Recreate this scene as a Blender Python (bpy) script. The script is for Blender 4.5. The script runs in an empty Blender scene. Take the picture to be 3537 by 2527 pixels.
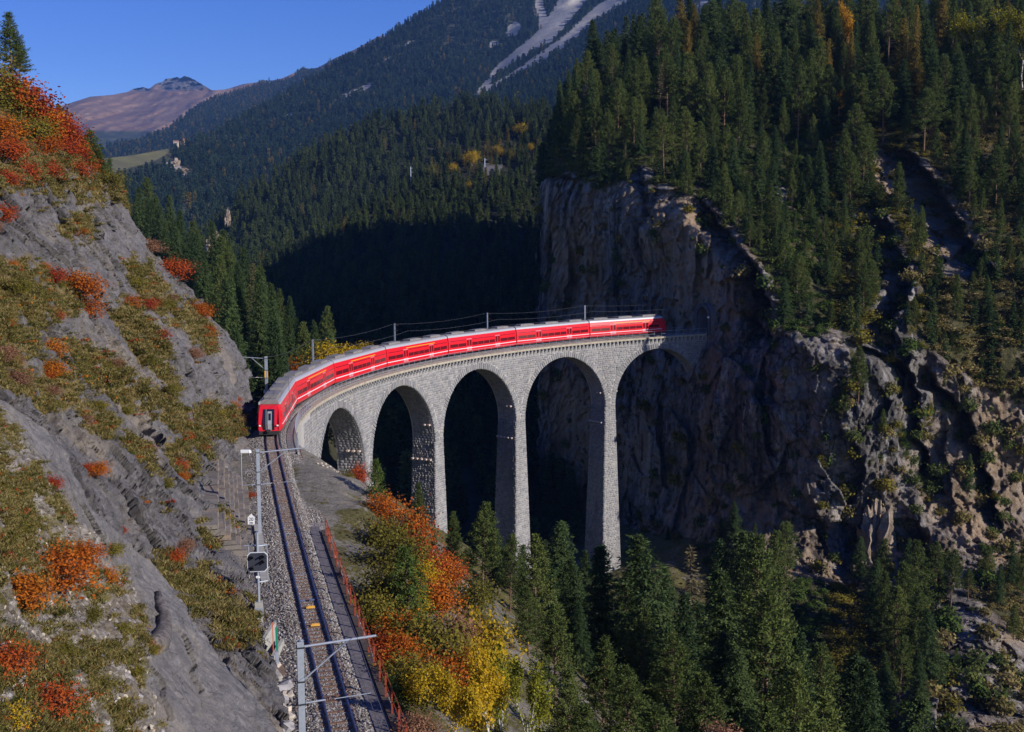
import bpy, math, random
import numpy as np
from mathutils import Matrix, Vector, Euler

R_ = math.radians
SC = bpy.context.scene
COL = SC.collection
rng = np.random.default_rng(7)
random.seed(7)

# ------------------------------------------------------------------ camera, sky, sun, exposure
FOC, PITCH, ROLL, CAMH = 3903.1, .10013, -.00418, 18.886      # focal length in photo pixels, pitch down, roll, height above the rails
cam_d = bpy.data.cameras.new('camera')
cam_d.sensor_fit = 'HORIZONTAL'
cam_d.sensor_width = 36.0
cam_d.lens = 36.0 * FOC / 3537.0
cam_d.clip_start = 0.5
cam_d.clip_end = 30000
cam = bpy.data.objects.new('camera', cam_d)
COL.objects.link(cam)
cam.location = (0, 0, CAMH)
cam.rotation_euler = (Matrix.Rotation(math.pi/2 - PITCH, 4, 'X') @ Matrix.Rotation(ROLL, 4, 'Z')).to_euler()
SC.camera = cam

SUN_TO = Vector((.862, -.507, 0)).normalized()                   # horizontal direction towards the sun
SUN_EL = R_(23.5)
world = bpy.data.worlds.new('World')
SC.world = world
world.use_nodes = True
wn = world.node_tree
bg = wn.nodes['Background']
sky = wn.nodes.new('ShaderNodeTexSky')
sky.sky_type = 'NISHITA'
sky.sun_disc = False
sky.sun_elevation = SUN_EL
sky.sun_rotation = math.atan2(SUN_TO.x, SUN_TO.y)
sky.altitude = 1200
sky.air_density = 1.0
sky.dust_density = 0.0
sky.ozone_density = 4.0
hsv = wn.nodes.new('ShaderNodeHueSaturation')
hsv.inputs['Saturation'].default_value = 1.28
hsv.inputs['Hue'].default_value = .528
wn.links.new(sky.outputs[0], hsv.inputs['Color'])
wn.links.new(hsv.outputs[0], bg.inputs[0])
bg.inputs[1].default_value = 0.115

sun_d = bpy.data.lights.new('sun', 'SUN')
sun_d.energy = 4.9
sun_d.angle = R_(0.5)
sun_d.color = (1.0, .94, .86)
sun = bpy.data.objects.new('sun', sun_d)
COL.objects.link(sun)
sun.location = (60, -60, 120)
sdir = Vector((SUN_TO.x*math.cos(SUN_EL), SUN_TO.y*math.cos(SUN_EL), math.sin(SUN_EL)))
sun.rotation_euler = sdir.to_track_quat('Z', 'Y').to_euler()

SC.view_settings.view_transform = 'Standard'
SC.view_settings.look = 'None'
SC.view_settings.gamma = 1.0
SC.view_settings.exposure = 0.22
SC.render.engine = 'CYCLES'
SC.cycles.use_denoising = True
SC.cycles.max_bounces = 5
SC.cycles.diffuse_bounces = 2
SC.cycles.glossy_bounces = 2
SC.cycles.transmission_bounces = 3
SC.cycles.transparent_max_bounces = 6
SC.cycles.volume_bounces = 0
SC.cycles.sample_clamp_indirect = 4.0

# ------------------------------------------------------------------ surveying: bearings of the photo -> points at a distance
def ray(px, py):
    px = np.asarray(px, float); py = np.asarray(py, float)
    x = px*1.5561 - 1768.5; y = py*1.5561 - 1263.5
    cr, sr = math.cos(-ROLL), math.sin(-ROLL)
    x, y = x*cr - y*sr, x*sr + y*cr
    c, s = math.cos(PITCH), math.sin(PITCH)
    Y = FOC*c - y*s; Z = -FOC*s - y*c
    return x/Y, Z/Y
def at(px, py, Y):
    rx, rz = ray(px, py); Y = np.asarray(Y, float)
    return np.stack([rx*Y, Y + 0*rx, rz*Y + CAMH], -1)
def pix(P):
    P = np.asarray(P, float)
    X, Y, Z = P[..., 0], P[..., 1], P[..., 2] - CAMH
    c, s = math.cos(PITCH), math.sin(PITCH)
    d = Y*c - Z*s; u = Y*s + Z*c
    x = FOC*X/d; y = -FOC*u/d
    cr, sr = math.cos(ROLL), math.sin(ROLL)
    return (1768.5 + x*cr - y*sr)/1.5561, (1263.5 + x*sr + y*cr)/1.5561

# the railway's axis: s = 0 where the 100 m curve begins, off > 0 to the right
TS, TA, TR, TG, TK0 = (-23.919, 111.16), 1.81312, 99.63, .02003, .00029
def trk(s, off=0.0, z=0.0):
    s = np.asarray(s, float)
    k = np.where(s > 0, 1/TR, TK0); th = TA - k*s
    x = TS[0] + (math.sin(TA) - np.sin(th))/k; y = TS[1] + (np.cos(th) - math.cos(TA))/k
    off = np.asarray(off, float)
    return np.stack([x + np.sin(th)*off, y - np.cos(th)*off, TG*s + np.asarray(z, float) + 0*off], -1)
def heading(s):
    return TA - (s/TR if s > 0 else s*TK0)

# ------------------------------------------------------------------ noise
_pr = np.random.default_rng(11)
_perm = _pr.permutation(256).astype(np.int64); _perm = np.concatenate([_perm, _perm, _perm])
_grad = _pr.normal(size=(256, 3)); _grad /= np.linalg.norm(_grad, axis=1)[:, None]
def perlin(P):
    P = np.asarray(P, float); i = np.floor(P).astype(np.int64); f = P - i; i &= 255
    u = f*f*f*(f*(f*6 - 15) + 10)
    out = 0
    for dx in (0, 1):
        for dy in (0, 1):
            for dz in (0, 1):
                h = _perm[_perm[_perm[(i[..., 0]+dx) & 255] + ((i[..., 1]+dy) & 255)] + ((i[..., 2]+dz) & 255)]
                g = _grad[h]
                d = g[..., 0]*(f[..., 0]-dx) + g[..., 1]*(f[..., 1]-dy) + g[..., 2]*(f[..., 2]-dz)
                w = (u[..., 0] if dx else 1-u[..., 0])*(u[..., 1] if dy else 1-u[..., 1])*(u[..., 2] if dz else 1-u[..., 2])
                out = out + w*d
    return out*1.5
def fbm(P, o=4, g=.5, l=2.03):
    a, s, out = 1.0, 1.0, 0
    for _ in range(o):
        out = out + a*perlin(P*s + _*17.3); a *= g; s *= l
    return out
def ridged(P, o=4, g=.5):
    a, s, out = 1.0, 1.0, 0
    for _ in range(o):
        out = out + a*(1 - 2*np.abs(perlin(P*s + _*9.7))); a *= g; s *= 2.05
    return out
def cells(P):
    """random offset of the nearest cell (blocky facets)"""
    P = np.asarray(P, float); sh = P.shape[:-1]; P = P.reshape(-1, 3)
    i0 = np.floor(P).astype(np.int64); best = np.full(len(P), 9e9); val = np.zeros(len(P)); tx = np.zeros(len(P))
    for dx in (-1, 0, 1):
        for dy in (-1, 0, 1):
            for dz in (-1, 0, 1):
                c = i0 + (dx, dy, dz); m = c & 255
                h = _perm[_perm[_perm[m[:, 0]] + m[:, 1]] + m[:, 2]]
                q = c + .5 + .42*_grad[h]
                e = P - q; d = (e**2).sum(1); k = d < best
                v = _grad[(h*7+3) & 255]
                best = np.where(k, d, best); val = np.where(k, v[:, 0]*.7 + (e*v).sum(1)*1.1, val)
    return val.reshape(sh)
def smooth(a, b, x):
    t = np.clip((x-a)/(b-a), 0, 1); return t*t*(3-2*t)

class TPS:
    """thin plate spline through scattered control values"""
    def __init__(s, pts, val, lam=1e-3, sc=1.0):
        s.sc = sc; P = np.asarray(pts, float)/sc; n = len(P); s.P = P
        K = s.k(P, P) + lam*np.eye(n); Q = np.c_[np.ones(n), P]
        A = np.block([[K, Q], [Q.T, np.zeros((3, 3))]])
        s.w = np.linalg.solve(A, np.r_[np.asarray(val, float), 0, 0, 0])
    def k(s, A, B):
        d2 = ((A[:, None, :]-B[None])**2).sum(-1)
        return np.where(d2 > 0, .5*d2*np.log(np.maximum(d2, 1e-12)), 0)
    def __call__(s, x, y):
        x = np.asarray(x, float); y = np.asarray(y, float); sh = np.broadcast(x, y).shape
        Q = np.stack(np.broadcast_arrays(x, y), -1).reshape(-1, 2)/s.sc; out = np.empty(len(Q))
        for a in range(0, len(Q), 20000):
            q = Q[a:a+20000]; out[a:a+20000] = s.k(q, s.P) @ s.w[:len(s.P)] + s.w[-3] + q @ s.w[-2:]
        return out.reshape(sh)
def depth_fn(ctrl):
    c = np.array(ctrl, float); t = TPS(c[:, :2], np.log(c[:, 2]), 1e-3, 400.)
    return lambda x, y: np.exp(t(x, y))

# ------------------------------------------------------------------ scene helpers
def tag(o, label=None, cat=None, group=None, kind=None):
    if label: o['label'] = label
    if cat: o['category'] = cat
    if group: o['group'] = group
    if kind: o['kind'] = kind
    return o
def link(o, parent=None):
    COL.objects.link(o)
    if parent is not None: o.parent = parent
    return o
def empty(name, loc, rz=0.0, label=None, cat=None, group=None):
    o = bpy.data.objects.new(name, None); o.empty_display_size = .3
    o.location = loc; o.rotation_euler = (0, 0, rz); COL.objects.link(o)
    return tag(o, label, cat, group)
def new_mesh(name, V, F, mats=(), smooth_=False, midx=None):
    V = np.asarray(V, np.float32).reshape(-1, 3); me = bpy.data.meshes.new(name)
    if isinstance(F, np.ndarray):
        n, k = F.shape
        me.vertices.add(len(V)); me.vertices.foreach_set('co', V.ravel())
        me.loops.add(n*k); me.polygons.add(n)
        me.loops.foreach_set('vertex_index', F.astype(np.int32).ravel())
        me.polygons.foreach_set('loop_start', np.arange(0, n*k, k, dtype=np.int32))
        me.update(calc_edges=True)
    else:
        me.from_pydata([tuple(map(float, v)) for v in V], [], F); me.update()
    for m in mats: me.materials.append(m)
    if midx is not None: me.polygons.foreach_set('material_index', np.asarray(midx, np.int32))
    if smooth_: me.polygons.foreach_set('use_smooth', np.ones(len(me.polygons), bool))
    return me
def obj(name, me, parent=None, loc=None, rot=None):
    o = bpy.data.objects.new(name, me)
    if loc is not None: o.location = loc
    if rot is not None: o.rotation_euler = rot
    return link(o, parent)
class MB:
    """collects boxes, tubes and lofts into one mesh"""
    def __init__(s): s.v = []; s.f = []; s.n = 0
    def add(s, V, F):
        V = [tuple(map(float, p)) for p in V]
        s.f += [tuple(i + s.n for i in q) for q in F]; s.v += V; s.n += len(V); return s
    def hexa(s, c, bottom=True):
        """8 corners: 4 below (ccw from above), 4 above"""
        F = [(4, 5, 6, 7), (0, 1, 5, 4), (1, 2, 6, 5), (2, 3, 7, 6), (3, 0, 4, 7)]
        if bottom: F.append((3, 2, 1, 0))
        return s.add(c, F)
    def box(s, x0, x1, y0, y1, z0, z1, M=None):
        c = [(x0, y0, z0), (x1, y0, z0), (x1, y1, z0), (x0, y1, z0), (x0, y0, z1), (x1, y0, z1), (x1, y1, z1), (x0, y1, z1)]
        if M is not None: c = [tuple(M @ Vector(p)) for p in c]
        return s.hexa(c)
    def beam(s, a, b, w, h, up=(0, 0, 1)):
        a = Vector(a); b = Vector(b); d = (b-a).normalized(); u = Vector(up)
        if abs(d.dot(u)) > .98: u = Vector((0, 1, 0))
        r = d.cross(u).normalized()*w/2; u = r.cross(d).normalized()*h/2
        c = [a-r-u, a+r-u, b+r-u, b-r-u, a-r+u, a+r+u, b+r+u, b-r+u]
        return s.hexa(c)
    def tube(s, pts, rad, n=6, cap=True):
        pts = [Vector(p) for p in pts]; k = len(pts)
        if not hasattr(rad, '__len__'): rad = [rad]*k
        V = []; F = []
        for i, p in enumerate(pts):
            d = (pts[min(i+1, k-1)] - pts[max(i-1, 0)]).normalized()
            u = Vector((0, 0, 1)) if abs(d.z) < .95 else Vector((1, 0, 0))
            r = d.cross(u).normalized(); t = r.cross(d)
            for j in range(n):
                a = 2*math.pi*j/n; V.append(p + (r*math.cos(a) + t*math.sin(a))*rad[i])
        for i in range(k-1):
            for j in range(n):
                F.append((i*n+j, (i+1)*n+j, (i+1)*n+(j+1) % n, i*n+(j+1) % n))
        if cap: F += [tuple(range(n)), tuple((k-1)*n + j for j in range(n-1, -1, -1))]
        return s.add(V, F)
    def prism(s, prof, x0, x1, M=None):
        """closed (y, z) profile swept along x"""
        n = len(prof); V = [(x0, y, z) for y, z in prof] + [(x1, y, z) for y, z in prof]
        if M is not None: V = [tuple(M @ Vector(p)) for p in V]
        F = [(i, (i+1) % n, n+(i+1) % n, n+i) for i in range(n)] + [tuple(range(n-1, -1, -1)), tuple(range(n, 2*n))]
        return s.add(V, F)
    def build(s, name, m, parent=None, smooth_=False, loc=None, rot=None):
        me = bpy.data.meshes.new(name); me.from_pydata(s.v, [], s.f); me.update()
        for q in (m if isinstance(m, (list, tuple)) else [m]): me.materials.append(q)
        if smooth_: me.polygons.foreach_set('use_smooth', np.ones(len(me.polygons), bool))
        return obj(name, me, parent, loc, rot)
def grid_faces(n, m):
    a = np.arange(n*m).reshape(n, m)
    return np.stack([a[:-1, :-1], a[1:, :-1], a[1:, 1:], a[:-1, 1:]], -1).reshape(-1, 4)
def set_attr(me, name, val):
    a = me.attributes.new(name, 'FLOAT', 'POINT'); a.data.foreach_set('value', np.asarray(val, np.float32).ravel())

# ------------------------------------------------------------------ materials
class NT:
    def __init__(s, name):
        s.m = bpy.data.materials.new(name); s.m.use_nodes = True; s.t = s.m.node_tree
        s.b = s.t.nodes['Principled BSDF']; s.out = s.t.nodes['Material Output']
        s.b.inputs['Roughness'].default_value = .9; s.b.inputs['Specular IOR Level'].default_value = .2
    def n(s, typ, ins=None, **kw):
        d = s.t.nodes.new(typ)
        for k, v in kw.items(): setattr(d, k, v)
        for k, v in (ins or {}).items():
            if isinstance(v, bpy.types.NodeSocket): s.t.links.new(v, d.inputs[k])
            else: d.inputs[k].default_value = v
        return d
    def l(s, a, b): s.t.links.new(a, b)
    def co(s): return s.n('ShaderNodeTexCoord').outputs['Object']
    def mapd(s, scale=(1, 1, 1), rot=(0, 0, 0), co=None):
        return s.n('ShaderNodeMapping', {'Vector': co or s.co(), 'Scale': scale, 'Rotation': rot}).outputs[0]
    def noise(s, scale, detail=5, rough=.6, co=None, dist=0.0):
        return s.n('ShaderNodeTexNoise', {'Vector': co or s.co(), 'Scale': scale, 'Detail': detail, 'Roughness': rough, 'Distortion': dist}).outputs['Fac']
    def ramp(s, fac, stops, interp='LINEAR'):
        r = s.n('ShaderNodeValToRGB', {'Fac': fac}); e = r.color_ramp.elements; r.color_ramp.interpolation = interp
        while len(e) < len(stops): e.new(.5)
        for q, (p, c) in zip(e, stops): q.position = p; q.color = (*c, 1) if len(c) == 3 else c
        return r.outputs['Color']
    def mix(s, f, a, b, typ='MIX'):
        d = s.n('ShaderNodeMix', data_type='RGBA', blend_type=typ)
        for k, v in ((0, f), (6, a), (7, b)):
            if isinstance(v, bpy.types.NodeSocket): s.t.links.new(v, d.inputs[k])
            else: d.inputs[k].default_value = v if k == 0 else ((*v, 1) if len(v) == 3 else v)
        return d.outputs[2]
    def math(s, op, a, b=0.0):
        d = s.n('ShaderNodeMath', operation=op)
        for k, v in ((0, a), (1, b)):
            if isinstance(v, bpy.types.NodeSocket): s.t.links.new(v, d.inputs[k])
            else: d.inputs[k].default_value = v
        return d.outputs[0]
    def attr(s, name): return s.n('ShaderNodeAttribute', attribute_name=name).outputs['Fac']
    def bump(s, h, strength=.5, dist=.05):
        d = s.n('ShaderNodeBump', {'Height': h, 'Strength': strength, 'Distance': dist}); s.l(d.outputs[0], s.b.inputs['Normal'])
    def color(s, c):
        if isinstance(c, bpy.types.NodeSocket): s.l(c, s.b.inputs['Base Color'])
        else: s.b.inputs['Base Color'].default_value = (*c, 1)
def plain(name, c, rough=.6, metal=0.0, var=.12, scale=6.0, spec=.3):
    t = NT(name); d = tuple(x*(1-var) for x in c); e = tuple(min(1, x*(1+var)) for x in c)
    t.color(t.ramp(t.noise(scale, 4), [(.3, d), (.7, e)]))
    t.b.inputs['Roughness'].default_value = rough; t.b.inputs['Metallic'].default_value = metal; t.b.inputs['Specular IOR Level'].default_value = spec
    return t.m
def rock_mat(name, c_lo, c_mid, c_hi, tan, ground, streak=False, fine=1.0, tan_amt=.35, dip=(0, 0, 0), veg=True, rub=False):
    t = NT(name); co = t.co()
    big = t.noise(.12*fine, 6, .62, co)
    med = t.noise(1.1*fine, 8, .68, co, .6)
    base = t.ramp(med, [(.25, c_lo), (.5, c_mid), (.75, c_hi)])
    tf = t.ramp(big, [(.52, (0, 0, 0)), (.66, (1, 1, 1))])
    base = t.mix(t.math('MULTIPLY', tf, tan_amt*2), base, tan)
    if streak:
        st = t.noise(1.0, 6, .65, t.mapd((.22, .22, .022), co=co), .4)
        base = t.mix(t.ramp(st, [(.45, (0, 0, 0)), (.62, (.85, .85, .85))]), base, tuple(x*.28 for x in c_lo))
        s2 = t.noise(1.0, 5, .6, t.mapd((.5, .5, .05), co=co), .2)
        vz = t.n('ShaderNodeTexVoronoi', {'Vector': t.n('ShaderNodeVectorMath', {0: t.mapd((.3, .3, .13), co=co), 1: t.n('ShaderNodeVectorMath', {0: t.n('ShaderNodeTexNoise', {'Vector': co, 'Scale': .5, 'Detail': 6}).outputs['Color'], 3: .5}, operation='SCALE').outputs[0]}, operation='ADD').outputs[0], 'Scale': 1.0}, feature='DISTANCE_TO_EDGE')
        base = t.mix(t.ramp(vz.outputs['Distance'], [(.0, (.85, .85, .85)), (.045, (0, 0, 0))]), base, tuple(x*.35 for x in c_lo))
        base = t.mix(t.ramp(s2, [(.55, (0, 0, 0)), (.7, (.6, .6, .6))]), base, tuple(min(1, x*1.35) for x in c_hi))
        ls = t.noise(1.0, 5, .6, t.mapd((.03, .03, .012), co=co), .8)
        base = t.mix(t.ramp(ls, [(.48, (0, 0, 0)), (.62, (.7, .7, .7))]), base, tan)
    else:
        bd = t.noise(1.0, 7, .7, t.mapd((.35*fine, .35*fine, 2.2*fine), dip, co), .5)
        base = t.mix(t.ramp(bd, [(.34, (.4, .4, .4)), (.44, (0, 0, 0))]), base, tuple(x*.7 for x in c_lo))
        vz = t.n('ShaderNodeTexVoronoi', {'Vector': t.n('ShaderNodeVectorMath', {0: t.mapd((.6*fine, .6*fine, .95*fine), dip, co), 1: t.n('ShaderNodeVectorMath', {0: t.n('ShaderNodeTexNoise', {'Vector': co, 'Scale': 1.4*fine, 'Detail': 5}).outputs['Color'], 3: .55}, operation='SCALE').outputs[0]}, operation='ADD').outputs[0], 'Scale': 1.0}, feature='DISTANCE_TO_EDGE')
        ck = t.ramp(vz.outputs['Distance'], [(.0, (1, 1, 1)), (.035, (0, 0, 0))])
        ck = t.math('MULTIPLY', ck, t.ramp(t.noise(.6*fine, 4, .6, co), [(.45, (0, 0, 0)), (.6, (.8, .8, .8))]))
        base = t.mix(ck, base, tuple(x*.3 for x in c_lo))
        b3 = t.noise(5*fine, 6, .7, co)
        base = t.mix(t.ramp(b3, [(.56, (0, 0, 0)), (.68, (.7, .7, .7))]), base, tuple(min(1, x*1.25) for x in c_hi))
        base = t.mix(t.ramp(b3, [(.3, (.7, .7, .7)), (.42, (0, 0, 0))]), base, tuple(x*.75 for x in c_lo))
        sp = t.noise(14*fine, 3, .7, co)
        base = t.mix(t.ramp(sp, [(.62, (0, 0, 0)), (.72, (.55, .55, .55))]), base, tuple(min(1, x*1.5) for x in c_hi))
    if rub:
        rv = t.n('ShaderNodeTexVoronoi', {'Vector': co, 'Scale': 4.2*fine}); rc = t.ramp(t.n('ShaderNodeSeparateColor', {0: rv.outputs['Color']}).outputs[0], [(0, (.13, .115, .1)), (.5, (.27, .24, .215)), (1, (.46, .42, .39))])
        rc = t.mix(t.ramp(t.noise(1.2, 6, .7, co), [(.4, (0, 0, 0)), (.6, (.8, .8, .8))]), rc, (.17, .135, .095))
        base = t.mix(t.attr('rub'), base, rc)
    if veg:
        v = t.math('ADD', t.attr('veg'), t.math('MULTIPLY', t.math('SUBTRACT', t.noise(1.3*fine, 6, .7, co), .5), 1.5))
        vf = t.ramp(v, [(.42, (0, 0, 0)), (.6, (1, 1, 1))])
        g = t.ramp(t.noise(3.5*fine, 6, .75, co), [(.25, ground[0]), (.5, ground[1]), (.75, ground[2])])
        base = t.mix(vf, base, g)
    t.color(base)
    h = t.math('ADD', t.noise(2.2*fine, 9, .72, co, .4), t.math('MULTIPLY', t.noise(11*fine, 4, .7, co), .25))
    t.bump(h, 1.0, .3/fine)
    return t.m
def leaf_mat(name, stops, trans=.25, jitter=.45):
    """foliage: colour differs from leaf to leaf and from tree to tree"""
    t = NT(name)
    isl = t.n('ShaderNodeNewGeometry').outputs['Random Per Island']
    orn = t.n('ShaderNodeObjectInfo').outputs['Random']
    nz = t.ramp(t.noise(.9, 3, .6), [(.3, (0, 0, 0)), (.7, (1, 1, 1))])
    f = t.math('ADD', t.math('ADD', t.math('MULTIPLY', isl, (1-jitter)*.55), t.math('MULTIPLY', nz, (1-jitter)*.45)), t.math('MULTIPLY', orn, jitter))
    c = t.ramp(f, stops)
    b = t.n('ShaderNodeHueSaturation', {'Color': c, 'Value': t.math('ADD', .75, t.math('MULTIPLY', t.math('FRACT', t.math('MULTIPLY', isl, 37.7)), .5))}).outputs[0]
    t.t.nodes.remove(t.b)
    d = t.n('ShaderNodeBsdfDiffuse', {'Color': b}); q = t.n('ShaderNodeBsdfTranslucent', {'Color': b})
    x = t.n('ShaderNodeMixShader', {0: trans, 1: d.outputs[0], 2: q.outputs[0]})
    t.l(x.outputs[0], t.out.inputs['Surface'])
    return t.m

GREY = (.075, .069, .071), (.135, .125, .127), (.225, .21, .207)
M_SLOPE = rock_mat('cliff_rock', *GREY, (.3, .245, .185), [(.06, .05, .018), (.17, .125, .045), (.3, .215, .1)], fine=1.0, tan_amt=.34, dip=(0, R_(48), 0))
M_SLAB = rock_mat('spur_rock', (.1, .093, .093), (.17, .158, .156), (.26, .243, .235), (.33, .285, .24), [(.06, .054, .018), (.17, .14, .05), (.34, .27, .17)], fine=1.4, tan_amt=.35, dip=(0, R_(55), 0), rub=True)
M_CLIFF = rock_mat('limestone_cliff', (.062, .057, .056), (.19, .17, .155), (.36, .335, .315), (.4, .275, .165), [(.02, .022, .009), (.06, .058, .022), (.16, .12, .06)], streak=True, fine=.35, rub=True)
M_GORGE = rock_mat('gorge_ground', (.1, .09, .075), (.19, .17, .14), (.3, .27, .23), (.3, .25, .18), [(.04, .042, .014), (.1, .09, .03), (.2, .155, .07)], fine=1.2)
M_FLOOR = plain('forest_floor', (.035, .034, .018), .95, var=.4, scale=.2)
M_CONC = plain('concrete', (.33, .315, .28), .85, var=.2, scale=3)
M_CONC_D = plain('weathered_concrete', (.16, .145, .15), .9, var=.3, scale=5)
M_STEEL = plain('galvanised_steel', (.34, .37, .42), .45, .35, .1)
M_DKSTEEL = plain('dark_steel', (.03, .032, .036), .5, .2)
M_WHITE = plain('white_paint', (.8, .8, .8), .5, var=.03)
M_RUST = plain('rusty_red_paint', (.3, .055, .025), .75, var=.3, scale=8)
M_WIRE = plain('wire', (.2, .2, .21), .5, .5)
M_BARK = plain('bark', (.085, .065, .05), .95, var=.4, scale=5)
M_PBARK = plain('pine_bark', (.15, .095, .062), .95, var=.4, scale=4)
M_BIRCH = plain('pale_bark', (.42, .4, .37), .9, var=.3, scale=5)
M_TWIG = plain('twig', (.13, .105, .09), .95, var=.3)
M_RAIL = plain('rail_steel', (.16, .15, .2), .32, .75, .1)
M_SLEEP = plain('rusty_sleeper', (.17, .095, .06), .8, .0, .25, 6)
M_STONE = None

# ================================================================== TERRAIN
def curve(pts):
    p = np.array(pts, float); return lambda q: np.interp(q, p[:, 0], p[:, 1])
def ycurve(pts):
    """x as a function of y"""
    p = np.array(pts, float); o = np.argsort(p[:, 1]); return lambda y: np.interp(y, p[o, 1], p[o, 0])
def ellipses(px, py, L):
    out = np.zeros(np.broadcast(px, py).shape)
    for cx, cy, rx, ry, ang in L:
        a = R_(ang); dx = px-cx; dy = py-cy
        u = (dx*math.cos(a) + dy*math.sin(a))/rx; v = (-dx*math.sin(a) + dy*math.cos(a))/ry
        out = np.maximum(out, 1 - smooth(.6, 1.25, np.sqrt(u*u+v*v)))
    return out
def in_poly(px, py, poly):
    poly = np.array(poly, float); ins = np.zeros(np.broadcast(px, py).shape, bool); j = len(poly)-1
    for i in range(len(poly)):
        xi, yi = poly[i]; xj, yj = poly[j]
        c = ((yi > py) != (yj > py)) & (px < (xj-xi)*(py-yi)/(yj-yi+1e-9) + xi); ins ^= c; j = i
    return ins

# ---- the cliff left of the railway -------------------------------------------------
A_CTRL = [(-400, 60, 92), (-200, 90, 98), (0, 220, 104), (120, 290, 110), (200, 360, 115), (-300, 330, 66), (0, 390, 84), (150, 430, 100), (285, 470, 118),
          (-300, 560, 52), (0, 590, 67), (200, 620, 89), (400, 625, 124), (-300, 760, 45), (0, 790, 57), (270, 810, 83), (440, 800, 106), (540, 800, 130),
          (-300, 920, 41), (0, 940, 51), (280, 960, 75), (450, 960, 97), (562, 975, 119), (-300, 1060, 37), (60, 1080, 47), (300, 1090, 64), (450, 1090, 82), (550, 1083, 97),
          (-300, 1250, 32), (100, 1250, 44), (320, 1250, 56), (460, 1250, 65), (548, 1250, 72), (150, 1400, 40), (400, 1400, 50), (575, 1390, 58.5),
          (200, 1560, 36), (450, 1540, 44), (622, 1560, 49.5), (200, 1750, 32), (450, 1750, 39), (670, 1740, 43)]
A_depth = depth_fn(A_CTRL)
A_xb = ycurve([(-160, 120), (0, 222), (60, 262), (120, 292), (200, 362), (262, 412), (290, 480), (330, 540), (362, 592), (430, 662), (502, 742), (547, 812), (560, 900), (562, 975),
               (556, 1083), (550, 1180), (548, 1250), (575, 1390), (600, 1480), (624, 1560), (655, 1680), (690, 1800)])
A_VEG = [(60, 280, 260, 150, 25), (30, 640, 130, 90, 20), (-60, 760, 170, 130, 20), (120, 660, 70, 60, 30), (60, 840, 150, 60, 25), (175, 505, 40, 55, 65), (345, 650, 115, 34, 50), (440, 730, 70, 30, 58), (330, 760, 150, 34, 56),
         (240, 830, 150, 42, 40), (390, 930, 120, 34, 48), (470, 930, 60, 34, 40), (200, 940, 70, 30, 40), (510, 940, 40, 40, 60), (400, 1020, 60, 26, 60), (470, 1180, 40, 34, 60), (520, 1150, 36, 70, 75),
         (430, 1300, 120, 62, 35), (520, 1380, 70, 60, 50), (300, 1010, 70, 22, 50), (270, 420, 60, 34, 50)]
def A_noise(X, Z, Y, amp=1.0):
    e = .64*X - .77*Z; g = .77*X + .64*Z
    P = np.stack([X/9, Y/9, Z/9], -1)
    Q = np.stack([e/6.0, Y/5, g/1.15], -1) + .35*fbm(P*1.7, 2)[..., None]
    wp = .45*fbm(P*2.2, 3)[..., None]
    d = 1.5*fbm(P, 3) - .12*np.maximum(0, ridged(Q, 3)) + .95*cells(np.stack([e/4.0, Y/3.4, g/2.9], -1) + .5*wp) + .55*cells(np.stack([e/1.7, Y/1.5, g/1.25], -1) + 5 + .5*wp) + .27*cells(np.stack([e/.7, Y/.7, g/.55], -1) + 9 + .4*wp)
    d += .3*fbm(np.stack([X/1.1, Y/1.1, Z/1.1], -1), 4, .6)
    return amp*d
def depth_sheet(name, mat_, rows, ncol, xl, xb, depth, noise, veg, fold=(6, 5, 8), rub=None, amp=.3, amp_ray=.5):
    ys = np.linspace(*rows); t = np.linspace(0, 1, ncol)**.85
    py = np.repeat(ys[:, None], ncol, 1); px = xl + (xb(ys)-xl)[:, None]*t[None]
    # uneven silhouette
    px = px + (smooth(.8, 1, t)[None])*(7*fbm(np.stack([py/38, py*0, py*0], -1), 4))
    Y = depth(px, py)
    P0 = at(px, py, Y); d = noise(P0[..., 0], P0[..., 2], P0[..., 1], px, py)
    nrm = np.cross(np.gradient(P0, axis=0), np.gradient(P0, axis=1)); nrm /= np.linalg.norm(nrm, axis=-1)[..., None] + 1e-9
    nrm *= np.sign(-(nrm*(P0 - np.array([0, 0, CAMH]))).sum(-1))[..., None]
    d = d - d.mean(); rr = P0 - np.array([0, 0, CAMH]); rr = rr/rr[..., 1:2]
    P = P0 - nrm*(d*amp)[..., None] + rr*(d*amp_ray)[..., None]; Y = P[..., 1]; d = 0*Y; px0, py0 = px, py; px, py = pix(P)
    k, sx_, dz_ = fold
    ext = [at(px[:, -1] - sx_*i*i*.5, py[:, -1] + dz_*i*.5, (Y+d)[:, -1] + 1.2*i + 1.1*i*i) for i in range(1, k+1)]
    P = np.concatenate([P, np.stack(ext, 1)], 1)
    px, py = px0, py0; v = veg(px, py); v = np.concatenate([v, np.repeat(v[:, -1:], k, 1)], 1)
    me = new_mesh(name, P, grid_faces(*P.shape[:2])[:, ::-1], [mat_], False)
    set_attr(me, 'veg', v)
    if rub is not None: r = rub(px, py); set_attr(me, 'rub', np.concatenate([r, np.repeat(r[:, -1:], k, 1)], 1))
    return obj(name, me), P, v, px, py
def A_veg(px, py):
    top = smooth(470, 380, py + .05*px - 40*(px > 200)) * (px < 230)
    n = fbm(np.stack([px/34, py/34, px*0], -1), 4, .6)
    return np.clip(np.maximum(ellipses(px, py, A_VEG)*.9, top) + .55*n*np.maximum(ellipses(px, py, A_VEG), .25) + .0, 0, 1)*.72
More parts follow.
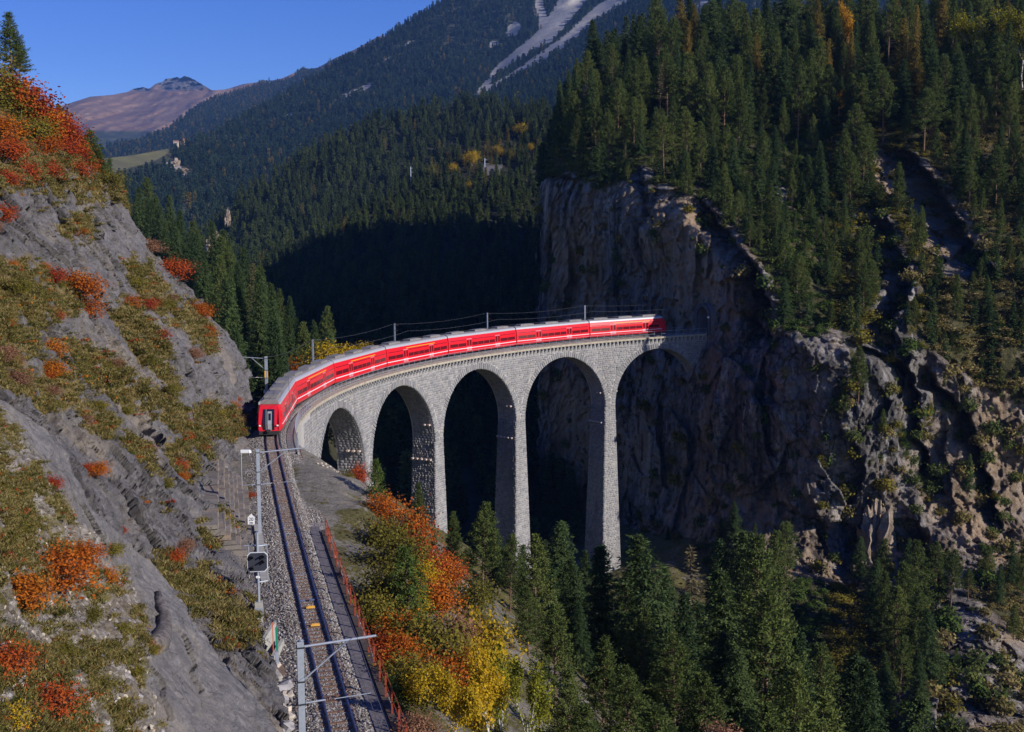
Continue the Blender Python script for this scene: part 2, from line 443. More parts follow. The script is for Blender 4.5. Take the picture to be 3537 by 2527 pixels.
def A_n(X, Z, Y, px, py):
    d = A_noise(X, Z, Y)
    # ledges that break the wall: overhang lines running down to the right
    for pl, w, h in (([(-20, 470), (60, 500), (200, 640), (300, 720), (380, 790)], 26, 1.6), ([(130, 470), (210, 560), (330, 720), (420, 830)], 22, 1.2), ([(-20, 610), (110, 720), (250, 850)], 24, 1.3),
                     ([(230, 960), (330, 1060), (440, 1190)], 20, 1.2), ([(300, 1010), (330, 1120), (345, 1230)], 16, 1.5), ([(120, 720), (250, 790), (310, 800)], 18, 1.1), ([(470, 870), (520, 1000), (548, 1060)], 16, 1.1)):
        p = np.array(pl, float); m = (px > p[0, 0]) & (px < p[-1, 0]); dy = py - np.interp(px, p[:, 0], p[:, 1]) - 8*perlin(np.stack([px/40, py*0, py*0+3], -1))
        d = d + m*h*np.where(dy > 0, np.exp(-dy/w), 0)
    return d
slope_o, slope_P, slope_v, slope_px, slope_py = depth_sheet('cliff_slope', M_SLOPE, (118, 1800, 460), 400, -420, A_xb, A_depth, A_n, A_veg)
tag(slope_o, kind='structure')

B_CTRL = [(-300, 850, 34), (0, 885, 40), (100, 945, 41.5), (185, 1075, 41.5), (330, 1240, 46.5), (480, 1440, 45), (560, 1530, 44.5), (615, 1620, 42.3), (0, 1100, 33.5), (150, 1250, 36), (300, 1400, 37.5), (0, 1300, 29),
          (0, 1600, 24), (200, 1600, 29), (400, 1600, 35), (550, 1620, 39.5), (400, 1450, 40), (-300, 1300, 25), (-300, 1700, 20), (200, 1800, 26), (640, 1800, 37.5), (250, 1180, 42)]
B_depth = depth_fn(B_CTRL)
B_xb = ycurve([(-200, 850), (0, 884), (100, 947), (152, 1010), (185, 1075), (212, 1130), (272, 1188), (332, 1242), (402, 1332), (480, 1440), (560, 1532), (614, 1622), (655, 1720), (690, 1800)])
def B_scree(px, py):
    lim = np.interp(py, [850, 950, 1080, 1180, 1300, 1420, 1500, 1624, 1800], [-40, 40, 120, 200, 300, 330, 320, 370, 430])
    return 1 - smooth(-26, 30, px - lim - 26*perlin(np.stack([px/45, py/45, px*0], -1)))
def B_veg(px, py):
    return B_scree(px, py)*(.52 + .6*fbm(np.stack([px/75, py/75, px*0], -1), 4, .6)) + .25*ellipses(px, py, [(60, 1040, 130, 80, 30), (40, 1180, 120, 90, 40)]) - .08
def B_n(X, Z, Y, px, py):
    s = B_scree(px, py)
    e = .6*X - .8*Z; g = .8*X + .6*Z
    slab = .5*fbm(np.stack([X/5, Y/5, Z/5], -1), 4, .6) + .35*cells(np.stack([e/5, Y/4, g/2.6], -1) + .4*fbm(np.stack([X/3, Y/3, Z/3], -1), 2)[..., None]) + .1*cells(np.stack([e/1.1, Y/1, g/.7], -1)) + .07*fbm(np.stack([e/1.6, Y/.8, g/.5], -1), 4)
    rub = .5*fbm(np.stack([X/2.5, Y/2.5, Z/2.5], -1), 4, .6) + .22*cells(np.stack([X/.5, Y/.5, Z/.5], -1)) + .1*cells(np.stack([X/.2, Y/.2, Z/.2], -1))
    d = slab*(1-s) + rub*s - .3*s
    # long crack and step in the slab
    p = np.array([(395, 1290), (430, 1390), (450, 1480), (520, 1624)], float)
    dx = px - np.interp(py, p[:, 1], p[:, 0]) - 10*perlin(np.stack([py/30, py*0, py*0], -1)); m = smooth(1280, 1310, py)
    return d + m*.5*np.where(dx > 0, np.exp(-dx/40), 0)
spur_o, spur_P, spur_v, spur_px, spur_py = depth_sheet('rock_spur', M_SLAB, (842, 1800, 360), 330, -420, B_xb, B_depth, B_n, B_veg, rub=B_scree)
tag(spur_o, kind='structure')
def slope_at(px, py):
    """a point on the cliff or, in front of it, on the spur"""
    px = float(px); py = float(py)
    g, gx_, gy_ = (spur_P, spur_px, spur_py) if py > 850 and px < float(B_xb(py)) - 2 else (slope_P, slope_px, slope_py)
    i = np.unravel_index(np.argmin((gx_-px)**2 + (gy_-py)**2), gx_.shape); return g[i].copy()
    if py > 850 and px < float(B_xb(py)) - 2:
        Y = float(B_depth(px, py)); d = 0
        p = at(px, py, Y)
        d = float(B_n(*[np.array([q]) for q in (p[0], p[2], p[1], px, py)])[0])
    else:
        Y = float(A_depth(px, py)); p = at(px, py, Y)
        d = float(A_n(*[np.array([q]) for q in (p[0], p[2], p[1], px, py)])[0])
    return at(px, py, Y + d)

# ---- ground below the railway: the gorge slope --------------------------------------
g_pts = []
def gp(s, off, z): q = trk(s, off); g_pts.append((q[0], q[1], z))
for s, L in ((-105, [(0, -2.7), (3, -3), (8, -6), (20, -14), (50, -28), (90, -36)]), (-80, [(-6, -2.2), (0, -2.2), (2.6, -2.5), (6, -4.5), (20, -13), (40, -25), (80, -34)]),
             (-60, [(-6, -1.8), (0, -1.8), (2.6, -2.2), (6, -4.2), (12, -8.5), (20, -14), (40, -26), (80, -36)]), (-40, [(-5, -1.5), (0, -1.4), (2.6, -1.6), (6, -3.0), (9, -5.2), (15, -10), (35, -24), (70, -36)]),
             (-25, [(-5, -1.2), (0, -1.1), (3, -1.0), (6, -1.4), (8.6, -3.2), (13, -7.5), (20, -13), (40, -28)]), (-12, [(-5, -.9), (0, -.8), (3, -.6), (6.4, -1.1), (9, -3.5), (14, -9), (24, -18)]),
             (0, [(-5, -.8), (0, -.6), (3, -.45), (4.6, -1.2), (8, -5.2), (14, -11), (24, -19)]), (12, [(-5, -.9), (0, -1.0), (2.5, -1.6), (6, -6), (14, -12)]), (30, [(-8, -5), (0, -8), (6, -10), (16, -16)]),
             (52, [(-10, -14), (0, -14), (8, -18), (20, -25)]), (75, [(-10, -30), (0, -30), (10, -32)]), (99, [(-10, -42), (0, -41), (10, -40)]), (122, [(-10, -46), (0, -44), (10, -42)]), (140, [(0, -38)])):
    for o_, z_ in L: gp(s, o_, z_)
g_pts += [(32, 120, -40), (48, 165, -45), (20, 100, -36), (52, 130, -46), (60, 100, -44), (40, 70, -38), (80, 140, -47), (90, 80, -44), (120, 110, -46), (0, 185, -43), (20, 170, -40), (-10, 240, -46), (60, 40, -30), (100, 30, -30)]
_g = np.array(g_pts)
_gt = TPS(_g[:, :2], _g[:, 2], 3e-3, 60.)
def ground_z(x, y): return np.maximum(_gt(x, y), -50)
gx, gy = np.meshgrid(np.linspace(-34, 125, 300), np.linspace(24, 262, 420), indexing='ij')
gz = ground_z(gx, gy)
G3 = np.stack([gx, gy, gz], -1)
# distance from the axis keeps the formation smooth
_ss = np.linspace(-110, 145, 600); _tp = trk(_ss)
def axis_off(x, y):
    x = np.asarray(x, float).ravel(); y = np.asarray(y, float).ravel(); out = np.empty(len(x)); so = np.empty(len(x))
    for a in range(0, len(x), 4000):
        d2 = (x[a:a+4000, None]-_tp[None, :, 0])**2 + (y[a:a+4000, None]-_tp[None, :, 1])**2
        i = d2.argmin(1); th = TA - np.where(_ss[i] > 0, 1/TR, TK0)*_ss[i]
        out[a:a+4000] = (x[a:a+4000]-_tp[i, 0])*np.sin(th) - (y[a:a+4000]-_tp[i, 1])*np.cos(th); so[a:a+4000] = _ss[i]
    return out, so
_off, _so = axis_off(gx, gy); _off = _off.reshape(gx.shape); _so = _so.reshape(gx.shape)
rough = smooth(2.6, 8, _off) + smooth(-3, -8, _off)
gz = gz + rough*(.9*fbm(G3/9, 3) + .35*fbm(G3/2.2, 3)) + .05*fbm(G3/.8, 2)
gveg = .46 + .5*fbm(G3/7, 4) + .3*smooth(-10, -20, gz)
gveg = np.where((_so > -30) & (_so < 14) & (_off > 1.8) & (_off < 6.0), .18 + .35*fbm(G3/3, 3), gveg)
gveg = np.where((_so < -26) & (_off > 3.2) & (_off < 8), .55 + .5*fbm(G3/3, 3), gveg)
me = new_mesh('gorge_slope', np.stack([gx, gy, gz], -1), grid_faces(*gx.shape), [M_GORGE], True); set_attr(me, 'veg', gveg)
tag(obj('gorge_slope', me), kind='structure')

# ---- the great cliff on the right ----------------------------------------------------
D_CTRL = [(1215, 400, 292), (1215, 550, 290), (1220, 700, 288), (1230, 850, 284), (1240, 1050, 280), (1250, 1200, 275), (1300, 400, 272), (1310, 700, 268), (1330, 1000, 262), (1340, 1200, 255),
          (1420, 400, 256), (1440, 600, 249), (1440, 720, 246), (1450, 900, 240), (1450, 1150, 234), (1530, 740, 232.5), (1540, 560, 234), (1560, 460, 240), (1540, 900, 224), (1560, 1150, 218),
          (1650, 560, 220), (1650, 700, 218), (1660, 900, 210), (1660, 1150, 209), (1720, 620, 212), (1740, 800, 204), (1760, 1000, 203), (1760, 1200, 203), (1830, 1050, 200), (1900, 800, 200), (1900, 1000, 197), (1890, 1290, 196),
          (2050, 800, 204), (2030, 1000, 203), (2100, 1150, 197), (2050, 1250, 194), (2200, 900, 204), (2220, 1200, 198), (2273, 1000, 205), (2450, 1200, 200), (2450, 950, 206),
          (1750, 1290, 194), (1850, 1400, 178), (1800, 1550, 158), (2000, 1450, 168), (2000, 1600, 146), (2150, 1400, 166), (2120, 1620, 140), (2273, 1500, 158), (2450, 1650, 142), (1600, 1300, 200), (1500, 1300, 212), (1300, 1300, 238), (1450, 1750, 140), (1900, 1750, 134), (2300, 1750, 128),
          (1240, 330, 300), (1300, 200, 330), (1350, 140, 350), (1500, 350, 270), (1500, 200, 322), (1500, 80, 362), (1650, 450, 247), (1650, 300, 287), (1700, 100, 350), (1850, 500, 240), (1850, 300, 287), (1900, 90, 345),
          (1800, 650, 214), (2000, 600, 220), (2000, 400, 254), (2000, 200, 302), (2050, 60, 352), (2150, 600, 216), (2200, 400, 249), (2250, 200, 297), (2450, 600, 212), (2450, 100, 332), (2450, 30, 360), (1850, 30, 370), (1300, 120, 345)]
D_depth = depth_fn(D_CTRL)
D_top = curve([(1190, 430), (1213, 395), (1230, 330), (1260, 250), (1320, 170), (1400, 128), (1500, 108), (1700, 88), (1900, 78), (2273, 62), (2480, 50)])
D_RIBS = [([(1560, 440), (1620, 520), (1690, 600), (1715, 690), (1722, 770)], 11, 70), ([(1950, 470), (1978, 520), (2020, 600), (2025, 640), (1992, 700), (1985, 780)], 11, 90), ([(2015, 330), (2080, 400), (2120, 470), (2180, 560), (2215, 610)], 16, 130),
          ([(1895, 760), (2000, 800), (2040, 850), (2042, 960), (2075, 1050), (2100, 1090)], 8, 60), ([(2060, 820), (2150, 920), (2180, 1000), (2200, 1080), (2228, 1170)], 8, 50), ([(1690, 690), (1700, 800), (1730, 900)], 5, 60),
          ([(1415, 360), (1440, 430), (1445, 500)], 5, 36), ([(1215, 380), (1290, 400), (1300, 460), (1290, 700)], 5, 60), ([(1215, 380), (1218, 700), (1222, 760), (1140, 640)], 0, 1), ([(2060, 1180), (2085, 1250), (2100, 1330)], 5, 60),
          ([(1960, 460), (1985, 430), (1990, 520)], 5, 40)]
def D_feat(px, py):
    d = np.zeros(px.shape)
    for pl, h, w in D_RIBS:
        p = np.array(pl, float); o = np.argsort(p[:, 1]); p = p[o]
        wob = 15*perlin(np.stack([py/30, px*0+h, py*0], -1)) + 7*perlin(np.stack([py/10, px*0+h, py*0], -1))
        dx = px - np.interp(py, p[:, 1], p[:, 0]) - wob
        m = smooth(p[0, 1]-15, p[0, 1]+25, py)*(1 - smooth(p[-1, 1]-25, p[-1, 1]+15, py))
        d += m*h*np.where(dx < 0, np.clip(1 + dx/w, 0, 1)*smooth(0, -5, dx), -.12*np.exp(-dx/28)*(1 + 1.5*perlin(np.stack([py/16, px*0, px*0+h], -1))))
    return d
def D_rockness(px, py):
    """1 on the bare cliff, 0 on wooded ground"""
    edge = np.interp(px, [1190, 1215, 1300, 1380, 1440, 1500, 1560, 1620, 1690, 1715, 1760, 1860, 1960, 2040, 2110, 2170, 2273, 2480], [380, 390, 400, 420, 400, 430, 455, 520, 600, 700, 740, 735, 720, 760, 800, 860, 890, 890])
    r = smooth(-18, 22, py - edge + 22*perlin(np.stack([px/40, py/40, px*0], -1)))
    low = np.interp(px, [1190, 1400, 1600, 1740, 1890, 2040, 2100, 2230, 2300, 2480], [1240, 1200, 1190, 1270, 1295, 1290, 1330, 1260, 1150, 1100])
    r = r*(1 - smooth(-10, 25, py-low))
    r = np.maximum(r, ellipses(px, py, [(2090, 450, 110, 34, 52), (2000, 400, 60, 50, 20), (1985, 600, 50, 26, 60), (2170, 560, 50, 22, 55), (2110, 560, 70, 50, 50), (2150, 1400, 110, 70, 30), (2100, 1560, 90, 120, 60), (2240, 1520, 80, 100, 30), (1730, 430, 22, 26, 50), (1425, 395, 30, 30, 0)]))
    for pl, h, w in D_RIBS:
        if h < 6: continue
        p = np.array(pl, float); p = p[np.argsort(p[:, 1])]
        dx = px - np.interp(py, p[:, 1], p[:, 0]); m = smooth(p[0, 1]-15, p[0, 1]+25, py)*(1 - smooth(p[-1, 1]-25, p[-1, 1]+15, py))
        r = np.maximum(r, m*smooth(-.9*w, -.6*w, dx)*(1 - smooth(8, 26, dx + 10*perlin(np.stack([py/18, px/30, px*0], -1)))))
    return r
def D_veg(px, py):
    r = D_rockness(px, py)
    bare = ellipses(px, py, [(2150, 1400, 100, 60, 30), (2090, 1560, 90, 120, 60), (2240, 1520, 80, 100, 30)])
    v = (1-r)*.72 + r*(.12 + .4*fbm(np.stack([px/60, py/45, px*0], -1), 4))
    shelf = 0
    return np.clip(v + shelf - .5*bare, 0, 1)
def D_noise(P, px, py):
    r = D_rockness(px, py)
    X, Y, Z = P[..., 0], P[..., 1], P[..., 2]
    f = np.stack([X/11, Y/11, Z/40], -1)
    d = r*(2.2*fbm(f, 3, .5) + 2.6*cells(np.stack([X/8, Y/8, Z/14], -1) + .2*fbm(P/9, 2)[..., None]) + .8*cells(np.stack([X/3, Y/3, Z/4.2], -1) + 3) + .45*cells(np.stack([X/1.2, Y/1.2, Z/1.5], -1) + 7) + .35*fbm(P/1.6, 4, .6))
    d += (1-r)*(2.2*fbm(P/16, 4) + .6*fbm(P/3, 3))
    return d + D_feat(px, py)
nx, ny = 470, 640
tx = np.linspace(1196, 2480, nx); ty = np.linspace(0, 1, ny)
Dpx = np.repeat(tx[:, None], ny, 1); Dpy = D_top(tx)[:, None] + (1760 - D_top(tx))[:, None]*ty[None]
# left edge of the massif is uneven
Dpx = Dpx + np.exp(-(Dpx-1196)/18)*(16*fbm(np.stack([Dpy/60, Dpy*0, Dpy*0], -1), 4) - 30*smooth(950, 1000, Dpy)*0)
DY = D_depth(Dpx, Dpy); P0 = at(Dpx, Dpy, DY); DYn = DY + D_noise(P0, Dpx, Dpy)
D_P = at(Dpx, Dpy, DYn); Dv = D_veg(Dpx, Dpy)
back = []
for k, Yb in enumerate((12, 40, 80, 140, 210, 290, 380)):           # the wooded shoulder goes on behind the skyline, raised to shade the hill
    q = at(Dpx[:, 0], Dpy[:, 0] + 3 + 3*k, DYn[:, 0] + Yb); q[:, 2] += 3*fbm(q/40, 3) + 5*smooth(10, 150, Yb); back.append(q)
side = []
for k in range(1, 6):                                                # and its far face turns away to the left
    side.append(at(Dpx[0] + 3*k*k, Dpy[0], DYn[0] + 5*k + 4*k*k))
Dfull = np.concatenate([np.stack(back[::-1], 1), D_P], 1); vfull = np.concatenate([np.repeat(Dv[:, :1], 7, 1), Dv], 1)
sd = [np.concatenate([np.repeat(s_[:1], 7, 0) + (Dfull[0, :7]-Dfull[0, 7]), s_], 0) for s_ in side]
Dfull = np.concatenate([np.stack(sd[::-1], 0), Dfull], 0); vfull = np.concatenate([np.repeat(vfull[:1], 5, 0), vfull], 0)
sk = Dfull[:, :1].copy(); sk[..., 2] = -114; Dfull = np.concatenate([sk, Dfull], 1); vfull = np.concatenate([vfull[:, :1], vfull], 1)      # unseen skirt added to stop sun passing under the shoulder
sk = Dfull[-1:].copy(); sk[..., 2] = -114; sk[..., 0] += 30; Dfull = np.concatenate([Dfull, sk], 0); vfull = np.concatenate([vfull, vfull[-1:]], 0)  # right edge skirt, likewise added to block the sun
F = grid_faces(*Dfull.shape[:2])
# the tunnel mouth is left open
cen = Dfull.reshape(-1, 3)[F].mean(1)
mouth = trk(np.linspace(136, 175, 40)); 
dm = np.sqrt(((cen[:, None, :2]-mouth[None, :, :2])**2).sum(-1)); im = dm.argmin(1); dz = cen[:, 2]-mouth[im, 2]
hole = (dm.min(1) < 2.3) & (dz > -.9) & (dz < 5.2)
me = new_mesh('great_cliff', Dfull, F[~hole], [M_CLIFF], False); set_attr(me, 'veg', vfull)
bare_ = ellipses(Dpx, Dpy, [(2140, 1385, 90, 50, 30), (2090, 1560, 80, 110, 60), (2240, 1520, 80, 100, 30), (1730, 430, 20, 22, 50)]); bare_ = np.concatenate([np.repeat(bare_[:, :1], 8, 1), bare_], 1); set_attr(me, 'rub', np.concatenate([np.repeat(bare_[:1], 5, 0), bare_, bare_[-1:]], 0))
tag(obj('great_cliff', me), kind='structure')

# ---- wooded hill behind the viaduct ---------------------------------------------------
E_CTRL = [(430, 520, 1010), (560, 420, 1040), (700, 330, 1080), (830, 270, 1110), (960, 240, 1120), (1080, 235, 1100), (1200, 250, 1080), (1400, 260, 1060), (420, 600, 860), (560, 560, 860), (700, 500, 900), (900, 430, 960), (1100, 400, 960), (1300, 420, 940),
          (500, 640, 720), (650, 650, 700), (800, 620, 740), (1000, 600, 760), (1200, 600, 760), (600, 740, 520), (800, 740, 540), (1000, 740, 560), (1200, 740, 560), (700, 850, 400), (900, 850, 410), (1200, 850, 430), (1400, 850, 430), (700, 1000, 310), (1000, 1000, 320), (1300, 1000, 330), (700, 1300, 232), (1000, 1300, 236), (1400, 1300, 250), (300, 640, 780), (300, 800, 520), (300, 1000, 330), (300, 1300, 240), (1500, 600, 760)]
E_depth = depth_fn(E_CTRL)
E_top = curve([(200, 690), (330, 600), (400, 565), (470, 520), (520, 455), (600, 400), (700, 335), (830, 272), (960, 240), (1080, 232), (1200, 250), (1560, 262)])
def hill(name, mat_, x0, x1, top, bot, nx_, ny_, depth, amp, sc_, back_):
    tx = np.linspace(x0, x1, nx_); ty = np.linspace(0, 1, ny_)
    px = np.repeat(tx[:, None], ny_, 1); t0 = top(tx)
    py = t0[:, None] + (bot - t0)[:, None]*ty[None]
    Y = depth(px, py); P = at(px, py, Y); Y = Y + amp*fbm(P/sc_, 4)
    P = at(px, py, Y)
    bk = [at(px[:, 0], py[:, 0] + 4 + 6*k*k, Y[:, 0]*(1 + b)) for k, b in enumerate(back_)]
    V = np.concatenate([np.stack(bk[::-1], 1), P], 1)
    me = new_mesh(name, V, grid_faces(*V.shape[:2]), [mat_], True); o = obj(name, me); tag(o, kind='structure')
    return o, P, px, py
hill_o, E_P, E_px, E_py = hill('wooded_hill', M_FLOOR, 200, 1560, E_top, 1340, 150, 150, E_depth, 16, 90, (.06, .16, .3))

# ---- wooded bank on the left, behind the cliff corner ----------------------------------
H_CTRL = [(150, 420, 400), (250, 440, 360), (300, 500, 330), (360, 600, 290), (420, 660, 262), (480, 720, 240), (560, 800, 205), (620, 880, 182), (700, 880, 184), (780, 880, 190), (860, 900, 205), (520, 640, 300), (450, 560, 345), (620, 720, 260), (700, 780, 232), (760, 830, 212), (600, 1000, 158), (760, 1000, 172), (860, 1000, 182), (150, 700, 300), (300, 900, 200)]
H_depth = depth_fn(H_CTRL)
H_top = curve([(150, 470), (260, 480), (300, 520), (360, 570), (420, 620), (480, 670), (540, 720), (600, 760), (660, 800), (720, 820), (745, 835), (770, 900), (790, 1058)])
bank_o, H_P, H_px, H_py = hill('wooded_bank', M_FLOOR, 150, 790, H_top, 1060, 90, 70, H_depth, 3, 20, (.05, .12, .25))

# ---- the big mountain, the ridge behind it, the far mountain ---------------------------
def mount_mat(name, scree=True):
    t = NT(name); co = t.co()
    g = t.ramp(t.noise(.012, 7, .65, co), [(.3, (.03, .036, .02)), (.6, (.055, .055, .028)), (.8, (.1, .08, .04))])
    s = t.ramp(t.noise(.03, 8, .7, co), [(.3, (.25, .23, .21)), (.7, (.38, .355, .325))])
    c = t.mix(t.ramp(t.math('ADD', t.attr('scree'), t.math('MULTIPLY', t.math('SUBTRACT', t.noise(.05, 5, .7, co), .5), .7)), [(.42, (0, 0, 0)), (.56, (1, 1, 1))]), g, s)
    m = t.ramp(t.noise(.02, 5, .6, co), [(.3, (.11, .105, .045)), (.7, (.15, .135, .065))])
    c = t.mix(t.ramp(t.attr('meadow'), [(.4, (0, 0, 0)), (.6, (1, 1, 1))]), c, m)
    b = t.ramp(t.noise(.006, 8, .7, co), [(.3, (.11, .065, .05)), (.55, (.2, .125, .085)), (.8, (.3, .22, .14))])
    c = t.mix(t.ramp(t.attr('heath'), [(.3, (0, 0, 0)), (.7, (1, 1, 1))]), c, b)
    k = t.ramp(t.noise(.02, 8, .75, co), [(.3, (.06, .056, .056)), (.7, (.17, .158, .15))])
    c = t.mix(t.ramp(t.attr('crag'), [(.35, (0, 0, 0)), (.6, (1, 1, 1))]), c, k)
    t.color(c); t.bump(t.noise(.02, 8, .7, co), .8, 6.0)
    return t.m
M_MOUNT = mount_mat('mountain_ground')
def band(px, py, pl, w0, w1):
    p = np.array(pl, float); d = np.full(px.shape, 9e9); wd = np.zeros(px.shape); L = len(p)-1
    for i in range(L):
        a, b = p[i], p[i+1]; ab = b-a; t = np.clip(((px-a[0])*ab[0] + (py-a[1])*ab[1])/(ab@ab), 0, 1)
        q = np.hypot(px-a[0]-t*ab[0], py-a[1]-t*ab[1]); w = w0 + (w1-w0)*(i+t)/L; r = q/w
        d = np.minimum(d, r)
    return 1 - smooth(.6, 1.3, d)
def F_scree(px, py):
    s = np.maximum(band(px, py, [(1400, -20), (1330, 25), (1240, 100), (1150, 160), (1045, 216)], 17, 5), band(px, py, [(1290, -30), (1255, 20), (1215, 75), (1165, 110), (1110, 150), (1060, 205)], 30, 4))
    s = np.maximum(s, band(px, py, [(1195, -10), (1200, 40), (1215, 75)], 9, 16))
    s = np.maximum(s, .75*ellipses(px, py, [(1140, 65, 22, 16, -50), (1095, 98, 16, 8, -20), (905, 97, 20, 4, -30), (795, 200, 40, 7, -25), (760, 215, 24, 6, -25), (860, 130, 14, 4, -20), (640, 255, 14, 4, -30), (1560, 5, 20, 8, -40)]))
    return s
F_CTRL = [(-60, 440, 1350), (-60, 640, 1050), (240, 420, 1500), (330, 400, 1650), (420, 340, 2050), (560, 280, 2500), (700, 200, 2900), (830, 110, 3150), (960, 10, 3300), (1100, -60, 3400), (420, 450, 1500), (560, 400, 1800), (700, 320, 2150), (900, 220, 2450), (1100, 160, 2600), (1300, 60, 2750), (1500, -40, 2900), (330, 520, 1300), (500, 560, 1250), (700, 450, 1500), (900, 330, 1750), (1100, 260, 1900), (1300, 200, 2000), (1600, 60, 2300), (1900, 20, 2500), (2300, 0, 2700), (1600, 300, 1750), (2300, 300, 1900), (200, 560, 1150), (1000, 500, 1350), (1600, -120, 3300), (2300, -150, 3500)]
F_depth = depth_fn(F_CTRL)
F_top = curve([(-60, 420), (150, 380), (225, 352), (300, 343), (370, 330), (420, 318), (470, 300), (520, 270), (600, 228), (700, 168), (770, 128), (830, 98), (900, 52), (960, 14), (1000, -4), (1100, -60), (1200, -100), (1500, -200), (2400, -250)])
tx = np.linspace(-60, 2400, 350); ty = np.linspace(0, 1, 170)
F_px = np.repeat(tx[:, None], 170, 1); F_py = F_top(tx)[:, None] + (640 - F_top(tx))[:, None]*ty[None]
FY = F_depth(F_px, F_py); P0 = at(F_px, F_py, FY); FY = FY + 55*fbm(P0/420, 5, .5) - 34*np.maximum(0, ridged(np.stack([P0[..., 0]/260, P0[..., 1]/260, P0[..., 2]/900], -1), 3)); F_P = at(F_px, F_py, FY)
meadow = ellipses(F_px, F_py, [(300, 348, 84, 22, -13), (250, 360, 46, 24, 0)])
bk = [at(F_px[:, 0], F_py[:, 0] + 4 + 6*k, FY[:, 0]*(1+b)) for k, b in enumerate((.04, .12, .25))]
V = np.concatenate([np.stack(bk[::-1], 1), F_P], 1)
pad = lambda a: np.concatenate([np.repeat(a[:, :1], 3, 1), a], 1)
me = new_mesh('mountain', V, grid_faces(*V.shape[:2]), [M_MOUNT], True)
scree = F_scree(F_px, F_py)
F_crag = .8*ellipses(F_px, F_py, [(388, 374, 26, 14, 35), (412, 385, 16, 10, 35)])
set_attr(me, 'scree', pad(np.maximum(scree, F_crag))); set_attr(me, 'meadow', pad(meadow)); set_attr(me, 'heath', pad(scree*0)); set_attr(me, 'crag', pad(scree*0))
tag(obj('mountain', me), kind='structure')

def far_ridge(name, top, bot, x0, x1, depth, nxy, heath, crag, rough_):
    tx = np.linspace(x0, x1, nxy[0]); ty = np.linspace(0, 1, nxy[1])
    px = np.repeat(tx[:, None], nxy[1], 1); t0 = top(tx) + (1.6*np.abs(fbm(np.stack([tx/9, tx*0, tx*0+4], -1), 4, .65)))*np.clip(crag(tx, top(tx)+6)*1.5, .12, 1)*2.2; py = t0[:, None] + (bot-t0)[:, None]*ty[None]
    Y = depth(px, py); P = at(px, py, Y); cr = crag(px, py)
    Y = Y + cr*rough_*2.2*ridged(np.stack([P[..., 0]/150, P[..., 1]/300, P[..., 2]/260], -1), 4, .6) + rough_*fbm(P/900, 6, .55) - rough_*.8*np.maximum(0, ridged(np.stack([P[..., 0]/300 + .15*fbm(P/400, 2), P[..., 1]*0, P[..., 2]/3800], -1), 5, .6)) + cr*rough_*.9*fbm(P/170, 4, .6)
    P = at(px, py, Y)
    bk = [at(px[:, 0], py[:, 0] + 3 + 5*k, Y[:, 0]*(1+b)) for k, b in enumerate((.03, .1))]
    V = np.concatenate([np.stack(bk[::-1], 1), P], 1); p2 = lambda a: np.concatenate([np.repeat(a[:, :1], 2, 1), a], 1)
    me = new_mesh(name, V, grid_faces(*V.shape[:2]), [M_MOUNT], True)
    set_attr(me, 'scree', p2(px*0)); set_attr(me, 'meadow', p2(px*0)); set_attr(me, 'heath', p2(heath(px, py))); set_attr(me, 'crag', p2(cr))
    tag(obj(name, me), kind='structure'); return P, px, py
J_top = curve([(-120, 350), (200, 330), (300, 318), (370, 292), (420, 252), (480, 216), (520, 200), (562, 186), (585, 176), (600, 181), (630, 172), (655, 160), (672, 148), (688, 152), (705, 150), (740, 130), (790, 108), (840, 80), (1000, 60)])
J_depth = depth_fn([(-100, 360, 3300), (200, 340, 3600), (370, 292, 4200), (480, 216, 4900), (600, 180, 5400), (700, 145, 5400), (790, 108, 5200), (1000, 60, 5200), (400, 330, 3600), (600, 260, 4300), (800, 200, 4400), (1000, 200, 4200), (500, 300, 3700)])
J_P, J_px, J_py = far_ridge('far_ridge', J_top, 420, -120, 1000, J_depth, (160, 60), lambda x, y: np.maximum(smooth(26, 4, y - J_top(x))*smooth(690, 730, x), smooth(12, 3, y-J_top(x))*smooth(470, 500, x)), lambda x, y: ellipses(x, y, [(678, 158, 24, 10, -10), (590, 178, 18, 5, 0)]), 90)
K_top = curve([(-260, 285), (60, 250), (120, 240), (150, 230), (200, 214), (250, 210), (285, 203), (300, 194), (320, 192), (332, 196), (345, 186), (360, 179), (370, 173), (385, 172), (392, 169), (400, 173), (410, 167), (420, 170), (432, 176), (450, 187), (470, 200), (500, 198), (540, 186), (600, 178), (700, 175)])
K_depth = depth_fn([(-260, 285, 6200), (-200, 390, 4600), (60, 250, 6600), (200, 214, 7000), (400, 170, 7700), (600, 178, 7600), (100, 330, 5200), (300, 280, 6200), (500, 260, 6500), (300, 320, 5400), (600, 300, 6000)])
far_ridge('far_mountain', K_top, 400, -260, 700, K_depth, (220, 90), lambda x, y: smooth(300, 280, y), lambda x, y: ellipses(x, y, [(405, 184, 62, 16, 3), (312, 197, 22, 6, 0), (580, 180, 26, 4, 0), (380, 195, 30, 6, 0)]), 130)
fl = MB(); fl.add([(-4600, 262, -118), (4600, 262, -118), (4600, 9000, -118), (-4600, 9000, -118), (-4600, -260, -118), (4600, -260, -118)], [(0, 1, 2, 3), (4, 5, 1, 0)])
tag(fl.build('valley_ground', M_FLOOR), kind='structure')

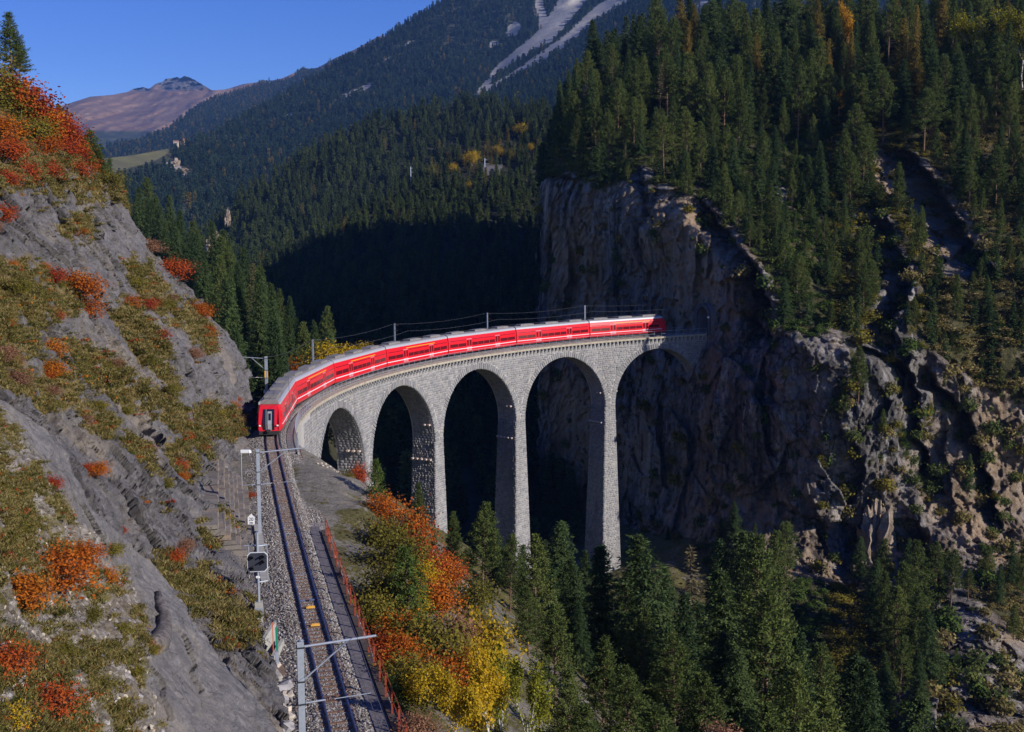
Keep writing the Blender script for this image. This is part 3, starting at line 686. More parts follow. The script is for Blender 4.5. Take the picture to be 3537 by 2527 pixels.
# ================================================================== VIADUCT
def stone_mat(name, lo, mid, hi, warm):
    t = NT(name); g = t.n('ShaderNodeNewGeometry').outputs['Random Per Island']; o = t.n('ShaderNodeObjectInfo').outputs['Random']
    co = t.co()
    f = t.math('FRACT', t.math('ADD', g, o))
    c = t.ramp(f, [(0, lo), (.35, mid), (.75, hi), (.93, warm), (1, tuple(min(1, x*1.25) for x in hi))])
    s = t.ramp(t.noise(.5, 7, .7, t.mapd((1.2, 1.2, .16), co=co), .3), [(.32, (.42, .4, .4)), (.46, (.8, .79, .78)), (.6, (1, 1, 1)), (.72, (1, 1, 1)), (.8, (1.0, .98, .94))])
    c = t.mix(1.0, c, s, 'MULTIPLY')
    c = t.mix(.5, c, t.ramp(t.noise(9, 4, .7, co), [(.3, tuple(x*.7 for x in mid)), (.7, tuple(min(1, x*1.15) for x in hi))]))
    t.color(c); t.bump(t.noise(7, 5, .7, co), .6, .05); return t.m
M_STONE = stone_mat('viaduct_stone', (.13, .129, .137), (.215, .211, .215), (.3, .292, .29), (.35, .315, .27))
M_MORTAR = plain('mortar', (.36, .342, .322), .95, var=.15, scale=3)
M_CORNICE = plain('cornice_concrete', (.36, .315, .24), .85, var=.25, scale=2)
SPAN, R_ARCH, S_C0, CROWN = 23.42, 10.5, 40.33, -2.75
ARCH_S = [S_C0 + SPAN*i for i in range(5)]
PIER_S = [S_C0 + SPAN*(i+.5) for i in range(4)]
PIER_BOT = [-20, -36, -47, -51]
F_OFF, BAT, PBAT = 1.95, .022, .034
SL_B = -.75                                                          # underside of the cornice below the rail
SP = lambda s: CROWN + TG*0 - R_ARCH                                 # springing below the rail
def front(z): return F_OFF + np.maximum(0, -1.2 - z)*BAT             # half depth of the wall, z below the rail
viaduct = empty('railway_viaduct', tuple(trk(80.0, 0, -46)), 0, 'curved grey stone railway viaduct on tall tapering piers', 'viaduct')
def vadd(mb, L, F): mb.add([tuple(trk(s, o, z)) for s, o, z in L], F)
VI = Matrix.Translation(-Vector(viaduct.location))
def vbuild(mb, name, m, **kw):
    mb.v = [(x-viaduct.location.x, y-viaduct.location.y, z-viaduct.location.z) for x, y, z in mb.v]
    return mb.build(name, m, viaduct, **kw)
# core walls (mortar colour, the stones stand proud of it)
core = MB(); vault = MB()
def zlo(s):
    for a in ARCH_S:
        if abs(s-a) < R_ARCH: return CROWN - R_ARCH + math.sqrt(R_ARCH**2 - (s-a)**2)
    return CROWN - R_ARCH
ss = [14.0, 18.0, 22.0, 26.0]
for a in ARCH_S: ss += list(a + R_ARCH*np.sin(np.linspace(-math.pi/2, math.pi/2, 29))*.99999) + [a + SPAN/2]
ss = sorted(s for s in ss if s < 150)
for a, b in zip(ss[:-1], ss[1:]):
    za, zb = zlo(a), zlo(b)
    if a < ARCH_S[0]-R_ARCH: za = zb = -14.0
    for sg in (1, -1):
        n = 3
        for k in range(n):
            q = []
            for s, zl in ((a, za), (b, zb)):
                for u in (k/n, (k+1)/n):
                    z = SL_B + (zl-SL_B)*u; q.append((s, sg*float(front(z)), z))
            vadd(core, q, [(0, 1, 3, 2) if sg > 0 else (2, 3, 1, 0)])
    mid = (a+b)/2
    if any(abs(mid-c) < R_ARCH for c in ARCH_S):
        vadd(vault, [(a, float(front(za)), za), (a, -float(front(za)), za), (b, -float(front(zb)), zb), (b, float(front(zb)), zb)], [(3, 2, 1, 0)])
# left abutment end and the faces of arch 1's left jamb
vadd(core, [(ARCH_S[0]-R_ARCH, 2.3, CROWN-R_ARCH), (ARCH_S[0]-R_ARCH, -2.3, CROWN-R_ARCH), (ARCH_S[0]-R_ARCH, -2.6, -22), (ARCH_S[0]-R_ARCH, 2.6, -22)], [(0, 1, 2, 3)])
vadd(core, [(14, 2.0, SL_B), (14, -2.0, SL_B), (14, -2.3, -14), (14, 2.3, -14)], [(0, 1, 2, 3)])
vadd(core, [(14, 2.25, -14), (ARCH_S[0]-R_ARCH, 2.25, -14), (ARCH_S[0]-R_ARCH, 2.6, -24), (14, 2.6, -24)], [(3, 2, 1, 0)])
vbuild(core, 'spandrel_wall', M_MORTAR)
def pier_hw(z): return SPAN/2 - R_ARCH + np.maximum(0, (CROWN-R_ARCH) - z)*PBAT   # half width along the track
for ps, pb in zip(PIER_S, PIER_BOT):
    p = MB(); zs = np.linspace(CROWN-R_ARCH, pb, 8)
    for z0, z1 in zip(zs[:-1], zs[1:]):
        c = []
        for z in (z1, z0):
            w = float(pier_hw(z)); d = float(front(z))
            c += [(ps-w, -d, z), (ps-w, d, z), (ps+w, d, z), (ps+w, -d, z)]
        vadd(p, c, [(0, 1, 5, 4), (1, 2, 6, 5), (2, 3, 7, 6), (3, 0, 4, 7)])
    vbuild(p, 'pier', M_MORTAR)
# soffit masonry: rows of stones lining each barrel, and the rings of voussoirs on the face
vrng = np.random.default_rng(5)
stones = []                                                          # (size in the photo, kind, corner list)
def stone(kind, corners, out):
    """4 corners on the face (s, off, z), 4 pushed out by `out` with a small chamfer"""
    q = np.array(corners, float); c = q.mean(0)
    top = c + (q-c)*vrng.uniform(.82, .93) + np.array(out)
    stones.append((kind, np.concatenate([q, top])))
VOUS = 1.02
for a in ARCH_S:
    n = 64
    for i in range(n):
        t0 = math.pi*i/n + .004; t1 = math.pi*(i+1)/n - .004
        r0 = R_ARCH; r1 = R_ARCH + VOUS + vrng.uniform(-.12, .16)
        L = []
        for t, r in ((t0, r0), (t1, r0), (t1, r1), (t0, r1)):
            s = a - r*math.cos(t); z = CROWN - R_ARCH + r*math.sin(t); L.append((s, float(front(z)) - .01, z))
        if L[0][0] < 146: stone('voussoir', L[::-1], (0, vrng.uniform(.09, .14), 0))
def in_ring(s, z, pad=0.0):
    for a in ARCH_S:
        r = math.hypot(s-a, max(0, z-(CROWN-R_ARCH)))
        if z >= CROWN-R_ARCH-.2 and r < R_ARCH + VOUS + pad: return True
    return False
# face courses
z = SL_B - 1.02
course = 0
while z > -52:
    h = vrng.uniform(.29, .43); zb = z - h
    segs = []
    if zb > CROWN-R_ARCH: segs = [(22.0 if z > -10 else 24.0, 146.0)]
    else:
        segs = [(22.0, ARCH_S[0]-R_ARCH)] if z > -16 else []
        for ps, pb in zip(PIER_S, PIER_BOT):
            if zb > pb: w = float(pier_hw((z+zb)/2)); segs.append((ps-w, ps+w))
    for s0, s1 in segs:
        s = s0
        while s < s1 - .12:
            l = min(vrng.uniform(.38, .95), s1-s)
            if s1-s-l < .25: l = s1-s
            a0, a1 = s+.018, s+l-.018
            mid = (a0+a1)/2
            if not in_ring(mid, (z+zb)/2, .02) or zb < CROWN-R_ARCH:
                if not (in_ring(a0, zb, -.5) and in_ring(a1, zb, -.5) and zb > CROWN-R_ARCH):
                    o1, o0 = float(front(z-.018)), float(front(zb+.018)); j = vrng.uniform(-.02, .02, 4)
                    stone('stone', [(a0, o0-.01, zb+.018+j[0]), (a1, o0-.01, zb+.018+j[1]), (a1, o1-.01, z-.018+j[2]), (a0, o1-.01, z-.018+j[3])], (vrng.uniform(-.01, .01), vrng.uniform(.035, .10), 0))
            s += l
    # flanks of the piers that look back along the track (rough, rock-faced)
    if zb < CROWN-R_ARCH:
        for k, (ps, pb) in enumerate(zip(PIER_S, PIER_BOT)):
            if zb < pb: continue
            o = -float(front(z)); oe = float(front(z))
            while o < oe - .1:
                l = min(vrng.uniform(.35, .8), oe-o)
                if oe-o-l < .22: l = oe-o
                w1 = float(pier_hw(z-.018)); w0 = float(pier_hw(zb+.018))
                stone('flank', [(ps-w0+.01, o+l-.018, zb+.018), (ps-w0+.01, o+.018, zb+.018), (ps-w1+.01, o+.018, z-.018), (ps-w1+.01, o+l-.018, z-.018)], (-vrng.uniform(.07, .2), vrng.uniform(-.03, .03), vrng.uniform(-.02, .02)))
                o += l
    z = zb; course += 1
# barrel linings, right half of each arch is what the photograph shows
for a in ARCH_S:
    n = 46
    for i in range(n):
        t0 = math.pi*(.42 + .58*i/n) ; t1 = math.pi*(.42 + .58*(i+1)/n)
        o = -1.9
        while o < 1.85:
            l = min(vrng.uniform(.4, .9), 1.9-o); r = R_ARCH - .0
            L = [(a - r*math.cos(t), oo, CROWN-R_ARCH+r*math.sin(t)) for t, oo in ((t0+.002, o+.02), (t0+.002, o+l-.02), (t1-.002, o+l-.02), (t1-.002, o+.02))]
            tm = (t0+t1)/2; d = vrng.uniform(.03, .07)
            if L[0][0] < 150: stone('lining', L[::-1], (math.cos(tm)*d, 0, -math.sin(tm)*d))
            o += l
SF = [(4, 5, 6, 7), (0, 1, 5, 4), (1, 2, 6, 5), (2, 3, 7, 6), (3, 0, 4, 7)]
rest = MB(); picks = {'voussoir': [], 'stone': []}
allc = np.array([q for _, q in stones]); wc = trk(allc[..., 0], allc[..., 1], allc[..., 2])
sx_, sy_ = pix(wc); area = (sx_.max(1)-sx_.min(1))*(sy_.max(1)-sy_.min(1))
names = np.array([k for k, _ in stones])
vis = (allc[:, :, 1].mean(1) > 1.5) & (wc[:, :, 2].min(1) > -30)
for kind, members in (('voussoir', ['voussoir']), ('stone', ['stone', 'flank'])):
    idx = np.where(np.isin(names, members) & (vis if kind != 'stone' else (vis | (names == 'flank') & (allc[:, :, 2].mean(1) > -26))))[0]
    picks[kind] = set(idx[np.argsort(-area[idx])[:298]].tolist())
vl = np.array(viaduct.location)
stone_rest = []
for i in range(len(stones)):
    kind = 'voussoir' if i in picks['voussoir'] else 'stone' if i in picks['stone'] else None
    if kind:
        me = new_mesh(kind, wc[i]-vl, SF, [M_STONE]); obj(kind, me, viaduct)
    else: stone_rest.append(i)
n = len(stone_rest); V = (wc[stone_rest]-vl).reshape(-1, 3); Fq = (np.array(SF)[None] + 8*np.arange(n)[:, None, None]).reshape(-1, 4)
me = new_mesh('stonework', V, Fq, [M_STONE]); tag(obj('stonework', me, viaduct), kind='stuff')
vbuild(vault, 'arch_barrel', M_MORTAR)
# corbels below the cornice
cs = 27.0; k = 0
while cs < 146.5:
    mb = MB()
    for o0, o1, z0, z1, w in ((1.8, 2.40, SL_B-.34, SL_B+.02, .17), (1.8, 2.22, SL_B-.62, SL_B-.34, .24), (1.8, 2.06, SL_B-.95, SL_B-.62, .33)):
        c = [(cs-w, o0, z0), (cs-w, o1, z0), (cs+w, o1, z0), (cs+w, o0, z0), (cs-w, o0, z1), (cs-w, o1, z1), (cs+w, o1, z1), (cs+w, o0, z1)]
        vadd(mb, c, [(4, 5, 6, 7)[::-1], (0, 1, 5, 4), (1, 2, 6, 5), (2, 3, 7, 6), (0, 3, 2, 1)[::-1]])
    vbuild(mb, 'corbel', M_STONE)
    cs += .96; k += 1
# cornice slabs, 1.75 m each, and the trough floor
def sweep(mb, prof, s0, s1, n=2):
    sv = np.linspace(s0, s1, n); m = len(prof); L = [(s, o, z) for s in sv for o, z in prof]
    F = [(i*m+j, (i+1)*m+j, (i+1)*m+(j+1) % m, i*m+(j+1) % m) for i in range(n-1) for j in range(m)]
    F += [tuple(range(m))[::-1], tuple((n-1)*m+j for j in range(m))]
    mb.add([tuple(trk(s, o, z)) for s, o, z in L], F)
sv = np.arange(15.0, 147.0, 1.76)
for a, b in zip(sv[:-1], sv[1:]):
    for sg in (1, -1):
        mb = MB(); j = vrng.uniform(-.012, .012)
        pr = [(sg*1.55, SL_B), (sg*(2.5+j), SL_B), (sg*(2.5+j), SL_B+.33), (sg*1.55, SL_B+.33)]
        if sg < 0: pr = pr[::-1]
        sweep(mb, pr, a+.012, b-.012); vbuild(mb, 'cornice_slab', M_CORNICE)
mb = MB(); sweep(mb, [(-1.6, SL_B+.1), (1.6, SL_B+.1), (1.6, SL_B+.3), (1.6, SL_B+.36), (-1.6, SL_B+.36)], 13, 147, 90); vbuild(mb, 'deck', M_CONC)
# stub beams left in the piers
for k, ps in enumerate(PIER_S):
    for zr, n_ in ((CROWN-R_ARCH+2.8, 2 if k else 3), (CROWN-R_ARCH-3.0, 5)):
        for i in range(n_):
            for sd in ((-1, 1) if i == n_-1 else (-1,)):
                o = 1.45 - i*.86 if sd < 0 else 1.55
                w = SPAN/2 - math.sqrt(max(0, R_ARCH**2 - max(0, zr-(CROWN-R_ARCH))**2)) if zr > CROWN-R_ARCH else float(pier_hw(zr))
                mb = MB(); a = ps + sd*(w-.1); b = ps + sd*(w+.55); lo, hi = min(a, b), max(a, b)
                vadd(mb, [(lo, o-.17, zr-.13), (lo, o+.17, zr-.13), (hi, o+.17, zr-.13), (hi, o-.17, zr-.13), (lo, o-.17, zr+.13), (lo, o+.17, zr+.13), (hi, o+.17, zr+.13), (hi, o-.17, zr+.13)],
                     [(7, 6, 5, 4), (4, 5, 1, 0), (5, 6, 2, 1), (6, 7, 3, 2), (7, 4, 0, 3), (0, 1, 2, 3)])
                vbuild(mb, 'stub_beam', plain('stub_beam_concrete', (.5, .4, .34), .9) if (k+i) == 0 and sd < 0 and zr > -11 else bpy.data.materials['stub_beam_concrete'])
# railings
def railing(name, s0, s1, off, z0, hgt, step, m, label, rails=(1.0, .52), r=.026, pr=.03, parent=None, extra=None):
    o = empty(name, tuple(trk(s0, off, z0)), 0, label, 'railing')
    b = np.array(o.location); n = int((s1-s0)/step)
    pm = None
    for i in range(n+1):
        s = s0 + (s1-s0)*i/n; mb = MB(); p = trk(s, off, z0)-b; q = trk(s, off, z0+hgt)-b
        mb.tube([tuple(p), tuple(q)], pr, 5); mb.build('post', m, o)
    for h in rails:
        mb = MB(); mb.tube([tuple(trk(s, off, z0+hgt*h)-b) for s in np.linspace(s0, s1, max(2, int((s1-s0)/2)))], r, 5); mb.build('rail', m, o)
    return o
railing('viaduct_railing', 15.0, 147.0, 2.36, SL_B+.33, 1.15, 1.75, M_STEEL, 'thin grey steel railing along the near edge of the viaduct', r=.028, pr=.028)
railing('viaduct_railing', 15.0, 147.0, -2.36, SL_B+.33, 1.15, 1.75, M_STEEL, 'thin grey steel railing along the far edge of the viaduct behind the red train', r=.028, pr=.028)

# tunnel portal in the cliff
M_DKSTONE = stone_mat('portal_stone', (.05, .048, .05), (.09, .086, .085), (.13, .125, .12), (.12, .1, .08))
def portal():
    s0 = 146.0; o = empty('tunnel_portal', tuple(trk(s0, 0, 0)), 0, 'dark arched stone tunnel mouth in the cliff at the far end of the viaduct', 'tunnel portal')
    b = np.array(o.location); n = 16; r = 2.25
    def arc(rr, s, zc=2.6): return [trk(s, rr*math.cos(t), zc + rr*math.sin(t)) for t in np.linspace(math.pi, 0, n)]
    inner = lambda rr, s: [trk(s, -rr, -.8)] + arc(rr, s) + [trk(s, rr, -.8)]
    A, B, C_, D_ = inner(r, s0), inner(r+.75, s0-.0), inner(r, s0+30), inner(r+.75, s0+6)
    m = len(A); V = A + B + C_ + D_; F = []
    for i in range(m-1):
        F += [(i, i+1, 2*m+i+1, 2*m+i), (m+i+1, m+i, 3*m+i, 3*m+i+1)]
    F += [tuple(range(2*m, 3*m))]
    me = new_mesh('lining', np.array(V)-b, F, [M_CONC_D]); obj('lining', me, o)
    for i in range(m-1):
        q = [A[i], A[i+1], B[i+1], B[i]]; d = trk(s0-.35, 0)-trk(s0, 0)
        c = np.array(q).mean(0); Q = np.array([c+(p-c)*.97 for p in q]); 
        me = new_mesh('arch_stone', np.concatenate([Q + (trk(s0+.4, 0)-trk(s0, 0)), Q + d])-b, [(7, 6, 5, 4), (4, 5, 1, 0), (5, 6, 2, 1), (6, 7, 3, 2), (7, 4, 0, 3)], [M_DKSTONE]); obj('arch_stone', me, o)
    mb = MB(); p = trk(s0-.5, 2.75, 2.9)-b; mb.box(p[0]-.22, p[0]+.22, p[1]-.1, p[1]+.1, p[2]-.2, p[2]+.2); mb.build('plate', M_WHITE, o)
portal()

# ================================================================== TRACK BED
def ballast_mat():
    t = NT('ballast'); co = t.co()
    v = t.n('ShaderNodeTexVoronoi', {'Vector': co, 'Scale': 11.0}); r = t.n('ShaderNodeSeparateColor', {0: v.outputs['Color']}).outputs[0]
    c = t.ramp(r, [(0, (.09, .08, .075)), (.4, (.24, .215, .2)), (.8, (.36, .335, .32)), (1, (.5, .48, .46))])
    c = t.mix(t.ramp(t.noise(.5, 5, .6, co), [(.35, (.15, .15, .15)), (.7, (.7, .7, .7))]), c, (.17, .125, .085))
    t.color(c); t.bump(v.outputs['Distance'], 1.0, .06); return t.m
M_BALLAST = ballast_mat()
bs = np.concatenate([np.linspace(-95, 6, 420), np.linspace(7, 150, 120)])
prof = [(-4.6, -.75), (-3.2, -.62), (-2.5, -.5), (-1.9, -.34), (-1.35, -.19), (-.95, -.15), (0, -.165), (.95, -.15), (1.22, -.2), (1.5, -.42), (2.1, -.5), (2.6, -.55)]
po = np.interp(np.linspace(0, 11, 56), np.arange(12), [p[0] for p in prof]); pz = np.interp(np.linspace(0, 11, 56), np.arange(12), [p[1] for p in prof])
S2, O2 = np.meshgrid(bs, po, indexing='ij'); Z2 = np.repeat(pz[None], len(bs), 0)
on_v = smooth(8, 14, S2); lim = 1.5
O2 = np.where(S2 > 10, np.clip(O2, -1.5, 1.5), O2); Z2 = np.where(S2 > 10, np.maximum(Z2, -.36), Z2)
P = trk(S2, O2, Z2); P[..., 2] += .05*fbm(P/.45, 2) + .12*smooth(1.5, 2.5, np.abs(O2))*fbm(P/1.5, 2)*(S2 < 8)
me = new_mesh('ballast_bed', P, grid_faces(*P.shape[:2])[:, ::-1], [M_BALLAST], True); tag(obj('ballast_bed', me), kind='structure')
track = empty('railway_track', tuple(trk(-60.0)), 0, 'single narrow gauge railway track on rusty steel sleepers in grey ballast', 'railway track')
tb = np.array(track.location)
rp = [(-.032, 0), (.032, 0), (.034, -.035), (.009, -.05), (.009, -.12), (.06, -.14), (-.06, -.14), (-.009, -.12), (-.009, -.05), (-.034, -.035)]
for sg in (-1, 1):
    mb = MB(); sweep(mb, [(sg*.53+o, z) for o, z in rp][::-1], -95, 149, 180); mb.v = [tuple(np.array(p)-tb) for p in mb.v]
    mb.build('rail', M_RAIL, track)
sleeper_me = None
for s in np.arange(-88, 6, .585):
    h = heading(s); p = trk(s, 0, -.14)-tb
    if sleeper_me is None:
        mb = MB(); pr_ = [(-.12, -.09), (.12, -.09), (.075, 0), (-.075, 0)]
        mb.prism(pr_, -.86, .86); b = mb.build('sleeper', M_SLEEP, track); sleeper_me = b.data
    else: b = obj('sleeper', sleeper_me, track)
    b.location = p + np.array([0, 0, .015*vrng.uniform(-1, 1)]); b.rotation_euler = (0, 0, h - math.pi/2 + vrng.uniform(-.02, .02))
M_BALISE = plain('yellow_plastic', (.62, .33, .06), .5); M_PANEL = plain('blue_panel', (.1, .12, .22), .4)
def on_track(px, py, z=0.0):
    rx, rz = ray(px, py); Y = 30.0
    for _ in range(40):
        s = float(np.interp(Y, _tp[:, 1], _ss)); Y = float((TG*s + z - CAMH)/rz)
    q = np.array([float(rx)*Y, Y]); o, s2 = axis_off([q[0]], [q[1]]); return float(s2[0]), float(o[0])
for px, py, lab in ((687, 1346, 'yellow balise box between the rails, next to the blue plates'), (696, 1387, 'yellow balise box between the rails under the nearest mast arm')):
    s, o = on_track(px, py); h = heading(s); mb = MB(); mb.box(-.24, .24, -.09, .09, -.04, .06); mb.box(-.17, .17, -.06, .06, .06, .085)
    b = mb.build('balise', M_BALISE, loc=tuple(trk(s, 0, -.05)), rot=(0, 0, h-math.pi/2)); tag(b, lab, 'balise')
for px, lab in ((671, 'left blue plate lying between the rails'), (692, 'right blue plate lying between the rails')):
    s, o = on_track(px, 1330); h = heading(s); mb = MB(); mb.box(-.15, .15, -.06, .06, -.03, .03); mb.box(-.12, .12, -.035, .035, .03, .04); b = mb.build('blue_plate', M_PANEL, loc=tuple(trk(s, o, -.04)), rot=(0, 0, h-math.pi/2)); tag(b, lab, 'plate')
# walkway beside the track: concrete slabs, an edge wall and the rust red fence
walk = empty('trackside_walkway', tuple(trk(-60, 1.85, -.35)), 0, 'narrow concrete slab walkway with a dark edge wall right of the track', 'walkway'); wb = np.array(walk.location)
M_SLABD = plain('walkway_concrete', (.135, .12, .125), .9, var=.35, scale=4)
M_EDGE = plain('edge_wall', (.075, .055, .045), .9, var=.4, scale=4)
s = -94.0
while s < -32.5:
    l = 1.0; mb = MB(); j = vrng.uniform(-.012, .012)
    sweep(mb, [(1.32, -.55), (2.06, -.55), (2.06, -.22+j), (1.32, -.22+j)], s+.012, s+l-.012); mb.v = [tuple(np.array(p)-wb) for p in mb.v]; mb.build('slab', M_SLABD, walk); s += l
mb = MB(); sweep(mb, [(2.08, -2.6), (2.40, -2.6), (2.40, -.12), (2.08, -.12)], -95, -33.5, 60); mb.v = [tuple(np.array(p)-wb) for p in mb.v]; mb.build('edge_wall', M_EDGE, walk)
fence = empty('rusty_fence', tuple(trk(-60, 2.3, -.12)), 0, 'rust red post and rail fence along the edge of the walkway', 'fence'); fb = np.array(fence.location)
for s in np.arange(-94, -34, 1.9):
    mb = MB(); p = trk(s, 2.3, -.3)-fb; q = trk(s, 2.3+vrng.uniform(-.03, .03), 1.0)-fb; mb.beam(tuple(p), tuple(q), .075, .075); mb.build('post', M_RUST, fence)
for zz in (.95, .42):
    mb = MB(); mb.tube([tuple(trk(s, 2.33, zz)-fb) for s in np.linspace(-94, -34, 40)], .022, 5); mb.build('rail', M_RUST, fence)
# slab path on to the viaduct with its mesh railing
path = empty('viaduct_footway', tuple(trk(5, 1.9, -.4)), 0, 'pale slab footway between the train and the railing at the start of the viaduct', 'footway'); pb_ = np.array(path.location)
M_SLABP = plain('footway_concrete', (.24, .215, .2), .9, var=.25, scale=3)
s = -3.0
while s < 27:
    mb = MB(); w = 0.0
    sweep(mb, [(1.52, -.45), (2.28, -.45), (2.28, -.3), (1.52, -.3)], s+.015, s+.985); mb.v = [tuple(np.array(p)-pb_) for p in mb.v]; mb.build('slab', M_SLABP, path); s += 1.0
mb = MB(); sweep(mb, [(2.3, -3.5), (2.48, -3.5), (2.48, -.28), (2.3, -.28)], -3.4, 16, 24); mb.v = [tuple(np.array(p)-pb_) for p in mb.v]; mb.build('edge_wall', M_CONC, path)
mesh_r = railing('footway_railing', -3.2, 15.0, 2.4, -.28, 1.15, 1.5, M_STEEL, 'close barred steel railing beside the footway before the first arch', rails=(1.0, .1), r=.03, pr=.035)
bm_ = np.array(mesh_r.location); mb = MB()
for s in np.arange(-3.1, 15, .16): mb.beam(tuple(trk(s, 2.4, -.2)-bm_), tuple(trk(s, 2.4, .85)-bm_), .018, .018)
tag(mb.build('bars', M_STEEL, mesh_r), kind='stuff')

# ================================================================== TRAIN
M_RED = plain('train_red', (.62, .012, .022), .28, var=.05, spec=.5); M_REDD = plain('train_window_band', (.1, .01, .014), .12, var=.1, spec=.6)
M_ROOF = plain('train_roof', (.2, .185, .18), .6, var=.15, scale=1.5); M_SHLD = plain('train_roof_edge', (.5, .5, .53), .35, .3, .06)
M_STRIPE = plain('train_stripe', (.75, .68, .7), .4, var=.04); M_YEL = plain('train_yellow', (.8, .4, .02), .4, var=.04); M_DOOR = plain('train_door', (.56, .2, .22), .3, var=.08, spec=.5)
M_UNDER = plain('train_underframe', (.03, .028, .028), .8); M_GLASS = plain('dark_glass', (.012, .013, .016), .06, var=.1, spec=.8); M_GREYP = plain('train_grey_panel', (.3, .3, .32), .4, var=.06); M_LAMP = plain('lamp_glass', (.8, .8, .75), .2)
train = empty('passenger_train', tuple(trk(70, 0, 0)), 0, 'long red passenger train with grey roof running over the viaduct', 'train'); tl = np.array(train.location)
N_CAR, S_A, S_B = 7, 4.6, 137.0
L_CAR = (S_B-S_A)/N_CAR
HW = 1.3
sect = [(-HW+.12, .38), (HW-.12, .38), (HW, .62), (HW, 1.4), (HW-.02, 2.35), (HW-.14, 3.05), (HW-.19, 3.12), (-HW+.19, 3.12), (-HW+.14, 3.05), (-HW+.02, 2.35), (-HW, 1.4), (-HW, .62)]
for ci in range(N_CAR):
    sa, sb = S_A + ci*L_CAR, S_A + (ci+1)*L_CAR
    a, b = trk(sa), trk(sb); mid = (a+b)/2; d = Vector(b-a); ang = math.atan2(d.y, d.x); pitch_ = math.asin(d.z/d.length)
    # shift out so that the bogies ride on the rails
    mm = trk((sa+sb)/2); sh = (mm-mid)*.6
    Lh = d.length/2 - .18
    loc = tuple(mid + sh - tl); rot = (0, -pitch_, ang)
    first, last = ci == 0, ci == N_CAR-1
    body = MB()
    if first or last:
        # cab end: the section leans back towards the roof
        sgn = -1 if first else 1
        xs = [sgn*(-Lh), sgn*(Lh-1.5), sgn*(Lh-.75), sgn*(Lh+.02)]; V = []; n = len(sect)
        for k, x in enumerate(xs):
            for y, z in sect:
                rk = max(0, z-1.25)
                V.append((x - (sgn*.32*rk if k == 3 else sgn*.1*rk if k == 2 else 0), y*(.8 if k == 3 else .94 if k == 2 else 1), z - (.1 if k == 3 and z > 2.9 else 0)))
        Fc = [(i*n+j, i*n+(j+1) % n, (i+1)*n+(j+1) % n, (i+1)*n+j) for i in range(3) for j in range(n)] + [tuple(range(n))[::-1], tuple(3*n+j for j in range(n))]
        if sgn < 0: Fc = [q[::-1] for q in Fc]
        body.add(V, Fc)
    else: body.prism(sect, -Lh, Lh)
    car = body.build('carriage', M_RED, train, loc=loc, rot=rot)
    # roof: rounded shell with shoulder panels
    x0 = -Lh + (1.1 if first else .02); x1 = Lh - (1.1 if last else .02)
    rf = MB(); rf.prism([(HW-.34, 3.14), (HW-.42, 3.46), (.62, 3.62), (0, 3.67), (-.62, 3.62), (-HW+.42, 3.46), (-HW+.34, 3.14)], x0, x1); rf.build('roof', M_ROOF, car)
    for sg in (-1, 1):
        m_ = MB(); pr_ = [(sg*(HW-.335), 3.13), (sg*(HW-.16), 3.10), (sg*(HW-.19), 3.36), (sg*(HW-.41), 3.47)]
        m_.prism(pr_ if sg > 0 else pr_[::-1], x0, x1); m_.build('roof_edge', M_SHLD, car)
    for k in range(3):
        xc = x0 + (x1-x0)*(k+.5)/3; m_ = MB(); m_.box(xc-1.6, xc+1.6, -.7, .7, 3.6, 3.86); m_.box(xc-1.3, xc+1.3, -.5, .5, 3.86, 3.9); m_.build('roof_unit', M_ROOF, car)
    # doors, windows, stripes on both sides
    doors = [-Lh*.42, Lh*.42]
    for sg in (-1, 1):
        y1 = HW + .012
        def panel(name, xa, xb, za, zb, m_, t=.012):
            mb = MB()
            def yy(z): return np.interp(z, [.38, .62, 1.4, 2.35, 3.05], [HW-.12, HW, HW, HW-.02, HW-.14])
            c = []
            for z in (za, zb):
                c += [(xa, sg*(yy(z)-.03), z), (xa, sg*(yy(z)+t), z), (xb, sg*(yy(z)+t), z), (xb, sg*(yy(z)-.03), z)]
            F = [(4, 5, 6, 7), (0, 1, 5, 4), (1, 2, 6, 5), (2, 3, 7, 6), (3, 0, 4, 7), (3, 2, 1, 0)]
            mb.add(c, [q[::-1] for q in F] if sg > 0 else F); return mb.build(name, m_, car)
        xs = [-Lh+.35 + (1.6 if first else 0), doors[0]-.75, doors[0]+.75, doors[1]-.75, doors[1]+.75, Lh-.35 - (1.6 if last else 0)]
        for xd in doors:
            for q in (-.66, .04): panel('door', xd+q, xd+q+.62, .62, 2.62, M_DOOR, .02); panel('door_window', xd+q+.13, xd+q+.5, 1.45, 2.4, M_REDD, .028)
        for k in range(0, 6, 2):
            xa, xb = xs[k], xs[k+1]; nw = max(1, round((xb-xa)/1.75))
            for i in range(nw): panel('window', xa + (xb-xa)*i/nw + .05, xa + (xb-xa)*(i+1)/nw - .05, 1.42, 2.52, M_REDD)
        panel('white_stripe', -Lh+.1 + (1.2 if first else 0), Lh-.1 - (1.2 if last else 0), .98, 1.08, M_STRIPE, .026)
        if ci in (1, 2, 3, 6): panel('yellow_stripe', -Lh*.4, Lh*.55, 2.72, 2.8, M_YEL, .012)
    uf = MB(); uf.box(-Lh+.4, Lh-.4, -1.1, 1.1, .22, .42)
    for k in (-1, 1):
        uf.box(k*(Lh-2.6)-1.1, k*(Lh-2.6)+1.1, -.95, .95, .08, .42)
    uf.build('underframe', M_UNDER, car)
    for k in (-1, 1):
        for q in (-.75, .75):
            w_ = MB(); xc = k*(Lh-2.6)+q
            w_.tube([(xc, -.6, .36), (xc, .6, .36)], .36, 14); w_.build('wheelset', M_UNDER, car)
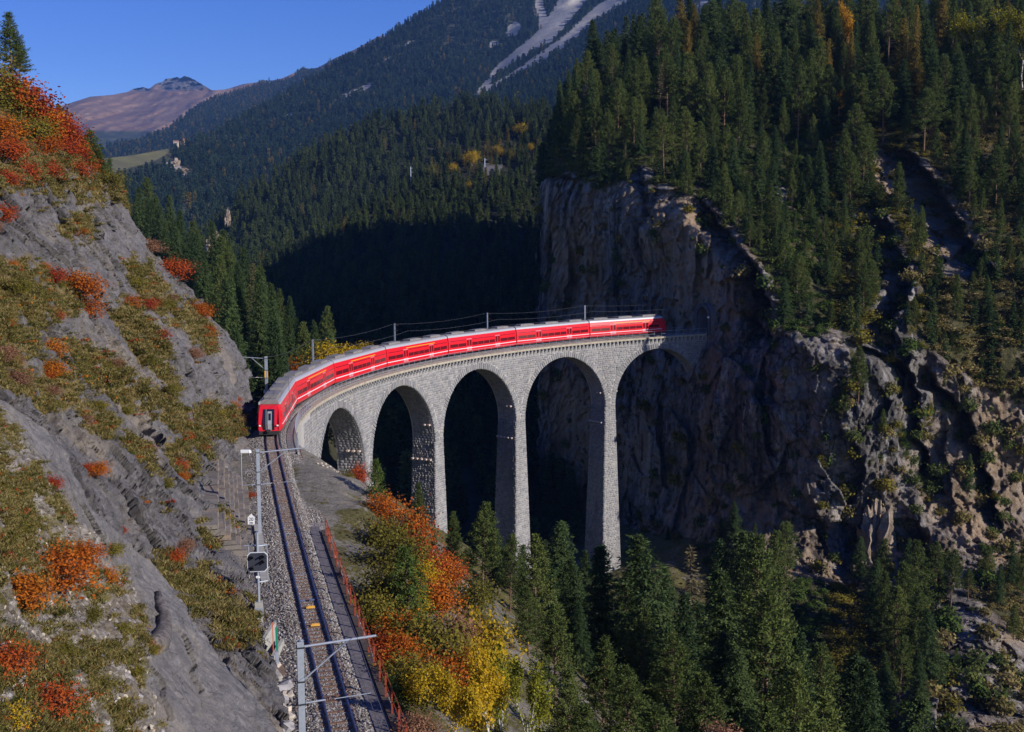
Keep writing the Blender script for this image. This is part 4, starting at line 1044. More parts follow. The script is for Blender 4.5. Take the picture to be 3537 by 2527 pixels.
    if not last:
        g_ = MB(); g_.prism([(-1.0, .6), (1.0, .6), (1.05, 2.9), (.7, 3.3), (-.7, 3.3), (-1.05, 2.9)], Lh-.05, Lh+.42); g_.build('gangway', M_UNDER, car)
    if first:
        # face: tall dark windscreen, grey end door, red corner pillars, lamps, coupler
        def fx(z): return -Lh - .03 + .32*max(0, z-1.25)
        def fpan(name, ya, yb, za, zb, m_, t=.03):
            mb = MB(); c = []
            zl = [za, 1.25, zb] if za < 1.25 < zb else [za, zb]
            for z in zl: c += [(fx(z)+.05, ya, z), (fx(z)-t, ya, z), (fx(z)-t, yb, z), (fx(z)+.05, yb, z)]
            F = []
            for i in range(len(zl)-1):
                q = 4*i; F += [(q, q+1, q+5, q+4)[::-1], (q+1, q+2, q+6, q+5)[::-1], (q+2, q+3, q+7, q+6)[::-1]]
            F += [(0, 1, 2, 3), tuple(4*(len(zl)-1)+i for i in (3, 2, 1, 0))]
            mb.add(c, F); return mb.build(name, m_, car)
        fpan('windscreen', -.58, .58, .62, 2.72, M_GLASS, .02)
        fpan('end_door', -.3, .12, .6, 2.5, M_GREYP, .045); fpan('door_window', -.22, .04, 1.6, 2.3, M_GLASS, .055)
        fpan('door_post', .24, .29, .6, 2.7, M_GREYP, .04)
        for y in (-.9, .9):
            fpan('headlight', y-.09, y+.09, 1.0, 1.14, M_LAMP, .05)
        m_ = MB(); m_.box(-Lh-.42, -Lh+.2, -.18, .18, .42, .68); m_.box(-Lh-.1, -Lh+.3, -1.0, 1.0, .12, .5); m_.build('coupler', M_UNDER, car)

# ================================================================== MASTS AND WIRES
def I_prof(mb, a, b, w=.16, d=.16, ang=0.0):
    a = Vector(a); b = Vector(b); M = Matrix.Rotation(ang, 3, 'Z'); ex = M @ Vector((1, 0, 0)); ey = M @ Vector((0, 1, 0))
    for c, hx, hy in ((ey*0, w*.12, d/2), (ey*(d/2), w/2, .012), (ey*(-d/2), w/2, .012)):
        L = [p + c + ex*sx*hx + ey*sy*hy for p in (a, b) for sx, sy in ((-1, -1), (1, -1), (1, 1), (-1, 1))]
        mb.hexa([tuple(q) for q in L])
def insul(mb, a, b, n=5, r=.06):
    a = Vector(a); b = Vector(b); pts = []; rad = []
    for i in range(n*2+1): pts.append(tuple(a.lerp(b, i/(n*2)))); rad.append(r if i % 2 else r*.45)
    mb.tube(pts, rad, 8)
M_INS = plain('insulator', (.12, .06, .045), .25, spec=.6)
CONTACT, MESS = 4.75, 5.75
def mast(s, off, top, arm, label, base_z=-.6, arm_z=-.25, w=.2, strut=True, extra=None):
    p = trk(s, off, base_z); o = empty('catenary_mast', tuple(p), 0, label, 'catenary mast', 'catenary masts along the railway'); b = np.array(o.location)
    ang = heading(s) - math.pi/2; top_z = top - base_z
    mb = MB(); I_prof(mb, (0, 0, 0), (0, 0, top_z), w, w, ang); mb.build('pole', M_STEEL, o)
    fb_ = MB(); M = Matrix.Rotation(ang, 4, 'Z'); fb_.box(-.3, .3, -.3, .3, -.6, .12, M); fb_.build('foundation', M_CONC, o)
    L = lambda s_, o_, z_: tuple(trk(s_, o_, z_) - b)
    sg = 1 if arm > 0 else -1
    if arm:
        e = off + arm
        mb = MB(); mb.tube([L(s, off + sg*.1, top + arm_z), L(s, e, top + arm_z + .18)], .05, 8); mb.build('arm', M_STEEL, o)
        if strut:
            mb = MB(); mb.tube([L(s, off + sg*.1, top + arm_z - 1.35), L(s, off + arm*.63, top + arm_z + .09)], .035, 7); mb.build('strut', M_STEEL, o)
        mb = MB()
        for zz in (top + arm_z, top + arm_z - 1.38, top - 2.55):
            q = trk(s, off, zz) - b; c = Matrix.Translation(Vector(q)) @ M; mb.box(-w*.62, w*.62, -w*.62, w*.62, -.03, .03, c)
        mb.build('clamp', M_DKSTEEL, o)
        mb = MB(); mb.tube([L(s, off + sg*.1, top - 2.55), L(s, off + sg*.95, top - 2.5)], .035, 7); mb.tube([L(s, off + sg*1.3, top - 2.5), L(s, off + sg*2.75, top - 2.42)], .018, 6); mb.build('steady_arm', M_STEEL, o)
        mb = MB(); insul(mb, L(s, off + sg*.95, top - 2.5), L(s, off + sg*1.3, top - 2.5), 4); insul(mb, L(s, e - sg*.35, top + arm_z + .1), L(s, e - sg*.2, top + arm_z - .55), 5); mb.build('insulator', M_INS, o)
    if extra: extra(o, L, M)
    return o
mast(-69.8, -1.95, 5.15, 3.0, 'nearest grey steel mast, its arm reaching over the track at the bottom', w=.26)
def cam_cage(o, L, M):
    mb = MB(); mb.tube([L(-32.5, -2.15, 3.2), L(-32.5, -3.3, 3.2), L(-32.5, -3.3, 5.6)], .035, 6); mb.build('camera_bracket', M_STEEL, o)
    mb = MB(); p = L(-32.5, -3.0, 5.62); mb.box(p[0]-.32, p[0]+.3, p[1]-.1, p[1]+.1, p[2]-.09, p[2]+.12); mb.tube([(p[0]+.25, p[1], p[2]+.03), (p[0]+.33, p[1], p[2]-.12)], .12, 10); mb.build('camera', M_WHITE, o)
mast(-32.5, -2.15, 5.75, 3.3, 'grey steel mast with a white camera on a bracket before the train', w=.24, extra=cam_cage)
def ysign(o, L, M):
    mb = MB()
    p = L(22.5, -2.35, 4.15); q = Matrix.Translation(Vector(p)) @ Matrix.Rotation(.15, 4, 'Z'); mb.box(-.2, .2, -.16, -.1, -.45, .45, q); mb.build('yellow_plate', M_BALISE, o)
    mb = MB(); p = L(22.5, -2.6, 2.1); mb.box(p[0]-.1, p[0]+.1, p[1]-.1, p[1]+.1, p[2]-.2, p[2]+.2); mb.build('small_box', M_WHITE, o)
mast(22.5, -2.35, 6.3, -2.7, 'twin steel mast with a yellow plate between the cliff corner and the train', w=.3, extra=ysign)
def top_fit(o, L, M):
    z = float(o.location.z); h = 6.35+.5
    mb = MB(); insul(mb, (.1, 0, h-.25), (.62, -.12, h-.3), 3, .05); insul(mb, (.1, 0, h-1.1), (.55, -.1, h-1.15), 3, .05); mb.build('insulator', M_INS, o)
    mb = MB(); mb.box(-.16, .16, -.16, .16, h-.02, h+.03); mb.build('cap', M_DKSTEEL, o)
for s, lab in ((43.0, 'steel mast standing behind the train in front of the yellow bushes'), (69.5, 'steel mast behind the train just left of the lone spruce top'), (95.0, 'steel mast behind the train in front of the black shadowed hillside'), (119.5, 'steel mast behind the train nearest the tunnel')):
    mast(s, -2.25, 6.35, 0, lab, base_z=-.5, extra=top_fit)
wire = empty('overhead_wires', tuple(trk(40, 0, CONTACT)), 0, 'thin overhead line wires above the track and along the train roof', 'overhead line'); wo = np.array(wire.location)
stn = [-69.8, -32.5, 22.5, 43.0, 69.5, 95.0, 119.5, 146.0]
for nm, zz, sag, off_, r_ in (('contact_wire', CONTACT-.75, .0, .25, .01), ('messenger_wire', CONTACT+.45, .4, .25, .011)):
    pts = []
    for a, b in zip([-94] + stn[:-1], stn):
        for t in np.linspace(0, 1, 9)[:-1]:
            s = a+(b-a)*t; pa, pb2 = trk(a, off_, zz), trk(b, off_, zz); p = pa+(pb2-pa)*t; p[2] -= sag*4*t*(1-t); pts.append(tuple(p-wo))
    mb = MB(); mb.tube(pts, r_, 4); mb.build(nm, M_WIRE, wire)
pts = []
for a, b in zip(stn[2:-1], stn[3:]):
    for t in np.linspace(0, 1, 7)[:-1]:
        pa, pb2 = trk(a, -2.6, 6.2), trk(b, -2.6, 6.2); p = pa+(pb2-pa)*t; p[2] -= .5*4*t*(1-t); pts.append(tuple(p-wo))
mb = MB(); mb.tube(pts, .011, 4); mb.build('feeder_wire', M_WIRE, wire)

# signal with its post and box
def signal():
    s, off = -50.5, -2.85
    base = trk(s, off, -.7); o = empty('railway_signal', tuple(base), 0, 'grey eight sided distant signal board with four hooded lamps on a post', 'railway signal')
    ang = heading(s) - math.pi/2; tilt = Matrix.Rotation(0.0, 4, 'X')
    M = Matrix.Rotation(ang - .1, 4, 'Z')
    mb = MB(); mb.tube([(0, 0, .3), (0, 0, 5.2)], .075, 8); mb.build('post', M_STEEL, o)
    mb = MB(); mb.box(-.21, .21, -.21, .21, -.5, 1.25, M); mb.build('plinth', M_CONC, o)
    mb = MB(); mb.box(-.235, .235, -.24, .2, .55, .95, M); mb.build('box', M_STEEL, o)
    mb = MB(); mb.box(-.11, .11, -.12, -.07, 2.62, 2.74, M); mb.build('number_plate', M_WHITE, o)
    zc, hw, ch = 3.55, .56, .16
    octa = [(-hw+ch, -hw), (hw-ch, -hw), (hw, -hw+ch), (hw, hw-ch), (hw-ch, hw), (-hw+ch, hw), (-hw, hw-ch), (-hw, -hw+ch)]
    def plate(k, y0, y1, name, m_):
        V = [M @ Vector((x*k, y0, zc+z*k)) for x, z in octa] + [M @ Vector((x*k, y1, zc+z*k)) for x, z in octa]; n = 8
        F = [(i, (i+1) % n, n+(i+1) % n, n+i) for i in range(n)] + [tuple(range(n-1, -1, -1)), tuple(range(n, 2*n))]
        mb = MB(); mb.add([tuple(v) for v in V], [q[::-1] for q in F]); mb.build(name, m_, o)
    plate(1.0, -.13, -.1, 'rim', plain('signal_rim', (.55, .56, .6), .5)); plate(.92, -.145, -.128, 'board', plain('signal_board', (.035, .038, .052), .5))
    for x, z in ((-.3, .27), (.3, .3), (.3, 0.0), (-.3, -.34)):
        mb = MB(); n = 9; V = []; F = []
        for y in (-.14, -.42):
            for i in range(n):
                t = math.pi*(-.12 + 1.24*i/(n-1)); V.append(tuple(M @ Vector((x + .115*math.cos(t), y, zc + z + .115*math.sin(t)))))
        F = [(i, i+1, n+i+1, n+i) for i in range(n-1)]; mb.add(V, F); mb.build('lamp_hood', M_DKSTEEL, o)
        mb = MB(); c = M @ Vector((x, -.15, zc+z)); c2 = M @ Vector((x, -.17, zc+z)); mb.tube([tuple(c), tuple(c2)], .085, 12); mb.build('lamp', M_GLASS, o)
    mb = MB()
    for x in (-.5, .5):
        for a, b in (((x, .25, 2.3), (x, .25, 4.45)), ((x, .25, 4.4), (x*.1, .05, 4.4)), ((x, .25, 2.35), (x*.1, .05, 2.35))): mb.tube([tuple(M @ Vector(a)), tuple(M @ Vector(b))], .03, 6)
    mb.tube([tuple(M @ Vector((-.75, .25, 4.4))), tuple(M @ Vector((.6, .25, 4.4)))], .03, 6); mb.build('ladder_frame', M_STEEL, o)
signal()
# kilometre board
def km_board():
    P0_ = slope_at(547, 1117) ; s = -33.5; p = trk(s, -2.75, -.6); o = empty('kilometre_board', tuple(p), 0, 'white pointed kilometre board reading 20 on a short post by the masonry', 'sign')
    mb = MB(); mb.tube([(0, .04, 0), (0, .04, 1.6)], .035, 6); mb.build('post', M_DKSTEEL, o)
    pf = [(-.24, 1.2), (.24, 1.2), (.24, 1.72), (0, 1.95), (-.24, 1.72)]; mb = MB(); mb.add([(x, -.02, z) for x, z in pf] + [(x, .02, z) for x, z in pf], [(0, 1, 2, 3, 4), (9, 8, 7, 6, 5)] + [(i, i+5, (i+1) % 5+5, (i+1) % 5) for i in range(5)]); mb.build('board', M_WHITE, o)
    for body_, size, z in (('20', .34, 1.46), ('280', .19, 1.25)):
        cu = bpy.data.curves.new('digits', 'FONT'); cu.body = body_; cu.size = size; cu.align_x = 'CENTER'; cu.extrude = .003
        t0_ = bpy.data.objects.new('digits', cu); dme = bpy.data.meshes.new_from_object(t0_); bpy.data.objects.remove(t0_); dme.materials.clear(); dme.materials.append(M_DKSTEEL); t_ = bpy.data.objects.new('digits', dme); link(t_, o); t_.location = (0, -.026, z); t_.rotation_euler = (math.pi/2, 0, 0)
km_board()
# drain with wing walls, green and white pole, cable mat, kerb
def drain():
    p = trk(-57.3, -2.75, -.5); o = empty('concrete_drain', tuple(p), 0, 'open concrete drain chamber with slanting wing walls left of the track', 'drain'); h = heading(-57.3)-math.pi/2
    M = Matrix.Rotation(h, 4, 'Z')
    def B(name, x0, x1, y0, y1, z0, z1, m_=M_CONC, R=0.0):
        mb = MB(); mb.box(x0, x1, y0, y1, z0, z1, M @ Matrix.Rotation(R, 4, 'Z')); return mb.build(name, m_, o)
    for a, b, z0, z1, nm in (((-.55, -.3), (.55, 2.6), .9, 1.35, 'back_wall'), ((-.62, -.4), (-.5, -2.2), .85, .55, 'side_wall'), ((-.5, -2.2), (.85, -4.4), .55, .15, 'wing_wall'), ((.15, -.6), (.9, 1.9), .45, .62, 'front_wall'), ((.15, -.6), (.5, -2.6), .42, .3, 'front_wing')):
        mb = MB(); a_ = Vector((*a, 0)); b_ = Vector((*b, 0)); d = (b_-a_).normalized(); r = Vector((d.y, -d.x, 0))*.09
        c = [a_-r, a_+r, b_+r, b_-r]; V = [tuple(M @ (q + Vector((0, 0, -1.2)))) for q in c] + [tuple(M @ (q + Vector((0, 0, z)))) for q, z in zip(c, (z0, z0, z1, z1))]
        mb.hexa(V); mb.build(nm, M_CONC, o)
    B('cabinet', .38, .55, -.95, -.75, -.3, .95, M_STEEL); B('floor', -.5, .3, -2.4, .4, -.55, -.45, M_DKSTEEL)
    mb = MB(); mb.box(.42, .95, -4.9, -3.9, -.4, .12, M); mb.build('end_block', M_CONC, o)
    q = trk(-57.8, -2.25, -.45); o2 = empty('marker_pole', tuple(q), 0, 'green and white marker pole standing beside the drain', 'marker pole')
    mb = MB(); mb.beam((0, 0, .45), (-.02, 0, 2.0), .09, .09); mb.build('upper', plain('green_paint', (.02, .25, .14), .5), o2); mb = MB(); mb.beam((.005, 0, 0), (0, 0, .45), .085, .085); mb.build('foot', M_WHITE, o2)
    q = trk(-56.9, -2.4, -.45); o3 = empty('marker_pole', tuple(q), 0, 'thin orange marker rod behind the green pole', 'marker pole'); mb = MB(); mb.beam((0, 0, 0), (0, 0, 2.0), .04, .04); mb.build('rod', plain('orange_paint', (.6, .13, .04), .6), o3); mb = MB(); mb.box(-.05, .05, -.05, .05, 2.0, 2.06); mb.build('cap', M_DKSTEEL, o3)
    q = trk(-58.6, -1.85, -.36); mb = MB(); mb.box(-.5, .5, -.75, .75, -.02, .03, Matrix.Rotation(h, 4, 'Z'))
    for k in range(9): mb.box(-.5, .5, -.72+k*.17, -.66+k*.17, .03, .045, Matrix.Rotation(h, 4, 'Z'))
    tag(mb.build('ribbed_mat', plain('brown_plastic', (.16, .11, .08), .8), loc=tuple(q)), 'brown ribbed mat lying on the ballast by the green pole', 'mat')
drain()

# ================================================================== PLANTS
M_SPRUCE = leaf_mat('spruce_needles', [(0, (.034, .056, .024)), (.45, (.058, .088, .034)), (.8, (.085, .118, .04)), (1, (.115, .14, .05))], .3, .5)
M_PINE = leaf_mat('pine_needles', [(0, (.05, .068, .022)), (.45, (.09, .117, .034)), (.8, (.135, .16, .044)), (1, (.18, .18, .06))], .32, .5)
M_YOUNG = leaf_mat('young_pine_needles', [(0, (.045, .07, .018)), (.5, (.075, .115, .028)), (1, (.13, .15, .04))], .25, .3)
M_DRY = leaf_mat('withered_needles', [(0, (.08, .07, .04)), (.6, (.15, .12, .06)), (1, (.2, .17, .1))], .2, .4)
M_LARCH = leaf_mat('larch_needles', [(0, (.1, .085, .02)), (.6, (.2, .15, .035)), (1, (.3, .2, .05))], .25, .5)
M_ORANGE = leaf_mat('orange_leaves', [(0, (.2, .05, .02)), (.3, (.36, .085, .016)), (.65, (.46, .14, .018)), (1, (.44, .21, .03))], .35, .35)
M_RED = M_RED
M_REDLEAF = leaf_mat('red_leaves', [(0, (.16, .03, .025)), (.35, (.32, .045, .022)), (.7, (.42, .09, .02)), (1, (.42, .16, .03))], .35, .35)
M_YELLOW = leaf_mat('yellow_leaves', [(0, (.2, .16, .02)), (.35, (.38, .26, .02)), (.7, (.52, .34, .022)), (1, (.5, .24, .025))], .35, .35)
M_OLIVE = leaf_mat('olive_leaves', [(0, (.08, .075, .018)), (.5, (.16, .14, .028)), (.85, (.26, .2, .03)), (1, (.34, .22, .035))], .35, .35)
M_RUSSET = leaf_mat('russet_leaves', [(0, (.14, .07, .045)), (.5, (.24, .12, .07)), (1, (.36, .2, .12))], .3, .35)
M_GRASS = leaf_mat('dry_grass', [(0, (.09, .085, .024)), (.4, (.19, .155, .05)), (.75, (.3, .235, .095)), (1, (.4, .31, .15))], .35, .5)
M_HERB = leaf_mat('low_herbs', [(0, (.035, .045, .014)), (.4, (.075, .08, .02)), (.75, (.15, .1, .03)), (1, (.26, .09, .03))], .3, .5)

M_DARKBARK = plain('dark_bark', (.03, .027, .022), .95)
def diamonds(C, D, L, W, g, drop=0.0, N=None):
    """needle sprays and leaves: kite shaped quads from C along D"""
    C = np.asarray(C, float); D = np.asarray(D, float); D /= np.linalg.norm(D, axis=1)[:, None]
    n = len(C); u = g.normal(size=(n, 3)) if N is None else np.asarray(N, float)/np.linalg.norm(N, axis=1)[:, None] + g.normal(0, .42, (n, 3)); w = np.cross(D, u); w /= np.linalg.norm(w, axis=1)[:, None] + 1e-9
    L = np.broadcast_to(L, n)[:, None]; W = np.broadcast_to(W, n)[:, None]
    mid = C + D*L*.45; tip = C + D*L; tip[:, 2] -= drop*L[:, 0]
    V = np.stack([C, mid + w*W, tip, mid - w*W], 1).reshape(-1, 3)
    return V, np.arange(4*n).reshape(-1, 4)
def join(parts):
    Vs, Fs, k = [], [], 0
    for V, F in parts: Vs.append(V); Fs.append(F + k); k += len(V)
    return np.concatenate(Vs), np.concatenate(Fs)
def tube_np(P, r, n=6):
    mb = MB(); mb.tube(P, r, n, False); return np.array(mb.v), np.array(mb.f)
def conifer(seed, h, rmax, kind='spruce', dz=.42, nb=6, ns=7, spray=.55, wid=.09, z0=.12, bare=.0, fine=1):
    """returns (trunk V,F), (crown V,F)"""
    g = np.random.default_rng(seed); lean = g.normal(0, .022, 2)*h
    def axis(z): t = z/h; return np.array([lean[0]*t*t, lean[1]*t*t, z])
    zs = np.linspace(0, h*.985, 9); r0 = .011*h + .04
    parts = [tube_np([tuple(axis(z)) for z in zs], [max(.015, r0*(1-z/h)**.8) for z in zs], 7)]
    C, D, L, W = [], [], [], []
    z = h*z0
    gaps = g.random(40)
    while z < h*.985:
        t = (z/h - z0)/(1-z0)
        if kind == 'spruce': Lb = rmax*(1-t)**.82*(.55 + .45*min(1, t*9+.3))
        else: Lb = rmax*((1-t)**.7)*(.7 + .3*min(1, t*4))*g.uniform(.8, 1.1)
        Lb = max(Lb, .18)
        n_here = max(3, int(nb*(1 if kind == 'spruce' else .8)))
        a0 = g.random()*6.28
        for k in range(n_here):
            if g.random() < (.08 if kind == 'spruce' else .18): continue
            a = a0 + 6.283*k/n_here + g.normal(0, .25); lb = Lb*g.uniform(.68, 1.15)
            el = (.35*t - .32 if kind == 'spruce' else .5*t - .02) + g.normal(0, .1)
            d = np.array([math.cos(a)*math.cos(el), math.sin(a)*math.cos(el), math.sin(el)]); base = axis(z)
            side = np.array([-math.sin(a), math.cos(a), 0])
            if t < bare and g.random() < .75:
                parts.append(tube_np([tuple(base), tuple(base + d*lb*.55)], [.03, .012], 3)); continue
            if kind != 'spruce' and lb > .8: parts.append(tube_np([tuple(base), tuple(base + d*lb*.75)], [.02+.008*lb, .01], 3))
            n = max(2, int(ns*lb/rmax*1.15 + 1)); u = np.linspace(.16 if kind == 'spruce' else .4, 1.0, n)
            for q in u:
                p = base + d*lb*q; p[2] += (.10 if kind == 'spruce' else .16)*lb*(q*q) - (.06*lb*q if kind == 'spruce' else 0)
                ls = spray*(1.15 - .55*q)*g.uniform(.75, 1.25)*(.6 + .4*lb/rmax)
                if kind == 'spruce':
                    for sg in (-1, 1):
                        dd = d*.62 + side*sg*.78 + np.array([0, 0, -.22 + g.normal(0, .12)]); C.append(p); D.append(dd); L.append(ls); W.append(wid*g.uniform(.8, 1.3))
                    if g.random() < .6: C.append(p); D.append(d + np.array([0, 0, -.5*g.random()])); L.append(ls*.8); W.append(wid)
                else:
                    for _ in range(4):
                        dd = d*.45 + g.normal(0, .55, 3) + np.array([0, 0, .3]); C.append(p + g.normal(0, .1*lb, 3)*(.4, .4, .5)); D.append(dd); L.append(ls*.85); W.append(wid*1.15)
            C.append(base + d*lb*.95 + np.array([0, 0, .08*lb])); D.append(d + (0, 0, .15)); L.append(spray*.7); W.append(wid)
        z += dz*g.uniform(.8, 1.25)*(1 - .35*t)
    for _ in range(5): C.append(axis(h*.95)); D.append(np.array([g.normal(0, .25), g.normal(0, .25), 1])); L.append(h*.05*g.uniform(.6, 1.1)); W.append(wid*.8)
    C = np.array(C); D = np.array(D, float); D /= np.linalg.norm(D, axis=1)[:, None]; L = np.array(L); W = np.array(W)
    if fine > 1:
        k = len(C); C = np.repeat(C, fine, 0) + g.normal(0, .12, (k*fine, 3)); D = np.repeat(D, fine, 0) + g.normal(0, .3, (k*fine, 3)); L = np.repeat(L, fine)*g.uniform(.5, .9, k*fine); W = np.repeat(W, fine)*.62
    N = np.c_[C[:, :2] - np.outer(C[:, 2]/h, [0, 0]), np.zeros(len(C))]; N /= np.linalg.norm(N, axis=1)[:, None] + .05; N[:, 2] += .75
    return join(parts), diamonds(C, D, L, W, g, .12 if kind == 'spruce' else -.05, N)
def broadleaf(seed, h, rad, nleaf, leaf=.2, stems=1, z0=.25, spread=.55, clump=.5, flat=1.0):
    g = np.random.default_rng(seed); parts = []; tips = []
    def grow(p, d, l, r, lev):
        q = p + d*l; m = (p+q)/2 + g.normal(0, .06*l, 3)
        parts.append(tube_np([tuple(p), tuple(m), tuple(q)], [r, r*.8, r*.6], 5 if lev < 2 else 3)); tips.append((q, l))
        if lev >= 1: tips.append((m, l))
        if lev < 3:
            for _ in range(3 if lev else 4):
                dd = d + g.normal(0, spread, 3); dd[2] = dd[2]*flat + .25; dd /= np.linalg.norm(dd); grow(p + d*l*g.uniform(.55, 1.0), dd, l*g.uniform(.5, .75), r*.55, lev+1)
    for k in range(stems):
        a = g.random()*6.28; d = np.array([math.cos(a)*.35*(stems > 1), math.sin(a)*.35*(stems > 1), 1.0]) + g.normal(0, .06, 3); d /= np.linalg.norm(d)
        grow(np.array([g.normal(0, .1)*(stems > 1), g.normal(0, .1)*(stems > 1), 0.0]), d, h*.42, .012*h+.02, 0)
    T = np.array([t[0] for t in tips]); k = g.integers(0, len(T), nleaf)
    # crown fits the wanted height and radius
    C = T[k] + g.normal(0, clump*rad*.35, (nleaf, 3))
    c = C[:, :2].mean(0); rr = np.percentile(np.hypot(*(C[:, :2]-c).T), 92); f = np.array([rad/rr, rad/rr, h*.96/np.percentile(C[:, 2], 99)])
    C = C*f; keep = C[:, 2] > h*z0*g.uniform(.4, 1.3, nleaf); C = C[keep]; D = g.normal(0, 1, (len(C), 3)); D[:, 2] -= .35
    (V, F) = join(parts); V = V*f
    N = C - np.array([*C[:, :2].mean(0), C[:, 2].mean()*.7]); N[:, 2] += .25*h
    return (V, F), diamonds(C, D, leaf*g.uniform(.6, 1.2, len(C)), leaf*.34*g.uniform(.7, 1.3, len(C)), g, 0, N)
def proto(nm, pc, mt, mc):
    (tv, tf), (cv, cf) = pc
    # tube faces are quads
    return dict(trunk=new_mesh(nm + '_trunk', tv, tf, [mt], True), crown=new_mesh(nm + '_crown', cv, cf, [mc]), pc=pc, mt=mt, mc=mc, h=float(max(cv[:, 2].max(), .1)))
def merged(nm, p):
    (tv, tf), (cv, cf) = p['pc']
    V = np.concatenate([tv, cv]); F = np.concatenate([tf, cf + len(tv)]); me = new_mesh(nm, V, F, [p['mt'], p['mc']], False, np.r_[np.zeros(len(tf)), np.ones(len(cf))])
    return bpy.data.objects.new(nm, me)
def scatter(name, P, rotz, scl, protos, seed, label=None, tilt=None, idx=None):
    """a mass of small plants or stones: one object"""
    P = np.asarray(P, float); n = len(P); me = bpy.data.meshes.new(name); me.vertices.add(n); me.vertices.foreach_set('co', P.astype(np.float32).ravel())
    r = np.zeros((n, 3), np.float32); r[:, 2] = rotz
    if tilt is not None: r[:, :2] = tilt
    a = me.attributes.new('rot', 'FLOAT_VECTOR', 'POINT'); a.data.foreach_set('vector', r.ravel())
    s = np.asarray(scl, np.float32); s = np.repeat(s[:, None], 3, 1) if s.ndim == 1 else s
    a = me.attributes.new('scl', 'FLOAT_VECTOR', 'POINT'); a.data.foreach_set('vector', np.ascontiguousarray(s).ravel())
    a = me.attributes.new('pick', 'INT', 'POINT'); a.data.foreach_set('value', (np.random.default_rng(seed).integers(0, len(protos), n) if idx is None else idx).astype(np.int32))
    o = obj(name, me); o['kind'] = 'stuff'
    if label: o['label'] = label
    c = bpy.data.collections.new(name + '_kinds')
    for q in protos: c.objects.link(q)
    ng = bpy.data.node_groups.new(name, 'GeometryNodeTree')
    ng.interface.new_socket('Geometry', in_out='INPUT', socket_type='NodeSocketGeometry'); ng.interface.new_socket('Geometry', in_out='OUTPUT', socket_type='NodeSocketGeometry')
    N = ng.nodes; i = N.new('NodeGroupInput'); out = N.new('NodeGroupOutput'); ip = N.new('GeometryNodeInstanceOnPoints'); ci = N.new('GeometryNodeCollectionInfo')
    ci.inputs['Collection'].default_value = c; ci.inputs['Separate Children'].default_value = True; ci.inputs['Reset Children'].default_value = True
    def at_(nm, ty):
        q = N.new('GeometryNodeInputNamedAttribute'); q.data_type = ty; q.inputs[0].default_value = nm; return next(s_ for s_ in q.outputs if s_.enabled and s_.name == 'Attribute')
    e2r = N.new('FunctionNodeEulerToRotation'); l = ng.links.new
    l(at_('rot', 'FLOAT_VECTOR'), e2r.inputs[0]); l(i.outputs[0], ip.inputs['Points']); l(ci.outputs[0], ip.inputs['Instance']); ip.inputs['Pick Instance'].default_value = True
    l(at_('pick', 'INT'), ip.inputs['Instance Index']); l(e2r.outputs[0], ip.inputs['Rotation']); l(at_('scl', 'FLOAT_VECTOR'), ip.inputs['Scale']); l(ip.outputs[0], out.inputs[0])
    md = o.modifiers.new('scatter', 'NODES'); md.node_group = ng
    return o
prng = np.random.default_rng(21)
# prototypes: heights about 15 m, scaled when planted
SPR = [proto('spruce', conifer(100+i, 16, 3.3+.4*(i % 3), 'spruce', .36, 7, 9, .75, .1, .06+.05*(i % 3), .06, 3), M_BARK, M_SPRUCE) for i in range(4)]
PIN = [proto('pine', conifer(200+i, 14, 3.2+.4*(i % 3), 'pine', .42, 8, 7, .72, .1, .08+.1*(i % 3), .16, 3), M_PBARK, M_PINE) for i in range(5)]
YNG = [proto('young_pine', conifer(300+i, 7, 1.9, 'pine', .3, 7, 6, .5, .085, .04, 0, 2), M_PBARK, M_YOUNG) for i in range(3)]
DRY = [proto('dry_spruce', conifer(320+i, 15, 2.0, 'spruce', .5, 5, 5, .6, .07, .2, .3), M_BARK, M_DRY) for i in range(2)]
LAR = [proto('larch', conifer(330+i, 17, 2.6, 'spruce', .42, 7, 8, .75, .1, .12, .1, 2), M_BARK, M_LARCH) for i in range(2)]
M_HILL = leaf_mat('hill_needles', [(0, (.038, .058, .022)), (.45, (.075, .1, .035)), (.8, (.11, .135, .045)), (1, (.15, .16, .055))], .3, .6)
FAR_S = [merged('far_spruce', proto('far_spruce', conifer(400+i, 17, 3.0+.5*(i % 2), 'spruce', 1.0, 6, 3, 1.7, .36, .03), M_DARKBARK, M_HILL)) for i in range(4)]
M_TINYN = leaf_mat('haze_blue_needles', [(0, (.024, .045, .03)), (.45, (.042, .07, .044)), (.8, (.06, .09, .05)), (1, (.09, .11, .05))], .25, .6)  # bluer tone puts distance haze into the needle colour
FAR_P = [merged('far_pine', proto('far_pine', conifer(420+i, 15, 2.9, 'pine', 1.1, 6, 3, 1.6, .38, .1), M_DARKBARK, M_HILL)) for i in range(3)]
FAR_L = [merged('far_larch', proto('far_larch', conifer(430+i, 16, 2.5, 'spruce', 1.3, 5, 3, 1.5, .26, .1), M_BARK, M_LARCH)) for i in range(2)]
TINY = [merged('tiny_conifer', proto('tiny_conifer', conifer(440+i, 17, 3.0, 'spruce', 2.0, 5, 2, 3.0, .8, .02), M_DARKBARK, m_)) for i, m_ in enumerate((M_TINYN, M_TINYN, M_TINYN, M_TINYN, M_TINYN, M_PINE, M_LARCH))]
plants = []                                                          # (root, descriptors) labelled at the end
def plant(name, p, base, h, rz, cat, look, place, group, wide=1.0, part=('trunk', 'crown')):
    sc = h/p['h']; o = empty(name, tuple(base), rz); o.scale = (sc*wide, sc*wide, sc)
    for nm in part: obj(nm, p['trunk' if nm in ('trunk', 'stems') else 'crown'], o)
    o['category'] = cat; o['group'] = group; plants.append((o, look, place, float(pix(np.array(base))[0]))); return o

